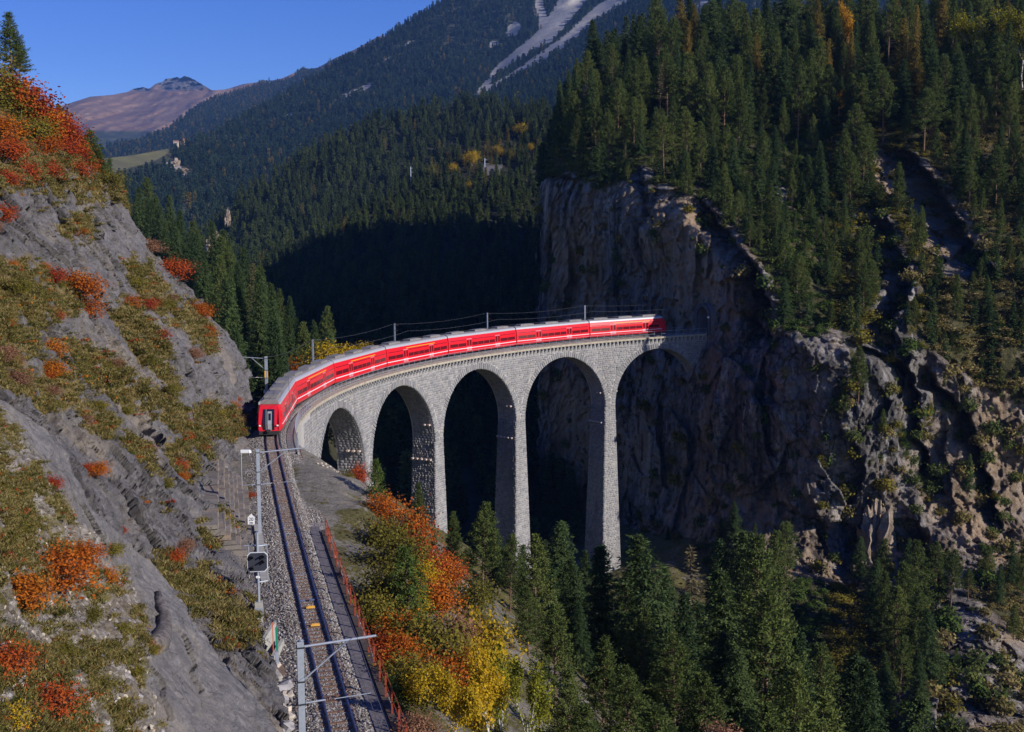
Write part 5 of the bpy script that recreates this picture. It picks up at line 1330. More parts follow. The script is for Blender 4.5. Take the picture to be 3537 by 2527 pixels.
# ---- trees on the near gorge slope, placed where the photograph shows their tops -------------------
def tree_top(px, py, Y, kind, look, place, wide=1.0, hmin=4, hmax=25, group=None, ground=None):
    t = at(px, py, Y); z = float(ground_z(np.array([t[0]]), np.array([t[1]]))[0]) - .4 if ground is None else ground
    h = float(np.clip(t[2]-z, hmin, hmax)); b = (t[0], t[1], t[2]-h)
    P_ = {'pine': PIN, 'spruce': SPR, 'young': YNG, 'dry': DRY, 'larch': LAR}[kind]
    nm = {'pine': 'pine_tree', 'spruce': 'spruce_tree', 'young': 'pine_tree', 'dry': 'spruce_tree', 'larch': 'larch_tree'}[kind]
    cat = nm.replace('_', ' ')
    if t[2]-z > hmax+6 or t[2]-z < hmin-3: print('tree', px, py, Y, 'h', round(t[2]-z, 1))
    return plant(nm, P_[int(prng.integers(len(P_)))], b, h, prng.uniform(0, 6.28), cat, look, place, group or 'conifers on the slope below the viaduct', wide)
NEAR = [
 (835, 1015, 96, 'young', 'bright green young pine', 'in front of the second pier', 1.0), (930, 1068, 104, 'pine', 'dull green pine', 'before the foot of the rough lit pier', .75), (905, 1205, 66, 'young', 'dark green young pine', 'among the orange bushes right of the fence', 1.1),
 (1005, 1132, 112, 'pine', 'grey green pine', 'before the second arch, left of the broad crowned pine', .85), (1070, 1112, 108, 'pine', 'broad crowned tall pine', 'before the dark third arch', 1.0), (1132, 1180, 104, 'pine', 'narrow green pine', 'right beside the broad crowned pine', .75),
 (1188, 1182, 100, 'pine', 'bare trunked pine', 'before the base of the middle pier', .85), (1235, 1152, 122, 'spruce', 'pointed spruce with brown cones', 'before the fourth arch', 1.0), (1278, 1238, 116, 'spruce', 'shorter pointed spruce', 'right of the coned spruce in the fourth arch', .9),
 (1335, 1196, 112, 'spruce', 'evenly conical spruce', 'at the foot of the tallest pier', 1.0), (1386, 1270, 118, 'pine', 'small grey green pine', 'right of the tallest pier', .8), (1440, 1186, 108, 'spruce', 'large spruce with a visible pale trunk', 'under the last arch', 1.0),
 (1545, 1206, 128, 'dry', 'thin yellowing spruce', 'before the dark cliff foot, right of the last arch', .9), (1610, 1258, 96, 'spruce', 'large yellowish green spruce', 'before the dark cliff foot', 1.05), (1592, 1190, 142, 'spruce', 'left one of three slim spruces', 'before the dark cliff foot', .85), (1650, 1178, 140, 'spruce', 'middle one of three slim spruces', 'before the dark cliff foot', .9), (1690, 1180, 136, 'pine', 'right one of three slim conifers', 'before the dark cliff foot', .85),
 (1705, 1292, 90, 'pine', 'tall pine with a reddish trunk', 'left of the brown hollow', 1.0), (1172, 1300, 80, 'pine', 'tall pine with a bare forked trunk', 'behind the yellow birches', 1.0), (1232, 1330, 74, 'pine', 'bushy dark pine', 'right of the yellow birches', 1.1), (1340, 1408, 76, 'pine', 'bushy mid green pine', 'below the conical spruce', 1.1), (1262, 1478, 62, 'pine', 'spreading dark pine', 'bottom of the picture right of the yellow birches', 1.25),
 (1400, 1470, 68, 'pine', 'full crowned pine', 'bottom middle, below the large pale trunked spruce', 1.15), (1500, 1400, 82, 'pine', 'tall loose pine', 'below the thin yellowing spruce', 1.0), (1560, 1490, 70, 'pine', 'dense green pine', 'bottom, left of the reddish trunked pine', 1.1), (1470, 1555, 58, 'pine', 'low dark pine', 'bottom edge under the full crowned pine', 1.3), (1640, 1430, 84, 'spruce', 'dark pointed spruce', 'bottom, left beside the reddish trunked pine', 1.0),
 (1760, 1480, 76, 'pine', 'mid green pine', 'bottom edge right of the reddish trunked pine', 1.0), (1885, 1452, 92, 'spruce', 'small conical blue green spruce', 'bottom, below the brown hollow', .9), (1940, 1458, 88, 'spruce', 'spruce with yellowing tips', 'bottom, right of the small conical spruce', .9), (1822, 1528, 80, 'pine', 'short bushy pine', 'bottom edge below the brown hollow', 1.1), (2020, 1535, 84, 'spruce', 'dark spruce with upswept branches', 'before the pale eroded slope', 1.0), (2090, 1580, 78, 'pine', 'low pine', 'before the pale eroded slope at the bottom edge', 1.0),
 (870, 1495, 52, 'young', 'dense little pine', 'just outside the fence near the bottom', 1.25), (1300, 1560, 55, 'pine', 'dark pine crown', 'cut by the bottom edge right of the birches', 1.3), (1700, 1560, 66, 'pine', 'loose pine crown', 'cut by the bottom edge under the reddish trunked pine', 1.1), (1080, 1290, 92, 'pine', 'dark slender pine', 'behind the brown leaved bush', .8), (990, 1225, 100, 'young', 'short green pine', 'behind the red bush on the slope', .9), (1420, 1340, 96, 'pine', 'slender pine', 'below the last arch in front of the pale trunked spruce', .8), (1530, 1310, 104, 'spruce', 'slim dark spruce', 'between the pale trunked and the yellowish spruce', .8), (1290, 1330, 92, 'spruce', 'slender dark spruce', 'left of the bushy mid green pine', .8)]
NEAR += [(1300, 1222, 140, 'spruce', 'pointed dark spruce', 'close before the base of the tallest pier', .95), (1212, 1196, 146, 'spruce', 'narrow dark spruce', 'close before the base of the middle pier', .9), (1258, 1215, 134, 'pine', 'rounded green pine', 'between the middle and the tallest pier feet', 1.0), (1396, 1246, 138, 'spruce', 'slim pointed spruce', 'just right of the tallest pier base', .9), (1486, 1248, 134, 'spruce', 'narrow pointed spruce', 'right of the pale trunked spruce', .9), (1155, 1206, 132, 'spruce', 'slim dark spruce', 'left of the middle pier foot', .9), (1104, 1170, 128, 'spruce', 'pointed mid green spruce', 'low in the third arch', 1.0), (1036, 1215, 118, 'pine', 'fluffy green pine', 'low between second and third arch', 1.0), (962, 1170, 118, 'spruce', 'small pointed spruce', 'at the foot of the rough lit pier', .9), (1570, 1330, 120, 'spruce', 'broad pointed spruce', 'left of the large yellowish spruce', 1.0), (1665, 1330, 112, 'spruce', 'pointed deep green spruce', 'right of the large yellowish spruce', 1.0), (1760, 1390, 96, 'spruce', 'steep pointed spruce', 'before the lower left of the brown hollow', .95), (1440, 1420, 84, 'spruce', 'pointed spruce', 'bottom middle above the low dark pine', 1.0), (1120, 1360, 88, 'spruce', 'dark spruce', 'just behind the yellow birches', .9), (1590, 1400, 92, 'spruce', 'shaggy dark spruce', 'between the tall loose pine and reddish trunk', 1.0), (1830, 1420, 130, 'pine', 'shaded pine', 'in the brown hollow', .9)]
for px, py, Y, k, look, place, w in NEAR: tree_top(px, py, Y, k, look, place, w*1.12)
# trees at the foot of the ribs on the right: stand on the great cliff's lower ground
Drk = D_rockness(Dpx, Dpy)
def cliff_pt(px, py):
    i = np.argmin((Dpx-px)**2 + (Dpy-py)**2); return D_P.reshape(-1, 3)[i], Drk.reshape(-1)[i]
def on_cliff(px_top, py_base, kind, hpx, look, place, w=1.0, group='conifers at the foot of the lit rock ribs'):
    b, _ = cliff_pt(px_top, py_base); h = hpx*b[1]/2508
    P_ = {'pine': PIN, 'spruce': SPR, 'young': YNG, 'dry': DRY}[kind]; nm = 'spruce_tree' if kind in ('spruce', 'dry') else 'pine_tree'
    return plant(nm, P_[int(prng.integers(len(P_)))], b-(0, 0, .3), h, prng.uniform(0, 6.28), nm.replace('_', ' '), look, place, group, w)
for px, pb, k, hp, look in ((1905, 1300, 'spruce', 120, 'slim dark conifer left of the sunlit pinnacle'), (1958, 1330, 'pine', 150, 'thin pine before the sunlit pinnacle'), (2008, 1330, 'spruce', 150, 'spruce right beside the sunlit pinnacle'), (2035, 1400, 'pine', 220, 'tallest pine right of the sunlit pinnacle'), (2078, 1310, 'pine', 120, 'pale stemmed pine under the knobbly rock rib'), (2110, 1345, 'pine', 140, 'bushy pine under the knobbly rock rib'),
                            (1985, 1500, 'pine', 220, 'tall pine group member left on the rock knob'), (2030, 1515, 'pine', 230, 'dense tall pine on the rock knob'), (2060, 1540, 'spruce', 210, 'right hand conifer on the rock knob'), (2245, 1300, 'spruce', 110, 'lit spruce by the right edge under the ribs'), (2268, 1340, 'pine', 120, 'pine cut by the right edge under the ribs'), (1630, 1215, 'spruce', 110, 'black silhouetted spruce at the cliff foot'), (1600, 1220, 'spruce', 80, 'shorter black spruce at the cliff foot'), (1672, 1235, 'spruce', 85, 'black spruce right at the cliff foot'), (1480, 1230, 'spruce', 70, 'black spruce low behind the last arch'), (2120, 1490, 'young', 60, 'little pine alone on the pale eroded slope'),
        (1935, 1400, 'spruce', 170, 'dark spruce right of the brown hollow'), (1962, 1440, 'pine', 190, 'open crowned pine right of the brown hollow'), (2010, 1470, 'pine', 240, 'pale stemmed tall pine on the rock knob'), (1995, 1580, 'pine', 190, 'lower pine on the left of the rock knob'), (2040, 1590, 'spruce', 170, 'lower spruce under the rock knob'), (1900, 1560, 'pine', 150, 'pine at the lower end of the brown hollow'), (1740, 1330, 'pine', 190, 'pine on the left rim of the brown hollow'), (1715, 1400, 'pine', 240, 'dense pine left of the brown hollow'), (1690, 1480, 'spruce', 260, 'tall spruce left below the brown hollow'), (1735, 1500, 'pine', 190, 'shady pine under the brown hollow'), (2190, 1290, 'pine', 90, 'pine at the foot of the twin rock ribs'), (2215, 1340, 'spruce', 100, 'dark spruce above the pale eroded slope'), (2250, 1420, 'pine', 90, 'dark pine right of the pale eroded slope'), (1960, 1620, 'spruce', 190, 'olive spruce at the bottom edge before the eroded slope'), (2150, 1330, 'pine', 80, 'bushy pine on top of the pale eroded slope'),
                            (1625, 1180, 'pine', 60, 'small dark pine on the cliff foot ledge'), (2165, 960, 'spruce', 75, 'slim spruce beside the ridge crest'), (2150, 1090, 'spruce', 90, 'slim spruce right of the twin rock ribs'), (1905, 890, 'pine', 130, 'light green pine leaning out of the dark rock'), (1870, 930, 'pine', 100, 'bushy pine clinging under the light green pine'), (1930, 700, 'pine', 130, 'bright pine on the brink of the dark cliff'), (1960, 960, 'pine', 60, 'small bushy pine on the lit shelf'), (2005, 1010, 'young', 70, 'bright young pine on the lit shelf')):
    on_cliff(px, pb, k, hp, look, '')
# ---- the forest on the great cliff's shoulder ----------------------------------------------------
AREAS = [((1190, 0, 1420, 260), 'on the crest above the cliff left end'), ((1420, 0, 1660, 200), 'on the skyline left of the orange birch'), ((1660, 0, 1960, 200), 'around the white stemmed orange birch'), ((1960, 0, 2480, 200), 'below the yellow crowns at the top right'),
         ((1190, 260, 1420, 440), 'at the brink of the tall dark cliff'), ((1420, 200, 1600, 340), 'in the upper stand over the cliff'), ((1600, 200, 1800, 340), 'in the middle of the upper forest'), ((1800, 200, 1990, 340), 'left of the curved rock rib'), ((1990, 200, 2480, 340), 'above the curved rock rib on the right'),
         ((1420, 340, 1620, 480), 'along the cliff edge over the tunnel'), ((1600, 340, 1780, 480), 'by the small pale outcrop'), ((1780, 340, 1960, 480), 'in the dense stand left of the grassy strip'), ((2060, 340, 2480, 520), 'on the far right slope by the red bushes'), ((1600, 480, 1790, 640), 'on the open ground above the dark wall'), ((1790, 480, 1960, 720), 'in the lower stand over the dark wall'), ((1960, 480, 2480, 760), 'on the sparse right hand slope'), ((1190, 640, 2480, 1200), 'on the lower right ridges')]
def area(px, py):
    for (a, b, c, d), n in AREAS:
        if a <= px < c and b <= py < d: return n
    return 'between the rock ribs on the right'
cand = []
tries = 0
while len(cand) < 345 and tries < 40000:
    tries += 1
    i = prng.integers(6, nx-2); j = int(ny*prng.random()*.62); px, py = Dpx[i, j], Dpy[i, j]
    if px > 2330: continue
    r = Drk[i, j]
    dens = 1.0
    if py > 520: dens = .85
    if py > 640: dens = .5
    if px > 1960 and py > 330: dens = .5
    if in_poly(px, py, [(1930, 330), (2000, 320), (2190, 600), (2150, 640), (2020, 560), (1960, 470)]): dens = .05
    if r > .3 or prng.random() > dens: continue
    b = D_P[i, j]; Yb = b[1]; sp = (4.9 if py < 480 else 6.0)
    if any((b[0]-q[0])**2 + ((b[1]-q[1])*.6)**2 + (b[2]-q[2])**2 < sp*sp for q, *_ in cand): continue
    cand.append((b, px, py))
for b, px, py in cand:
    big = py < 360; k = prng.random()
    h = prng.uniform(9.5, 22) if py < 330 else prng.uniform(6.5, 15.5) if py < 500 else prng.uniform(3.5, 10)
    if px < 1420: h *= .85
    kind = ('larch' if py < 260 and px > 1500 and k > .88 else 'spruce' if k < .36 else 'pine' if k < .96 else 'dry'); P_ = {'pine': PIN, 'spruce': SPR, 'dry': DRY, 'larch': LAR}[kind]; w = prng.uniform(.68, 1.35)
    look = ('withered ' if kind == 'dry' else '') + ('tall ' if h > 14.5 else 'mid sized ' if h > 9.5 else 'small ') + ('slender ' if w < 1.0 else 'broad ') + {'pine': 'pine', 'larch': 'golden larch'}.get(kind, 'spruce')
    nm = {'pine': 'pine_tree', 'larch': 'larch_tree'}.get(kind, 'spruce_tree')
    plant(nm, P_[int(prng.integers(len(P_)))], b-(0, 0, .4), h, prng.uniform(0, 6.28), nm.replace('_', ' '), look, area(px, py), 'conifers of the forest above the great cliff', w)
# ---- the wooded bank on the left ---------------------------------------------------------------
cand2 = []
tries = 0
while len(cand2) < 135 and tries < 20000:
    tries += 1; i = prng.integers(0, 90); j = prng.integers(0, 60); px, py = H_px[i, j], H_py[i, j]; b = H_P[i, j]
    if px > 760 or px < float(A_xb(py)) - 60: continue
    if any((b[0]-q[0])**2 + (b[1]-q[1])**2*.5 + (b[2]-q[2])**2 < 22 for q, *_ in cand2): continue
    cand2.append((b, px, py))
for b, px, py in cand2:
    k = prng.random(); h = prng.uniform(13, 20)
    if px > 620: h = prng.uniform(8, 13)
    kind = 'spruce' if k < .72 else 'pine' if k < .95 else 'dry'; P_ = {'pine': PIN, 'spruce': SPR, 'dry': DRY}[kind]; w = prng.uniform(.75, 1.05)
    look = ('withered ' if kind == 'dry' else '') + ('tall ' if h > 16 else 'mid sized ' if h > 11.5 else 'small ') + ('slender ' if w < .9 else 'broad ') + ('pine' if kind == 'pine' else 'spruce')
    pl = 'high on the bank beside the cliff skyline' if py < 620 else 'on the bank above the cliff corner' if px < 560 else 'on the bank behind the front of the train' if px < 640 else 'by the yellow bushes behind the train'
    plant('pine_tree' if kind == 'pine' else 'spruce_tree', P_[int(prng.integers(len(P_)))], b-(0, 0, .4), h, prng.uniform(0, 6.28), 'pine tree' if kind == 'pine' else 'spruce tree', look, pl, 'conifers on the bank left of the valley', w)
# ---- far woods -----------------------------------------------------------------------------------
def sample_grid(P, px, py, n, spacing_w=None, mask=None, rg=prng):
    a = np.linalg.norm(np.cross(P[1:, :-1]-P[:-1, :-1], P[:-1, 1:]-P[:-1, :-1]), axis=-1)
    w = a.copy()
    if mask is not None: w = w*mask[:-1, :-1]
    w = (w/w.sum()).ravel(); k = rg.choice(len(w), n, p=w); i, j = np.unravel_index(k, a.shape); u, v = rg.random(n)[:, None], rg.random(n)[:, None]
    return P[i, j]*(1-u)*(1-v) + P[i+1, j]*u*(1-v) + P[i, j+1]*(1-u)*v + P[i+1, j+1]*u*v, px[i, j], py[i, j]
def front_mask(P):
    """ground seen at a flat angle carries trees closer together in the picture; leave it by area"""
    return np.ones(P.shape[:2])
em = np.ones(E_px.shape); em *= 1 - ellipses(E_px, E_py, [(490, 480+60, 26, 26, 0), (506, 482, 10, 22, 0)])
q, qx, qy = sample_grid(E_P, E_px, E_py, 6500, mask=em); n = len(q)
idx = np.where(prng.random(n) < .62, prng.integers(5, 9, n), 2 + prng.integers(0, 3, n)); yl = ellipses(qx, qy, [(1050, 365, 110, 45, 0), (1120, 330, 60, 30, 0)]); idx = np.where((prng.random(n) < .012 + .35*yl), prng.integers(0, 2, n), idx)
scatter('hill_forest', q - (0, 0, .5), prng.uniform(0, 6.28, n), prng.uniform(.62, 1.12, n)*(1-.3*yl), FAR_S + FAR_P + FAR_L, 1, 'dense conifer forest covering the hill behind the viaduct', idx=idx)
fm = np.clip(1 - 2*ellipses(F_px, F_py, [(398, 314, 34, 15, -8)]) - 1.6*F_scree(F_px, F_py) - 1.6*np.maximum(meadow, ellipses(F_px, F_py, [(300, 366, 84, 22, -13)])) - 1.5*F_crag, 0, 1)
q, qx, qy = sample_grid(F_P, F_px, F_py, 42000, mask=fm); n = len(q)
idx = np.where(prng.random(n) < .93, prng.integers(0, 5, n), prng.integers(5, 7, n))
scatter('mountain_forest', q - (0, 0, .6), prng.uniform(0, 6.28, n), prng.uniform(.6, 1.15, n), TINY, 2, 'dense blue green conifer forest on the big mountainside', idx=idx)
jm = np.clip(1 - smooth(26, 4, J_py - J_top(J_px))*smooth(690, 730, J_px)*.9 - smooth(12, 3, J_py-J_top(J_px))*smooth(470, 500, J_px), .02, 1)
q, qx, qy = sample_grid(J_P, J_px, J_py, 20000, mask=jm); n = len(q); q2 = q
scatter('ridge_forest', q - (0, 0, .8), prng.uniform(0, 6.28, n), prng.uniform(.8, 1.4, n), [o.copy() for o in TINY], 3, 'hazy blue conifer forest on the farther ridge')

# ---- broadleaved trees and bushes on the near slope ---------------------------------------------
BIR = [proto('birch', broadleaf(500+i, 8, 1.5, 4600, .2, 1, .12, .42, .5), M_BIRCH, M_YELLOW) for i in range(3)]
BUS = {}
for nm_, m_, n_ in (('orange', M_ORANGE, 4), ('red', M_REDLEAF, 4), ('yellow', M_YELLOW, 2), ('olive', M_OLIVE, 3), ('russet', M_RUSSET, 2)):
    BUS[nm_] = [proto(nm_ + '_bush', broadleaf(600+i*7+len(nm_)*31, 3.0, 1.7, 2600, .19, 5, .05, .8, .65, .75), M_TWIG, m_) for i in range(n_)]
M_YG2 = leaf_mat('green_birch_leaves', [(0, (.1, .12, .02)), (.5, (.22, .22, .025)), (1, (.38, .3, .03))], .35, .3); M_GO2 = leaf_mat('rusty_birch_leaves', [(0, (.22, .1, .02)), (.5, (.38, .18, .02)), (1, (.46, .28, .03))], .35, .3)
BIR_G = [proto('birch', broadleaf(520+i, 8, 1.5, 4200, .2, 1, .12, .42, .5), M_BIRCH, M_YG2) for i in range(2)]; BIR_O = [proto('birch', broadleaf(530, 8, 1.5, 4200, .2, 1, .12, .42, .5), M_BIRCH, M_GO2)]
def bush(px, py, Y, kind, h, look, place, group='autumn bushes on the slope beside the fence', wide=1.0, birch=False, top=True):
    t = at(px, py, Y)
    z = float(ground_z(np.array([t[0]]), np.array([t[1]]))[0]) - .2
    if top: b = (t[0], t[1], max(z, t[2]-h) if t[2]-h > z - 2.5 else t[2]-h)
    P_ = BIR if birch else BUS[kind]
    if birch and 'green' in look: P_ = BIR_G
    if birch and 'rusty' in look: P_ = BIR_O
    nm = 'birch_tree' if birch else 'autumn_bush'
    return plant(nm, P_[int(prng.integers(len(P_)))], b, h, prng.uniform(0, 6.28), 'birch tree' if birch else 'bush', look, place, group, wide, ('trunk', 'crown') if birch else ('stems', 'foliage'))
for a in ((905, 1150, 84, 'orange', 5.2, 'largest orange red bush', 'in the row of bushes right of the fence', .85), (862, 1175, 82, 'olive', 3.6, 'golden orange bush', 'just left of the largest orange red bush', 1.0), (935, 1225, 80, 'red', 3.6, 'bright red orange bush', 'before the lit pier foot', 1.0), (880, 1205, 76, 'olive', 4.2, 'golden brown bush', 'below the largest orange red bush', 1.1),
          (850, 1290, 68, 'olive', 4.0, 'olive and gold bush', 'right of the fence top end', 1.0), (820, 1330, 64, 'olive', 3.0, 'brownish gold bush', 'touching the middle of the fence', 1.0), (875, 1345, 62, 'orange', 2.8, 'deep orange bush', 'right of the middle of the fence', 1.0), (845, 1395, 58, 'red', 2.2, 'low red bush', 'right of the fence above the dense little pine', 1.1),
          (940, 1270, 76, 'yellow', 4.0, 'yellow bush', 'behind the dark young pine', .9), (815, 1175, 88, 'olive', 2.6, 'small olive bush', 'on the edge of the grassy mound', 1.0), (800, 1045, 140, 'red', 4.0, 'small red tree', 'at the foot of the first pier', .7), (1000, 1265, 84, 'red', 3.0, 'dark red bush', 'behind the brown leaved bush', .9),
          (940, 1365, 60, 'olive', 4.2, 'olive brown bush', 'left of the yellow birches', 1.1), (1005, 1330, 64, 'russet', 5.0, 'brown leaved tall bush', 'left of the yellow birches', .8), (905, 1420, 54, 'olive', 3.0, 'twiggy olive bush', 'above the rocky strip', 1.0), (930, 1555, 47, 'russet', 1.9, 'pinkish brown bush', 'at the bottom edge right of the fence', 1.2), (770, 1085, 112, 'olive', 1.6, 'low green bush', 'beside the first arch', 1.1), (1060, 1345, 66, 'yellow', 5.0, 'green and yellow bush', 'behind the left yellow birch', .9),
          (850, 1120, 90, 'orange', 3.0, 'orange bush', 'under the bright green young pine', 1.2), (960, 1470, 54, 'olive', 3.0, 'bare twigged brown bush', 'under the brown leaved tall bush', 1.1), (962, 1318, 72, 'orange', 3.6, 'orange bush', 'behind the olive brown bush', 1.0), (1012, 1392, 62, 'olive', 3.6, 'olive bush', 'close behind the birches', 1.0), (910, 1312, 69, 'yellow', 3.2, 'small yellow bush', 'between the dark young pine and the fence', .9), (975, 1432, 57, 'orange', 3.0, 'rusty orange bush', 'left of the left yellow birch', 1.0), (935, 1452, 53, 'yellow', 2.4, 'low yellow bush', 'on the rocky strip left of the birches', 1.0), (1035, 1318, 78, 'olive', 4.0, 'olive gold bush', 'right of the brown leaved tall bush', 1.0), (892, 1388, 58, 'orange', 2.6, 'orange brown bush', 'above the twiggy olive bush', 1.0), (975, 1275, 82, 'orange', 3.4, 'bright orange bush', 'below the bright red orange bush', 1.0), (1060, 1395, 66, 'orange', 4.0, 'tall rust orange bush', 'between brown bush and birches', .8), (1600, 1590, 60, 'russet', 2.5, 'russet bush', 'at the bottom edge among the pines', 1.0)):
    bush(a[0], a[1], a[2], a[3], a[4], a[5], a[6], wide=a[7])
for a in ((1048, 1462, 54, 8.0, 'left yellow birch', 'at the bottom, just right of the rocky strip', .8), (1122, 1420, 58, 9.0, 'tall yellow green birch', 'at the bottom, left of the dark spreading pine', .78), (1012, 1530, 48, 5.5, 'lowest golden birch', 'cut by the bottom edge near the rocky strip', .9), (1168, 1520, 52, 6.5, 'small yellow green birch', 'at the bottom edge right of the other birches', .85), (1088, 1510, 49, 6.5, 'bright yellow birch', 'cut by the bottom edge between the others', .85), (1085, 1385, 66, 8.5, 'slim green birch', 'behind the left yellow birch', .7), (1030, 1420, 60, 6.5, 'rusty golden birch', 'behind and left of the left yellow birch', .75)):
    bush(a[0], a[1], a[2], 'yellow', a[3], a[4], a[5], 'yellow birches at the bottom of the slope', a[6], True)
M_GOLD = leaf_mat('golden_leaves', [(0, (.28, .13, .02)), (.5, (.45, .22, .02)), (1, (.5, .3, .03))], .35, .3); M_YGREEN = leaf_mat('yellow_green_leaves', [(0, (.13, .14, .02)), (.5, (.25, .23, .025)), (1, (.36, .3, .03))], .35, .3)
# yellow bushes behind the train, far deciduous trees
for px, py, Y, h, kd, look, pl in ((725, 733, 176, 6.5, 'yellow', 'left round yellow bush', 'behind the train by the mast'), (768, 742, 184, 6.0, 'yellow', 'right round yellow bush', 'behind the train'), (805, 750, 192, 4.2, 'yellow', 'small yellow bush', 'rightmost behind the train'), (655, 780, 188, 5.0, 'orange', 'small orange tree', 'behind the train before the bank spruces'), (690, 768, 176, 4.5, 'olive', 'olive yellow bush', 'left of the round yellow bushes')):
    t = at(px, py, Y); plant('autumn_bush', BUS[kd][int(prng.integers(len(BUS[kd])))], (t[0], t[1], t[2]-h), h, prng.uniform(0, 6.28), 'bush', look, pl, 'yellow bushes behind the train', 1.1, ('stems', 'foliage'))
for px, py, hp, kd, look, pl in ((1888, 180, 185, 'orange', 'tall orange birch with a white trunk', 'on the skyline of the forest'), (1840, 225, 100, 'orange', 'golden orange birch', 'below and left of the white stemmed birch'), (2150, 190, 170, 'yellow', 'big yellow green broadleaf crown', 'at the top right of the forest'), (2228, 190, 175, 'yellow', 'yellow green broadleaf crown', 'right of the big yellow green crown'), (2268, 200, 180, 'yellow', 'yellow crown', 'cut by the right edge at the top'), (1860, 270, 70, 'orange', 'small golden birch', 'half hidden under the tall orange birch')):
    b, _ = cliff_pt(px, py); h = hp*b[1]/2508
    p_ = BIR[int(prng.integers(3))]; cm = p_['crown'].copy(); cm.materials.clear(); cm.materials.append({'orange': M_GOLD, 'yellow': M_YGREEN}[kd])
    plant('birch_tree', dict(p_, crown=cm), b-(0, 0, .3), h, prng.uniform(0, 6.28), 'birch tree', look, pl, 'autumn trees in the forest above the great cliff', 1.15 if kd == 'yellow' else .6)
for px, py, hp, kd, look, pl in ((1155, 268+36, 38, 'yellow', 'lone bright yellow tree', 'on the hill left of the great cliff'), (1180, 335, 26, 'yellow', 'small golden tree', 'by the road on the hill'), (960, 400, 48, 'olive', 'broad golden brown tree', 'on the lit edge of the hill'), (1000, 385, 34, 'yellow', 'yellow tree', 'right of the broad golden brown tree on the hill'), (1045, 370, 42, 'yellow', 'bright golden tree', 'left of the railway mast on the hill'), (1100, 350, 30, 'yellow', 'golden tree', 'right of the railway mast on the hill'), (1040, 425, 30, 'yellow', 'small yellow tree', 'below the railway mast on the hill'), (1130, 360, 36, 'olive', 'olive golden tree', 'right of the golden tree on the hill')):
    i = np.argmin((E_px-px)**2 + (E_py-py)**2); b = E_P.reshape(-1, 3)[i]; h = hp*b[1]/2508
    plant('autumn_tree', BUS[kd][int(prng.integers(len(BUS[kd])))], b-(0, 0, .5), h, prng.uniform(0, 6.28), 'tree', look, pl, 'autumn trees on the hill behind the viaduct', .85, ('stems', 'foliage'))

# ---- shrubs on the left cliff: the big ones one by one -------------------------------------------
def cliff_shrub(px, py, wpx, kd, look, place, flat=1.0, hpx=None):
    b = slope_at(px, py); w = wpx*b[1]/2508; h = (hpx or wpx*.75)*b[1]/2508
    p_ = BUS[kd][int(prng.integers(len(BUS[kd])))]; o = plant('autumn_shrub', p_, b - np.array([0, .0, .25*h]), h, prng.uniform(0, 6.28), 'shrub', look, place, 'autumn shrubs on the left cliff', 1.0, ('stems', 'foliage'))
    k = w/(2*1.75*o.scale[2]); o.scale = (o.scale[2]*k, o.scale[2]*k, o.scale[2]); return o
CLS = [(10, 205, 170, 'orange'), (55, 225, 160, 'red'), (-35, 195, 170, 'olive'), (95, 245, 150, 'orange'), (135, 280, 120, 'red'), (30, 225, 150, 'orange'), (75, 240, 120, 'olive'), (172, 330, 90, 'orange'), (30, 140, 110, 'olive'), (-10, 190, 130, 'orange'), (70, 180, 110, 'orange'), (105, 205, 100, 'red'), (20, 245, 130, 'olive'), (80, 250, 120, 'orange'), (135, 255, 90, 'red'), (0, 300, 110, 'orange'), (60, 310, 110, 'olive'), (115, 300, 90, 'orange'), (160, 300, 90, 'red'), (10, 350, 90, 'red'), (140, 345, 90, 'red'), (185, 340, 60, 'red'), (95, 340, 90, 'orange'), (60, 395, 90, 'red'), (20, 400, 70, 'red'), (170, 390, 70, 'red'), (205, 372, 60, 'red'), (110, 385, 80, 'red'),
       (15, 480, 70, 'red'), (-20, 500, 60, 'orange'), (235, 408, 70, 'olive'), (165, 650, 110, 'orange'), (195, 690, 80, 'orange'), (95, 665, 60, 'olive'), (125, 620, 70, 'red'), (115, 780, 80, 'orange'), (120, 830, 70, 'orange'), (30, 650, 60, 'olive'), (10, 800, 70, 'russet'), (160, 840, 70, 'olive'), (20, 860, 90, 'russet'),
       (440, 705, 70, 'orange'), (425, 690, 60, 'orange'), (395, 605, 80, 'red'), (345, 545, 60, 'russet'), (330, 590, 60, 'olive'), (455, 740, 50, 'orange'), (300, 640, 60, 'olive'), (430, 790, 50, 'russet'), (405, 1035, 55, 'red'), (400, 1060, 44, 'orange'), (515, 905, 40, 'orange'), (530, 890, 34, 'red'), (365, 1080, 40, 'olive'), (385, 1240, 60, 'red'), (410, 1220, 50, 'russet'), (205, 1060, 60, 'orange'), (185, 1050, 40, 'red'), (300, 1030, 40, 'olive'), (270, 1180, 26, 'red'), (480, 925, 60, 'olive')]
for px, py, w, kd in CLS:
    pl = 'on the skyline thicket of the cliff' if py < 215 else 'in the upper thicket of the cliff' if py < 320 else 'in the lower fringe of the cliff thicket' if py < 420 else 'on the rock band under the thicket' if py < 560 else 'on the grassy middle of the cliff' if px < 260 else 'along the far edge of the cliff' if py < 830 else 'on the rock wall above the track'
    nmc = {'orange': 'orange', 'red': 'rust red', 'olive': 'olive yellow', 'russet': 'russet brown', 'yellow': 'yellow'}[kd]
    cliff_shrub(px, py, w, kd, ('large ' if w > 95 else 'mid sized ' if w > 62 else 'small ') + nmc + ' shrub', pl)
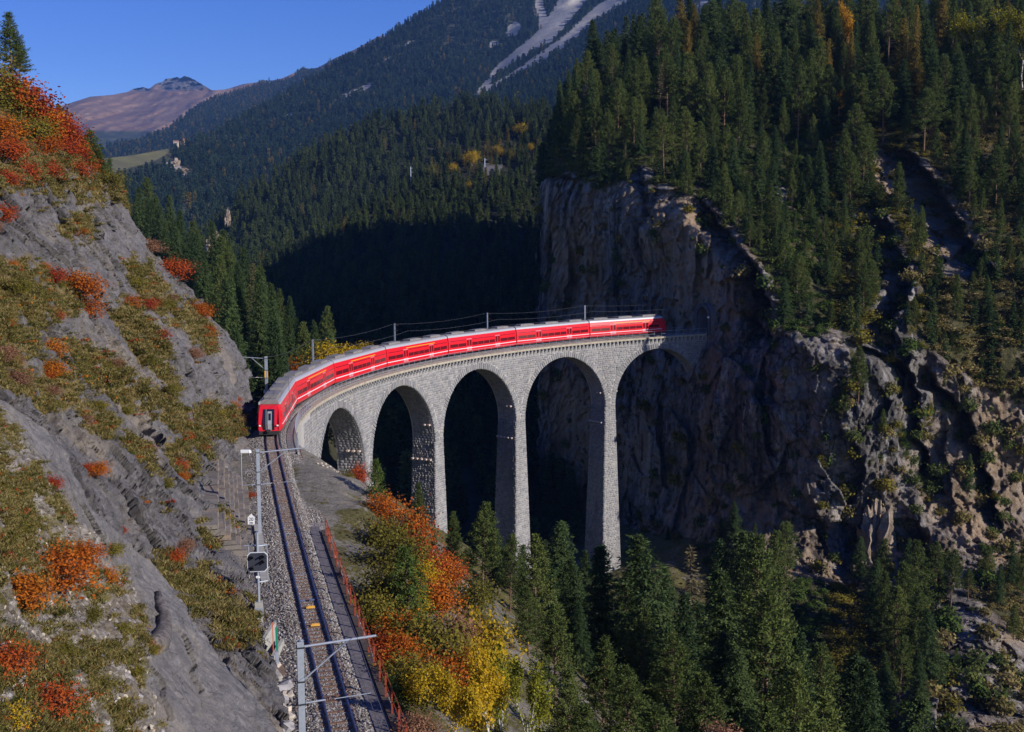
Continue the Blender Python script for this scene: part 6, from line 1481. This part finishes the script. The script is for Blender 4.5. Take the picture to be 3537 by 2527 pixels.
for px, py, w, kd, look, pl, hp in ((130, 1290, 190, 'orange', 'biggest bright orange shrub', 'on the scree of the near spur', 150), (60, 1330, 130, 'orange', 'orange shrub', 'left of the biggest orange shrub on the spur', 110), (185, 1240, 110, 'orange', 'upper orange shrub', 'on the near spur', 80), (235, 1285, 60, 'orange', 'thin orange shrub reaching to the right', 'on the near spur', 50), (205, 1375, 70, 'olive', 'yellow olive shrub', 'under the biggest orange shrub', 55), (20, 1500, 120, 'red', 'bright red shrub', 'at the left edge near the bottom', 130), (100, 1585, 150, 'red', 'big red orange shrub', 'in the bottom left corner', 110), (20, 1590, 110, 'yellow', 'yellow leaved shrub', 'in the bottom left corner', 90), (245, 1225, 60, 'olive', 'dark green rounded shrub', 'on the crest of the spur', 40), (225, 1525, 90, 'olive', 'olive shrub', 'on the bottom scree', 60), (300, 1500, 60, 'olive', 'small olive shrub', 'below the driftwood trunk', 45), (265, 1410, 60, 'olive', 'leafy green shrub', 'left of the driftwood trunk', 42), (150, 1450, 70, 'olive', 'low olive shrub', 'in the middle of the scree', 45), (40, 1180, 80, 'olive', 'dull olive shrub', 'at the left edge above the orange shrubs', 50), (120, 1080, 60, 'red', 'twiggy pale red shrub', 'on the upper spur', 45), (330, 1450, 50, 'olive', 'tiny olive shrub', 'on the slab under the driftwood trunk', 30)):
    cliff_shrub(px, py, w, kd, look, pl, hpx=hp)
_g3 = np.random.default_rng(91); _vp = np.argwhere((slope_v[:, :slope_px.shape[1]] > .4) & (slope_px > -20) & (slope_py > 440) & (slope_py < 1120))
for k_ in range(34):
    i_, j_ = _vp[_g3.integers(len(_vp))]; cliff_shrub(slope_px[i_, j_], slope_py[i_, j_], _g3.uniform(24, 52), ('russet', 'orange', 'olive', 'red', 'olive')[k_ % 5], 'tiny ' + ('russet', 'orange', 'olive', 'rust red', 'olive')[k_ % 5] + ' shrub', 'on a high ledge of the cliff' if slope_py[i_, j_] < 640 else 'in the grass of the mid cliff' if slope_py[i_, j_] < 800 else 'on the lower cliff')
# pines on the cliff skyline
for px, py, Y, h, look, pl, w in ((20, 22, 106, 6.0, 'dark crooked pine', 'on the skyline at the top left corner', .9), (40, 95, 108, 4.0, 'smaller dark pine', 'below the crooked skyline pine', 1.0), (130, 230, 113, 4.2, 'small pine with a bare stem', 'on the cliff skyline among red shrubs', .9), (200, 285, 116, 5.2, 'dense dark pine', 'on the cliff edge above the wooden post', 1.15), (185, 300, 114, 4.4, 'dark bushy pine', 'left against the dense cliff edge pine', 1.1), (218, 330, 116, 3.2, 'small dark pine', 'right under the dense cliff edge pine', 1.2)):
    t = at(px, py, Y); plant('pine_tree', PIN[int(prng.integers(len(PIN)))], (t[0], t[1], t[2]-h), h, prng.uniform(0, 6.28), 'pine tree', look, pl, 'pines on the left cliff', w*1.5)

# ---- grass, herbs and stones: masses ---------------------------------------------------------------
def tuft(seed, n, h, spread, w, m, nm):
    g = np.random.default_rng(seed); C = np.c_[g.normal(0, spread*.35, (n, 2)), np.zeros(n)]; D = np.c_[g.normal(0, .45, (n, 2)), np.ones(n)]
    V, F = diamonds(C, D, h*g.uniform(.5, 1.1, n), w, g, .25); return bpy.data.objects.new(nm, new_mesh(nm, V, F, [m]))
GT = [tuft(1, 40, .5, .5, .024, M_GRASS, 'grass_tuft'), tuft(2, 36, .38, .45, .024, M_GRASS, 'grass_tuft'), tuft(3, 44, .3, .5, .035, M_HERB, 'herb_tuft'), tuft(4, 48, .36, .6, .035, M_HERB, 'herb_tuft'), tuft(5, 40, .3, .6, .035, M_ORANGE, 'red_tuft'), tuft(6, 40, .3, .6, .035, M_REDLEAF, 'red_tuft')]
def veg_points(P, v, n, lo=.3, seed=0):
    g = np.random.default_rng(seed); a = np.linalg.norm(np.cross(P[1:, :-1]-P[:-1, :-1], P[:-1, 1:]-P[:-1, :-1]), axis=-1); 
    # thin out with distance
    w = a*np.clip((v[:-1, :-1]-lo)*2.2, 0, 1)/np.maximum(P[:-1, :-1, 1], 15)**1.0; w = w.ravel()/w.sum()
    k = g.choice(len(w), n, p=w); i, j = np.unravel_index(k, a.shape); u, t = g.random(n)[:, None], g.random(n)[:, None]
    return P[i, j]*(1-u)*(1-t) + P[i+1, j]*u*(1-t) + P[i, j+1]*(1-u)*t + P[i+1, j+1]*u*t
def patchy(P, v, amp=.8, s=2.2): return v + amp*fbm(P/s, 3)*(v > .05)
for nm, P_, v_, n_, sd, lb in (('cliff_grass', slope_P, slope_v, 26000, 31, 'dry yellow green grass tufts growing on the cliff'), ('spur_grass', spur_P, spur_v, 14000, 32, 'grass and herb tufts growing on the scree of the spur'), ('slope_grass', np.stack([gx, gy, gz], -1), gveg, 12000, 33, 'grass tufts on the mound and the gorge slope')):
    q = veg_points(P_, patchy(P_, v_, .5), n_, .3, sd); g_ = np.random.default_rng(sd)
    sc = g_.uniform(.4, 1.05, n_)*np.clip(q[:, 1]/70, .55, 1.3)
    scatter(nm, q - (0, 0, .04), g_.uniform(0, 6.28, n_), np.c_[sc*1.25, sc*1.25, sc*.9], [o.copy() for o in GT] if nm != 'cliff_grass' else GT, sd, lb, idx=g_.choice(6, n_, p=[.38, .36, .13, .105, .015, .01]))
q = veg_points(D_P[:, :], (Dv > .45)*(1.0)*(Drk < .45), 9000, .2, 34); g_ = np.random.default_rng(34)
SCR = [merged('scrub', proto('scrub', broadleaf(700+i, 1.6, 1.1, 260, .36, 3, .0, .8, .7, .7), M_TWIG, m_)) for i, m_ in enumerate((M_PINE, M_PINE, M_YOUNG, M_OLIVE, M_GRASS, M_GRASS, M_ORANGE))]
idx = g_.choice(7, 9000, p=[.2, .2, .1, .16, .17, .155, .015])
scatter('undergrowth', q - (0, 0, .15), g_.uniform(0, 6.28, 9000), np.c_[np.repeat(g_.uniform(.45, 1.5, 9000)[:, None], 2, 1), g_.uniform(.3, .9, 9000)], SCR, 34, 'low scrub and grass between the trees above the great cliff', idx=idx)
bm_ = (Drk < .4)*smooth(330, 430, Dpy)*(1-smooth(1100, 1200, Dpy))
q, qx, qy = sample_grid(D_P, Dpx, Dpy, 380, mask=bm_*(Dpx < 2330)); g_ = np.random.default_rng(36); n = len(q)
scatter('young_growth', q - (0, 0, .2), g_.uniform(0, 6.28, n), g_.uniform(.14, .42, n), [merged('young_conifer', proto('young_conifer', conifer(460+i, 15, 3.6, 'pine' if i % 2 else 'spruce', .8, 6, 4, 1.3, .24, .04), M_BARK, M_PINE if i % 2 else M_SPRUCE)) for i in range(4)], 36, 'small self sown conifers filling the open ground above the great cliff')
bk_ = np.stack(back, 1); bx_ = np.repeat(Dpx[:, :1], 7, 1); q, qx, qy = sample_grid(bk_, bx_, bx_*0, 500); n = len(q)
scatter('shoulder_forest', q - (0, 0, .3), g_.uniform(0, 6.28, n), g_.uniform(.45, .8, n), [o.copy() for o in FAR_S], 37, 'forest going on behind the skyline of the great cliff')
rk = Drk; ledge = (rk > .5)*smooth(.1, .45, fbm(np.stack([Dpx/45, Dpy/22, Dpx*0], -1), 3))*(.25 + .75*smooth(1780, 1950, Dpx)*.4)
q = veg_points(D_P, ledge.astype(float), 1000, .1, 35); g_ = np.random.default_rng(35)
scatter('ledge_scrub', q - (0, 0, .1), g_.uniform(0, 6.28, 1000), .3 + 1.6*g_.random(1000)**2.5, [o.copy() for o in SCR[:5]], 35, 'dark green scrub on ledges of the great cliff')
def pebble(seed, m, nm):
    g = np.random.default_rng(seed); V = np.array([(0, 0, 1), (1, 0, 0), (0, 1, 0), (-1, 0, 0), (0, -1, 0), (0, 0, -1), (.7, .7, .3), (-.7, .6, .2), (-.6, -.7, .4), (.7, -.6, -.2)], float)*g.uniform(.55, 1.1, (10, 1))
    import bmesh
    bm = bmesh.new(); [bm.verts.new(v) for v in V]; bmesh.ops.convex_hull(bm, input=bm.verts); me = bpy.data.meshes.new(nm); bm.to_mesh(me); bm.free(); me.materials.append(m); return me
PM = []
for i, c in enumerate(((.1, .09, .08), (.19, .17, .15), (.28, .25, .225), (.4, .37, .34), (.18, .13, .09), (.24, .225, .21))): PM.append(bpy.data.objects.new('ballast_stone', pebble(40+i, plain('ballast_stone_%s' % 'abcdef'[i], c, .9, var=.2), 'ballast_stone')))
n = 42000; g_ = np.random.default_rng(41); s_ = -92 + 100*g_.random(n)**1.15; o_ = np.where(g_.random(n) < .4, g_.uniform(-.95, .95, n), np.where(g_.random(n) < .6, g_.uniform(-2.9, -.8, n), g_.uniform(.8, 1.5, n)))
o_ = np.where((s_ > -30) & (g_.random(n) < .2), g_.uniform(.9, 2.6, n), o_)
dead = np.abs(((s_+88) % .585) - .0) < .11; dead |= np.abs(((s_+88) % .585) - .585) < .11
keep = ~(dead & (np.abs(o_) < .84)); s_, o_ = s_[keep], o_[keep]; zb = np.interp(o_, [p[0] for p in prof], [p[1] for p in prof]); sz = g_.uniform(.022, .06, len(s_))*(1 + .6*(np.abs(o_) > .9))
scatter('ballast_gravel', trk(s_, o_, zb + .01), g_.uniform(0, 6.28, len(s_)), np.c_[sz, sz, sz*.8], PM, 41, 'loose grey ballast stones between and beside the rails', tilt=g_.uniform(-1, 1, (len(s_), 2)))
# stones one can pick out: pale rubble by the nearest mast, the little heap on the mound
def boulder(seed, r, m, sq=(1, 1, .7)):
    g = np.random.default_rng(seed); import bmesh
    bm = bmesh.new(); bmesh.ops.create_icosphere(bm, subdivisions=2, radius=1.0); me = bpy.data.meshes.new('rock')
    P = np.array([v.co for v in bm.verts]); P = P*(1 + .55*cells(P*1.3 + seed)[:, None] + .08*fbm(P*3 + seed, 2)[:, None])*r*np.array(sq)
    for v, p in zip(bm.verts, P): v.co = p
    bm.to_mesh(me); bm.free(); me.materials.append(m); return me
M_PALE = plain('pale_rock', (.42, .36, .29), .9, var=.35, scale=1.6); M_GREYR = plain('grey_rock', (.27, .255, .25), .9, var=.35, scale=2)
k = 0
for px, py, r in ((585, 1490, .42), (605, 1508, .5), (570, 1505, .36), (625, 1530, .55), (598, 1535, .6), (636, 1552, .36), (615, 1560, .5), (628, 1580, .42), (580, 1470, .3), (560, 1452, .34), (640, 1600, .35), (548, 1435, .3), (632, 1618, .4), (612, 1482, .28)):
    s, o = on_track(px, py, -.4); me = boulder(50+k, r, M_PALE if k % 3 else M_GREYR, (1, prng.uniform(.7, 1.2), prng.uniform(.45, .8)))
    ob = obj('boulder', me, None, tuple(trk(s, o, -.35)), (0, 0, prng.uniform(0, 6))); tag(ob, None, 'boulder', 'rubble by the nearest mast'); plants.append((ob, ('big ' if r > .45 else 'small ') + ('pale tan boulder' if k % 3 else 'grey boulder'), 'in the rubble left of the nearest mast', px)); k += 1
for px, py, r in ((713, 1012, .13), (722, 1008, .16), (732, 1006, .13), (705, 1018, .14), (741, 1010, .12), (748, 1004, .15), (727, 1016, .11), (716, 1020, .13)):
    s, o = on_track(px, py, -.5); p = trk(s, o, 0); p[2] = float(ground_z(np.array([p[0]]), np.array([p[1]]))[0]) + .1
    ob = obj('stone', boulder(80+k, r, M_PALE, (1, .8, .7)), None, tuple(p)); tag(ob, None, 'stone', 'small heap of stones on the mound'); plants.append((ob, 'pale stone', 'in the little heap on the bare mound', px)); k += 1
g_ = np.random.default_rng(61); n = 900; q = veg_points(spur_P, np.concatenate([B_scree(spur_px, spur_py), np.zeros((len(spur_P), spur_P.shape[1]-spur_px.shape[1]))], 1), n, .3, 61)
sz = g_.uniform(.03, .13, n); scatter('scree_stones', q, g_.uniform(0, 6.28, n), np.c_[sz, sz*.9, sz*.7], [bpy.data.objects.new('scree_stone', pebble(70+i, (M_PALE, M_GREYR)[i % 2], 'scree_stone')) for i in range(4)], 61, 'loose pale stones on the scree of the near spur', tilt=g_.uniform(-1, 1, (n, 2)))
# masonry retaining wall between cliff and track
rw = empty('retaining_wall', tuple(trk(-24, -2.75, -.6)), 0, 'rough brown grey masonry retaining wall left of the track under the cliff', 'wall'); rb = np.array(rw.location); g_ = np.random.default_rng(77)
M_MAS = stone_mat('wall_stone', (.09, .075, .065), (.17, .145, .125), (.26, .23, .2), (.3, .2, .12))
zz = -.6; row = 0
while zz < 2.1:
    h = g_.uniform(.3, .5); s = -39.0 + g_.uniform(0, .4); off = -2.65 - .95*(zz+.6) - .05
    while s < -17:
        l = g_.uniform(.5, 1.1); d = g_.uniform(0, .1)
        c = [(s+.02, off-1.3), (s+l-.02, off-1.3), (s+l-.02, off+d), (s+.02, off+d)]
        V = [tuple(trk(a, b, zz+.02)-rb) for a, b in c] + [tuple(trk(a, b - (.06 if b > off-.8 else 0), zz+h-.02)-rb) for a, b in c]
        me = new_mesh('stone', V, [(4, 7, 6, 5), (0, 4, 5, 1)[::-1], (1, 5, 6, 2)[::-1], (2, 6, 7, 3)[::-1], (3, 7, 4, 0)[::-1]], [M_MAS]); obj('stone', me, rw); s += l
    zz += h; row += 1
# grey concrete apron by the masonry
mb = MB(); sweep(mb, [(-2.5, -.6), (-1.95, -.6), (-1.95, -.33), (-2.5, -.3)], -44, -30, 12); apr = mb.build('drain_cover', M_CONC); tag(apr, 'pale concrete strip along the foot of the masonry', 'concrete strip')
# driftwood trunk, wooden post, village, rocks of the hill
def driftwood():
    M_DW = NT('driftwood'); co = M_DW.co(); M_DW.color(M_DW.ramp(M_DW.noise(5, 6, .7, M_DW.mapd((1, 1, .6), co=co)), [(.3, (.03, .026, .025)), (.5, (.11, .095, .09)), (.75, (.26, .22, .2))])); M_DW.bump(M_DW.noise(6, 6, .7, co), .8, .05)
    a = slope_at(352, 1440); o = empty('driftwood_trunk', tuple(a), 0, 'curved weathered dead trunk with a broken reddish end lying on the slab', 'dead trunk')
    mb = MB(); P_ = []
    for px, py in ((352, 1322), (360, 1345), (368, 1375), (371, 1400), (362, 1425), (345, 1440)): p = slope_at(px, py); P_.append(tuple(p - np.array(a) + np.array([0, -.25, .12])))
    mb.tube(P_, [.16, .22, .26, .33, .42, .34], 10); mb.build('trunk', M_DW.m, o, True)
    mb = MB(); e = Vector(P_[-1]); g = np.random.default_rng(3)
    for i in range(16): mb.tube([tuple(e + Vector(g.normal(0, .12, 3))), tuple(e + Vector((-g.uniform(.0, .6), g.uniform(-.35, .1), g.uniform(-.4, .4))))], [.16, .05], 6)
    mb.build('broken_end', plain('broken_wood', (.24, .12, .08), .9, var=.5, scale=5), o)
driftwood()
b = slope_at(200, 408); o = empty('wooden_post', tuple(b), 0, 'weathered grey wooden post with a short cross bar on the cliff skyline', 'post')
mb = MB(); mb.tube([(0, 0, -.4), (0, 0, 1.7)], [.17, .16], 8); mb.build('post', plain('grey_wood', (.24, .21, .2), .9, var=.3), o); mb = MB(); mb.beam((.1, 0, 1.05), (.95, 0, 1.05), .07, .09); mb.build('crossbar', M_TWIG, o)
def f_pt(px, py): i = np.argmin((F_px-px)**2 + (F_py-py)**2); return F_P.reshape(-1, 3)[i]
for px, py, w, d, h, lab, rc in ((388, 309, 9, 7, 4, 'left white village house on the meadow ridge', (.3, .17, .12)), (399, 307, 9, 7, 3.6, 'middle village house with a reddish roof', (.33, .15, .1)), (409, 304, 8, 6, 3.6, 'right village house with a tan front', (.3, .16, .11))):
    b = f_pt(px, py) + np.array([0, 0, 4.0]); o = empty('village_house', tuple(b), .3, lab + ' below the far mountain', 'house', 'village houses on the meadow ridge')
    mb = MB(); mb.box(-w/2, w/2, -d/2, d/2, -6, h); mb.build('wall', plain('house_wall', (.55, .47, .4), .9), o)
    mb = MB(); mb.prism([(-d/2-.6, h+.05), (d/2+.6, h+.05), (0, h+2.8)], -w/2-.6, w/2+.6); mb.build('roof', plain('house_roof', rc, .9), o)
    for x in (-w*.28, 0, w*.28):
        mb = MB(); mb.box(x-.55, x+.55, -d/2-.15, -d/2+.05, h*.45, h*.75); mb.build('window', M_GLASS, o)
for px, py, hp, lab in ((911, 412, 42, 'pale railway mast standing on the lit edge of the hill'), (1075, 395, 44, 'railway mast with side arms beside the road on the hill')):
    i = np.argmin((E_px-px)**2 + (E_py-py)**2); b = E_P.reshape(-1, 3)[i]; h = hp*b[1]/2508; o = empty('line_mast', tuple(b), 0, lab, 'mast'); mb = MB(); mb.tube([(0, 0, -2), (0, 0, h)], .38, 6); mb.build('pole', M_STEEL, o)
    mb = MB(); mb.beam((-.2, 0, h*.72), (h*.22, 0, h*.72), .3, .3); mb.beam((-.2, 0, h*.92), (h*.12, 0, h*.92), .3, .3); mb.build('arm', M_STEEL, o)
i = np.argmin((E_px-1098)**2 + (E_py-385)**2); b = E_P.reshape(-1, 3)[i]; mb = MB(); mb.box(-8, 8, -3, 2, -8, .2); mb.box(-8.5, 8.5, -3.4, -2.6, .2, .8); tag(mb.build('road_wall', M_CONC_D, loc=tuple(b + np.array([0, -6, 5]))), 'grey road retaining wall among the autumn trees on the hill', 'wall')
def outcrop(px, py, wpx, hpx, Y, lab, m, seed, tilt=0.0):
    import bmesh
    t = at(px, py, Y); w = wpx*Y/2508/2; h = hpx*Y/2508/2; bm = bmesh.new(); bmesh.ops.create_icosphere(bm, subdivisions=4, radius=1.0); P = np.array([v.co for v in bm.verts])
    P = P*(.9 + .5*cells(P*np.array([1.8, 1.8, 1.0]) + seed)[:, None] + .28*cells(P*np.array([4.2, 4.2, 2.4]) + seed + 3)[:, None] + .14*fbm(P*4 + seed, 3)[:, None])*np.array([w, w*.9, h]); P[:, 0] += tilt*P[:, 2]
    for v, p in zip(bm.verts, P): v.co = p
    me = bpy.data.meshes.new('rock_outcrop'); bm.to_mesh(me); bm.free(); me.materials.append(m); return tag(obj('rock_outcrop', me, None, tuple(t)), lab, 'rock outcrop')
M_TANR = rock_mat('tan_rock', (.17, .13, .1), (.32, .25, .18), (.45, .37, .29), (.42, .31, .2), None, fine=.5, veg=False)
outcrop(470, 543, 26, 46, 812, 'long pale rock face leaning on the left flank of the hill', M_TANR, 5, .35); outcrop(496, 541, 13, 34, 808, 'smaller pale rock face right of the leaning one on the hill flank', M_TANR, 6, .3); outcrop(506, 483, 11, 30, 872, 'upper narrow pale rock face on the hill flank', M_TANR, 7)
b, _ = cliff_pt(1945, 1215); outcrop(1943, 1205, 62, 150, float(b[1])-1.0, 'sunlit tan rock pinnacle at the foot of the dark cliff', M_TANR, 8, .05); outcrop(1920, 1275, 50, 70, float(b[1])-3, 'lower sunlit tan rock left of the pinnacle', M_TANR, 9)
for px, py, w_, h_, sd_, lb_ in ((388, 368, 22, 26, 10, 'pale rock cliff on the distant mountainside below the meadow'), (405, 382, 26, 16, 11, 'lower pale rock cliff on the distant mountainside'), (432, 364, 7, 26, 12, 'thin white rock needle on the distant mountainside')): outcrop(px, py, w_, h_, float(f_pt(px, py)[1])-8, lb_, M_TANR, sd_)

# ---- labels that single each plant out: look, place, and the order from the left among equals -----------
ORD = ['first', 'second', 'third', 'fourth', 'fifth', 'sixth', 'seventh', 'eighth', 'ninth', 'tenth', 'eleventh', 'twelfth', 'thirteenth', 'fourteenth', 'fifteenth']
fam = {}
for o, look, place, x in plants: fam.setdefault((look, place), []).append((x, o))
for (look, place), L in fam.items():
    L.sort(key=lambda q: q[0]); t = (look + ' ' + place).strip(); cut = 16 - (4 if len(L) > 1 else 0); t = ' '.join(t.split()[:cut])
    for i, (x, o) in enumerate(L): o['label'] = t if len(L) == 1 else '%s from the left, %s' % (ORD[min(i, 14)], t)

# ================================================================== HAZE
def haze():
    V = [(x, y, z) for z in (-119.5, 1900) for x, y in ((-4700, -300), (4700, -300), (4700, 9600), (-4700, 9600))]
    me = new_mesh('haze', V, [(3, 2, 1, 0), (4, 5, 6, 7), (0, 1, 5, 4), (1, 2, 6, 5), (2, 3, 7, 6), (3, 0, 4, 7)])
    t = NT('haze'); t.t.nodes.remove(t.b); v = t.n('ShaderNodeVolumePrincipled', {'Color': (.2, .42, 1.0, 1), 'Density': HAZE_D, 'Anisotropy': .0}); t.l(v.outputs[0], t.out.inputs['Volume']); me.materials.append(t.m)
    tag(obj('haze', me), kind='stuff')
HAZE_D = 4.4e-5
haze()
print('meshes', len(bpy.data.meshes), 'tris', sum(len(m.polygons) for m in bpy.data.meshes)*2)
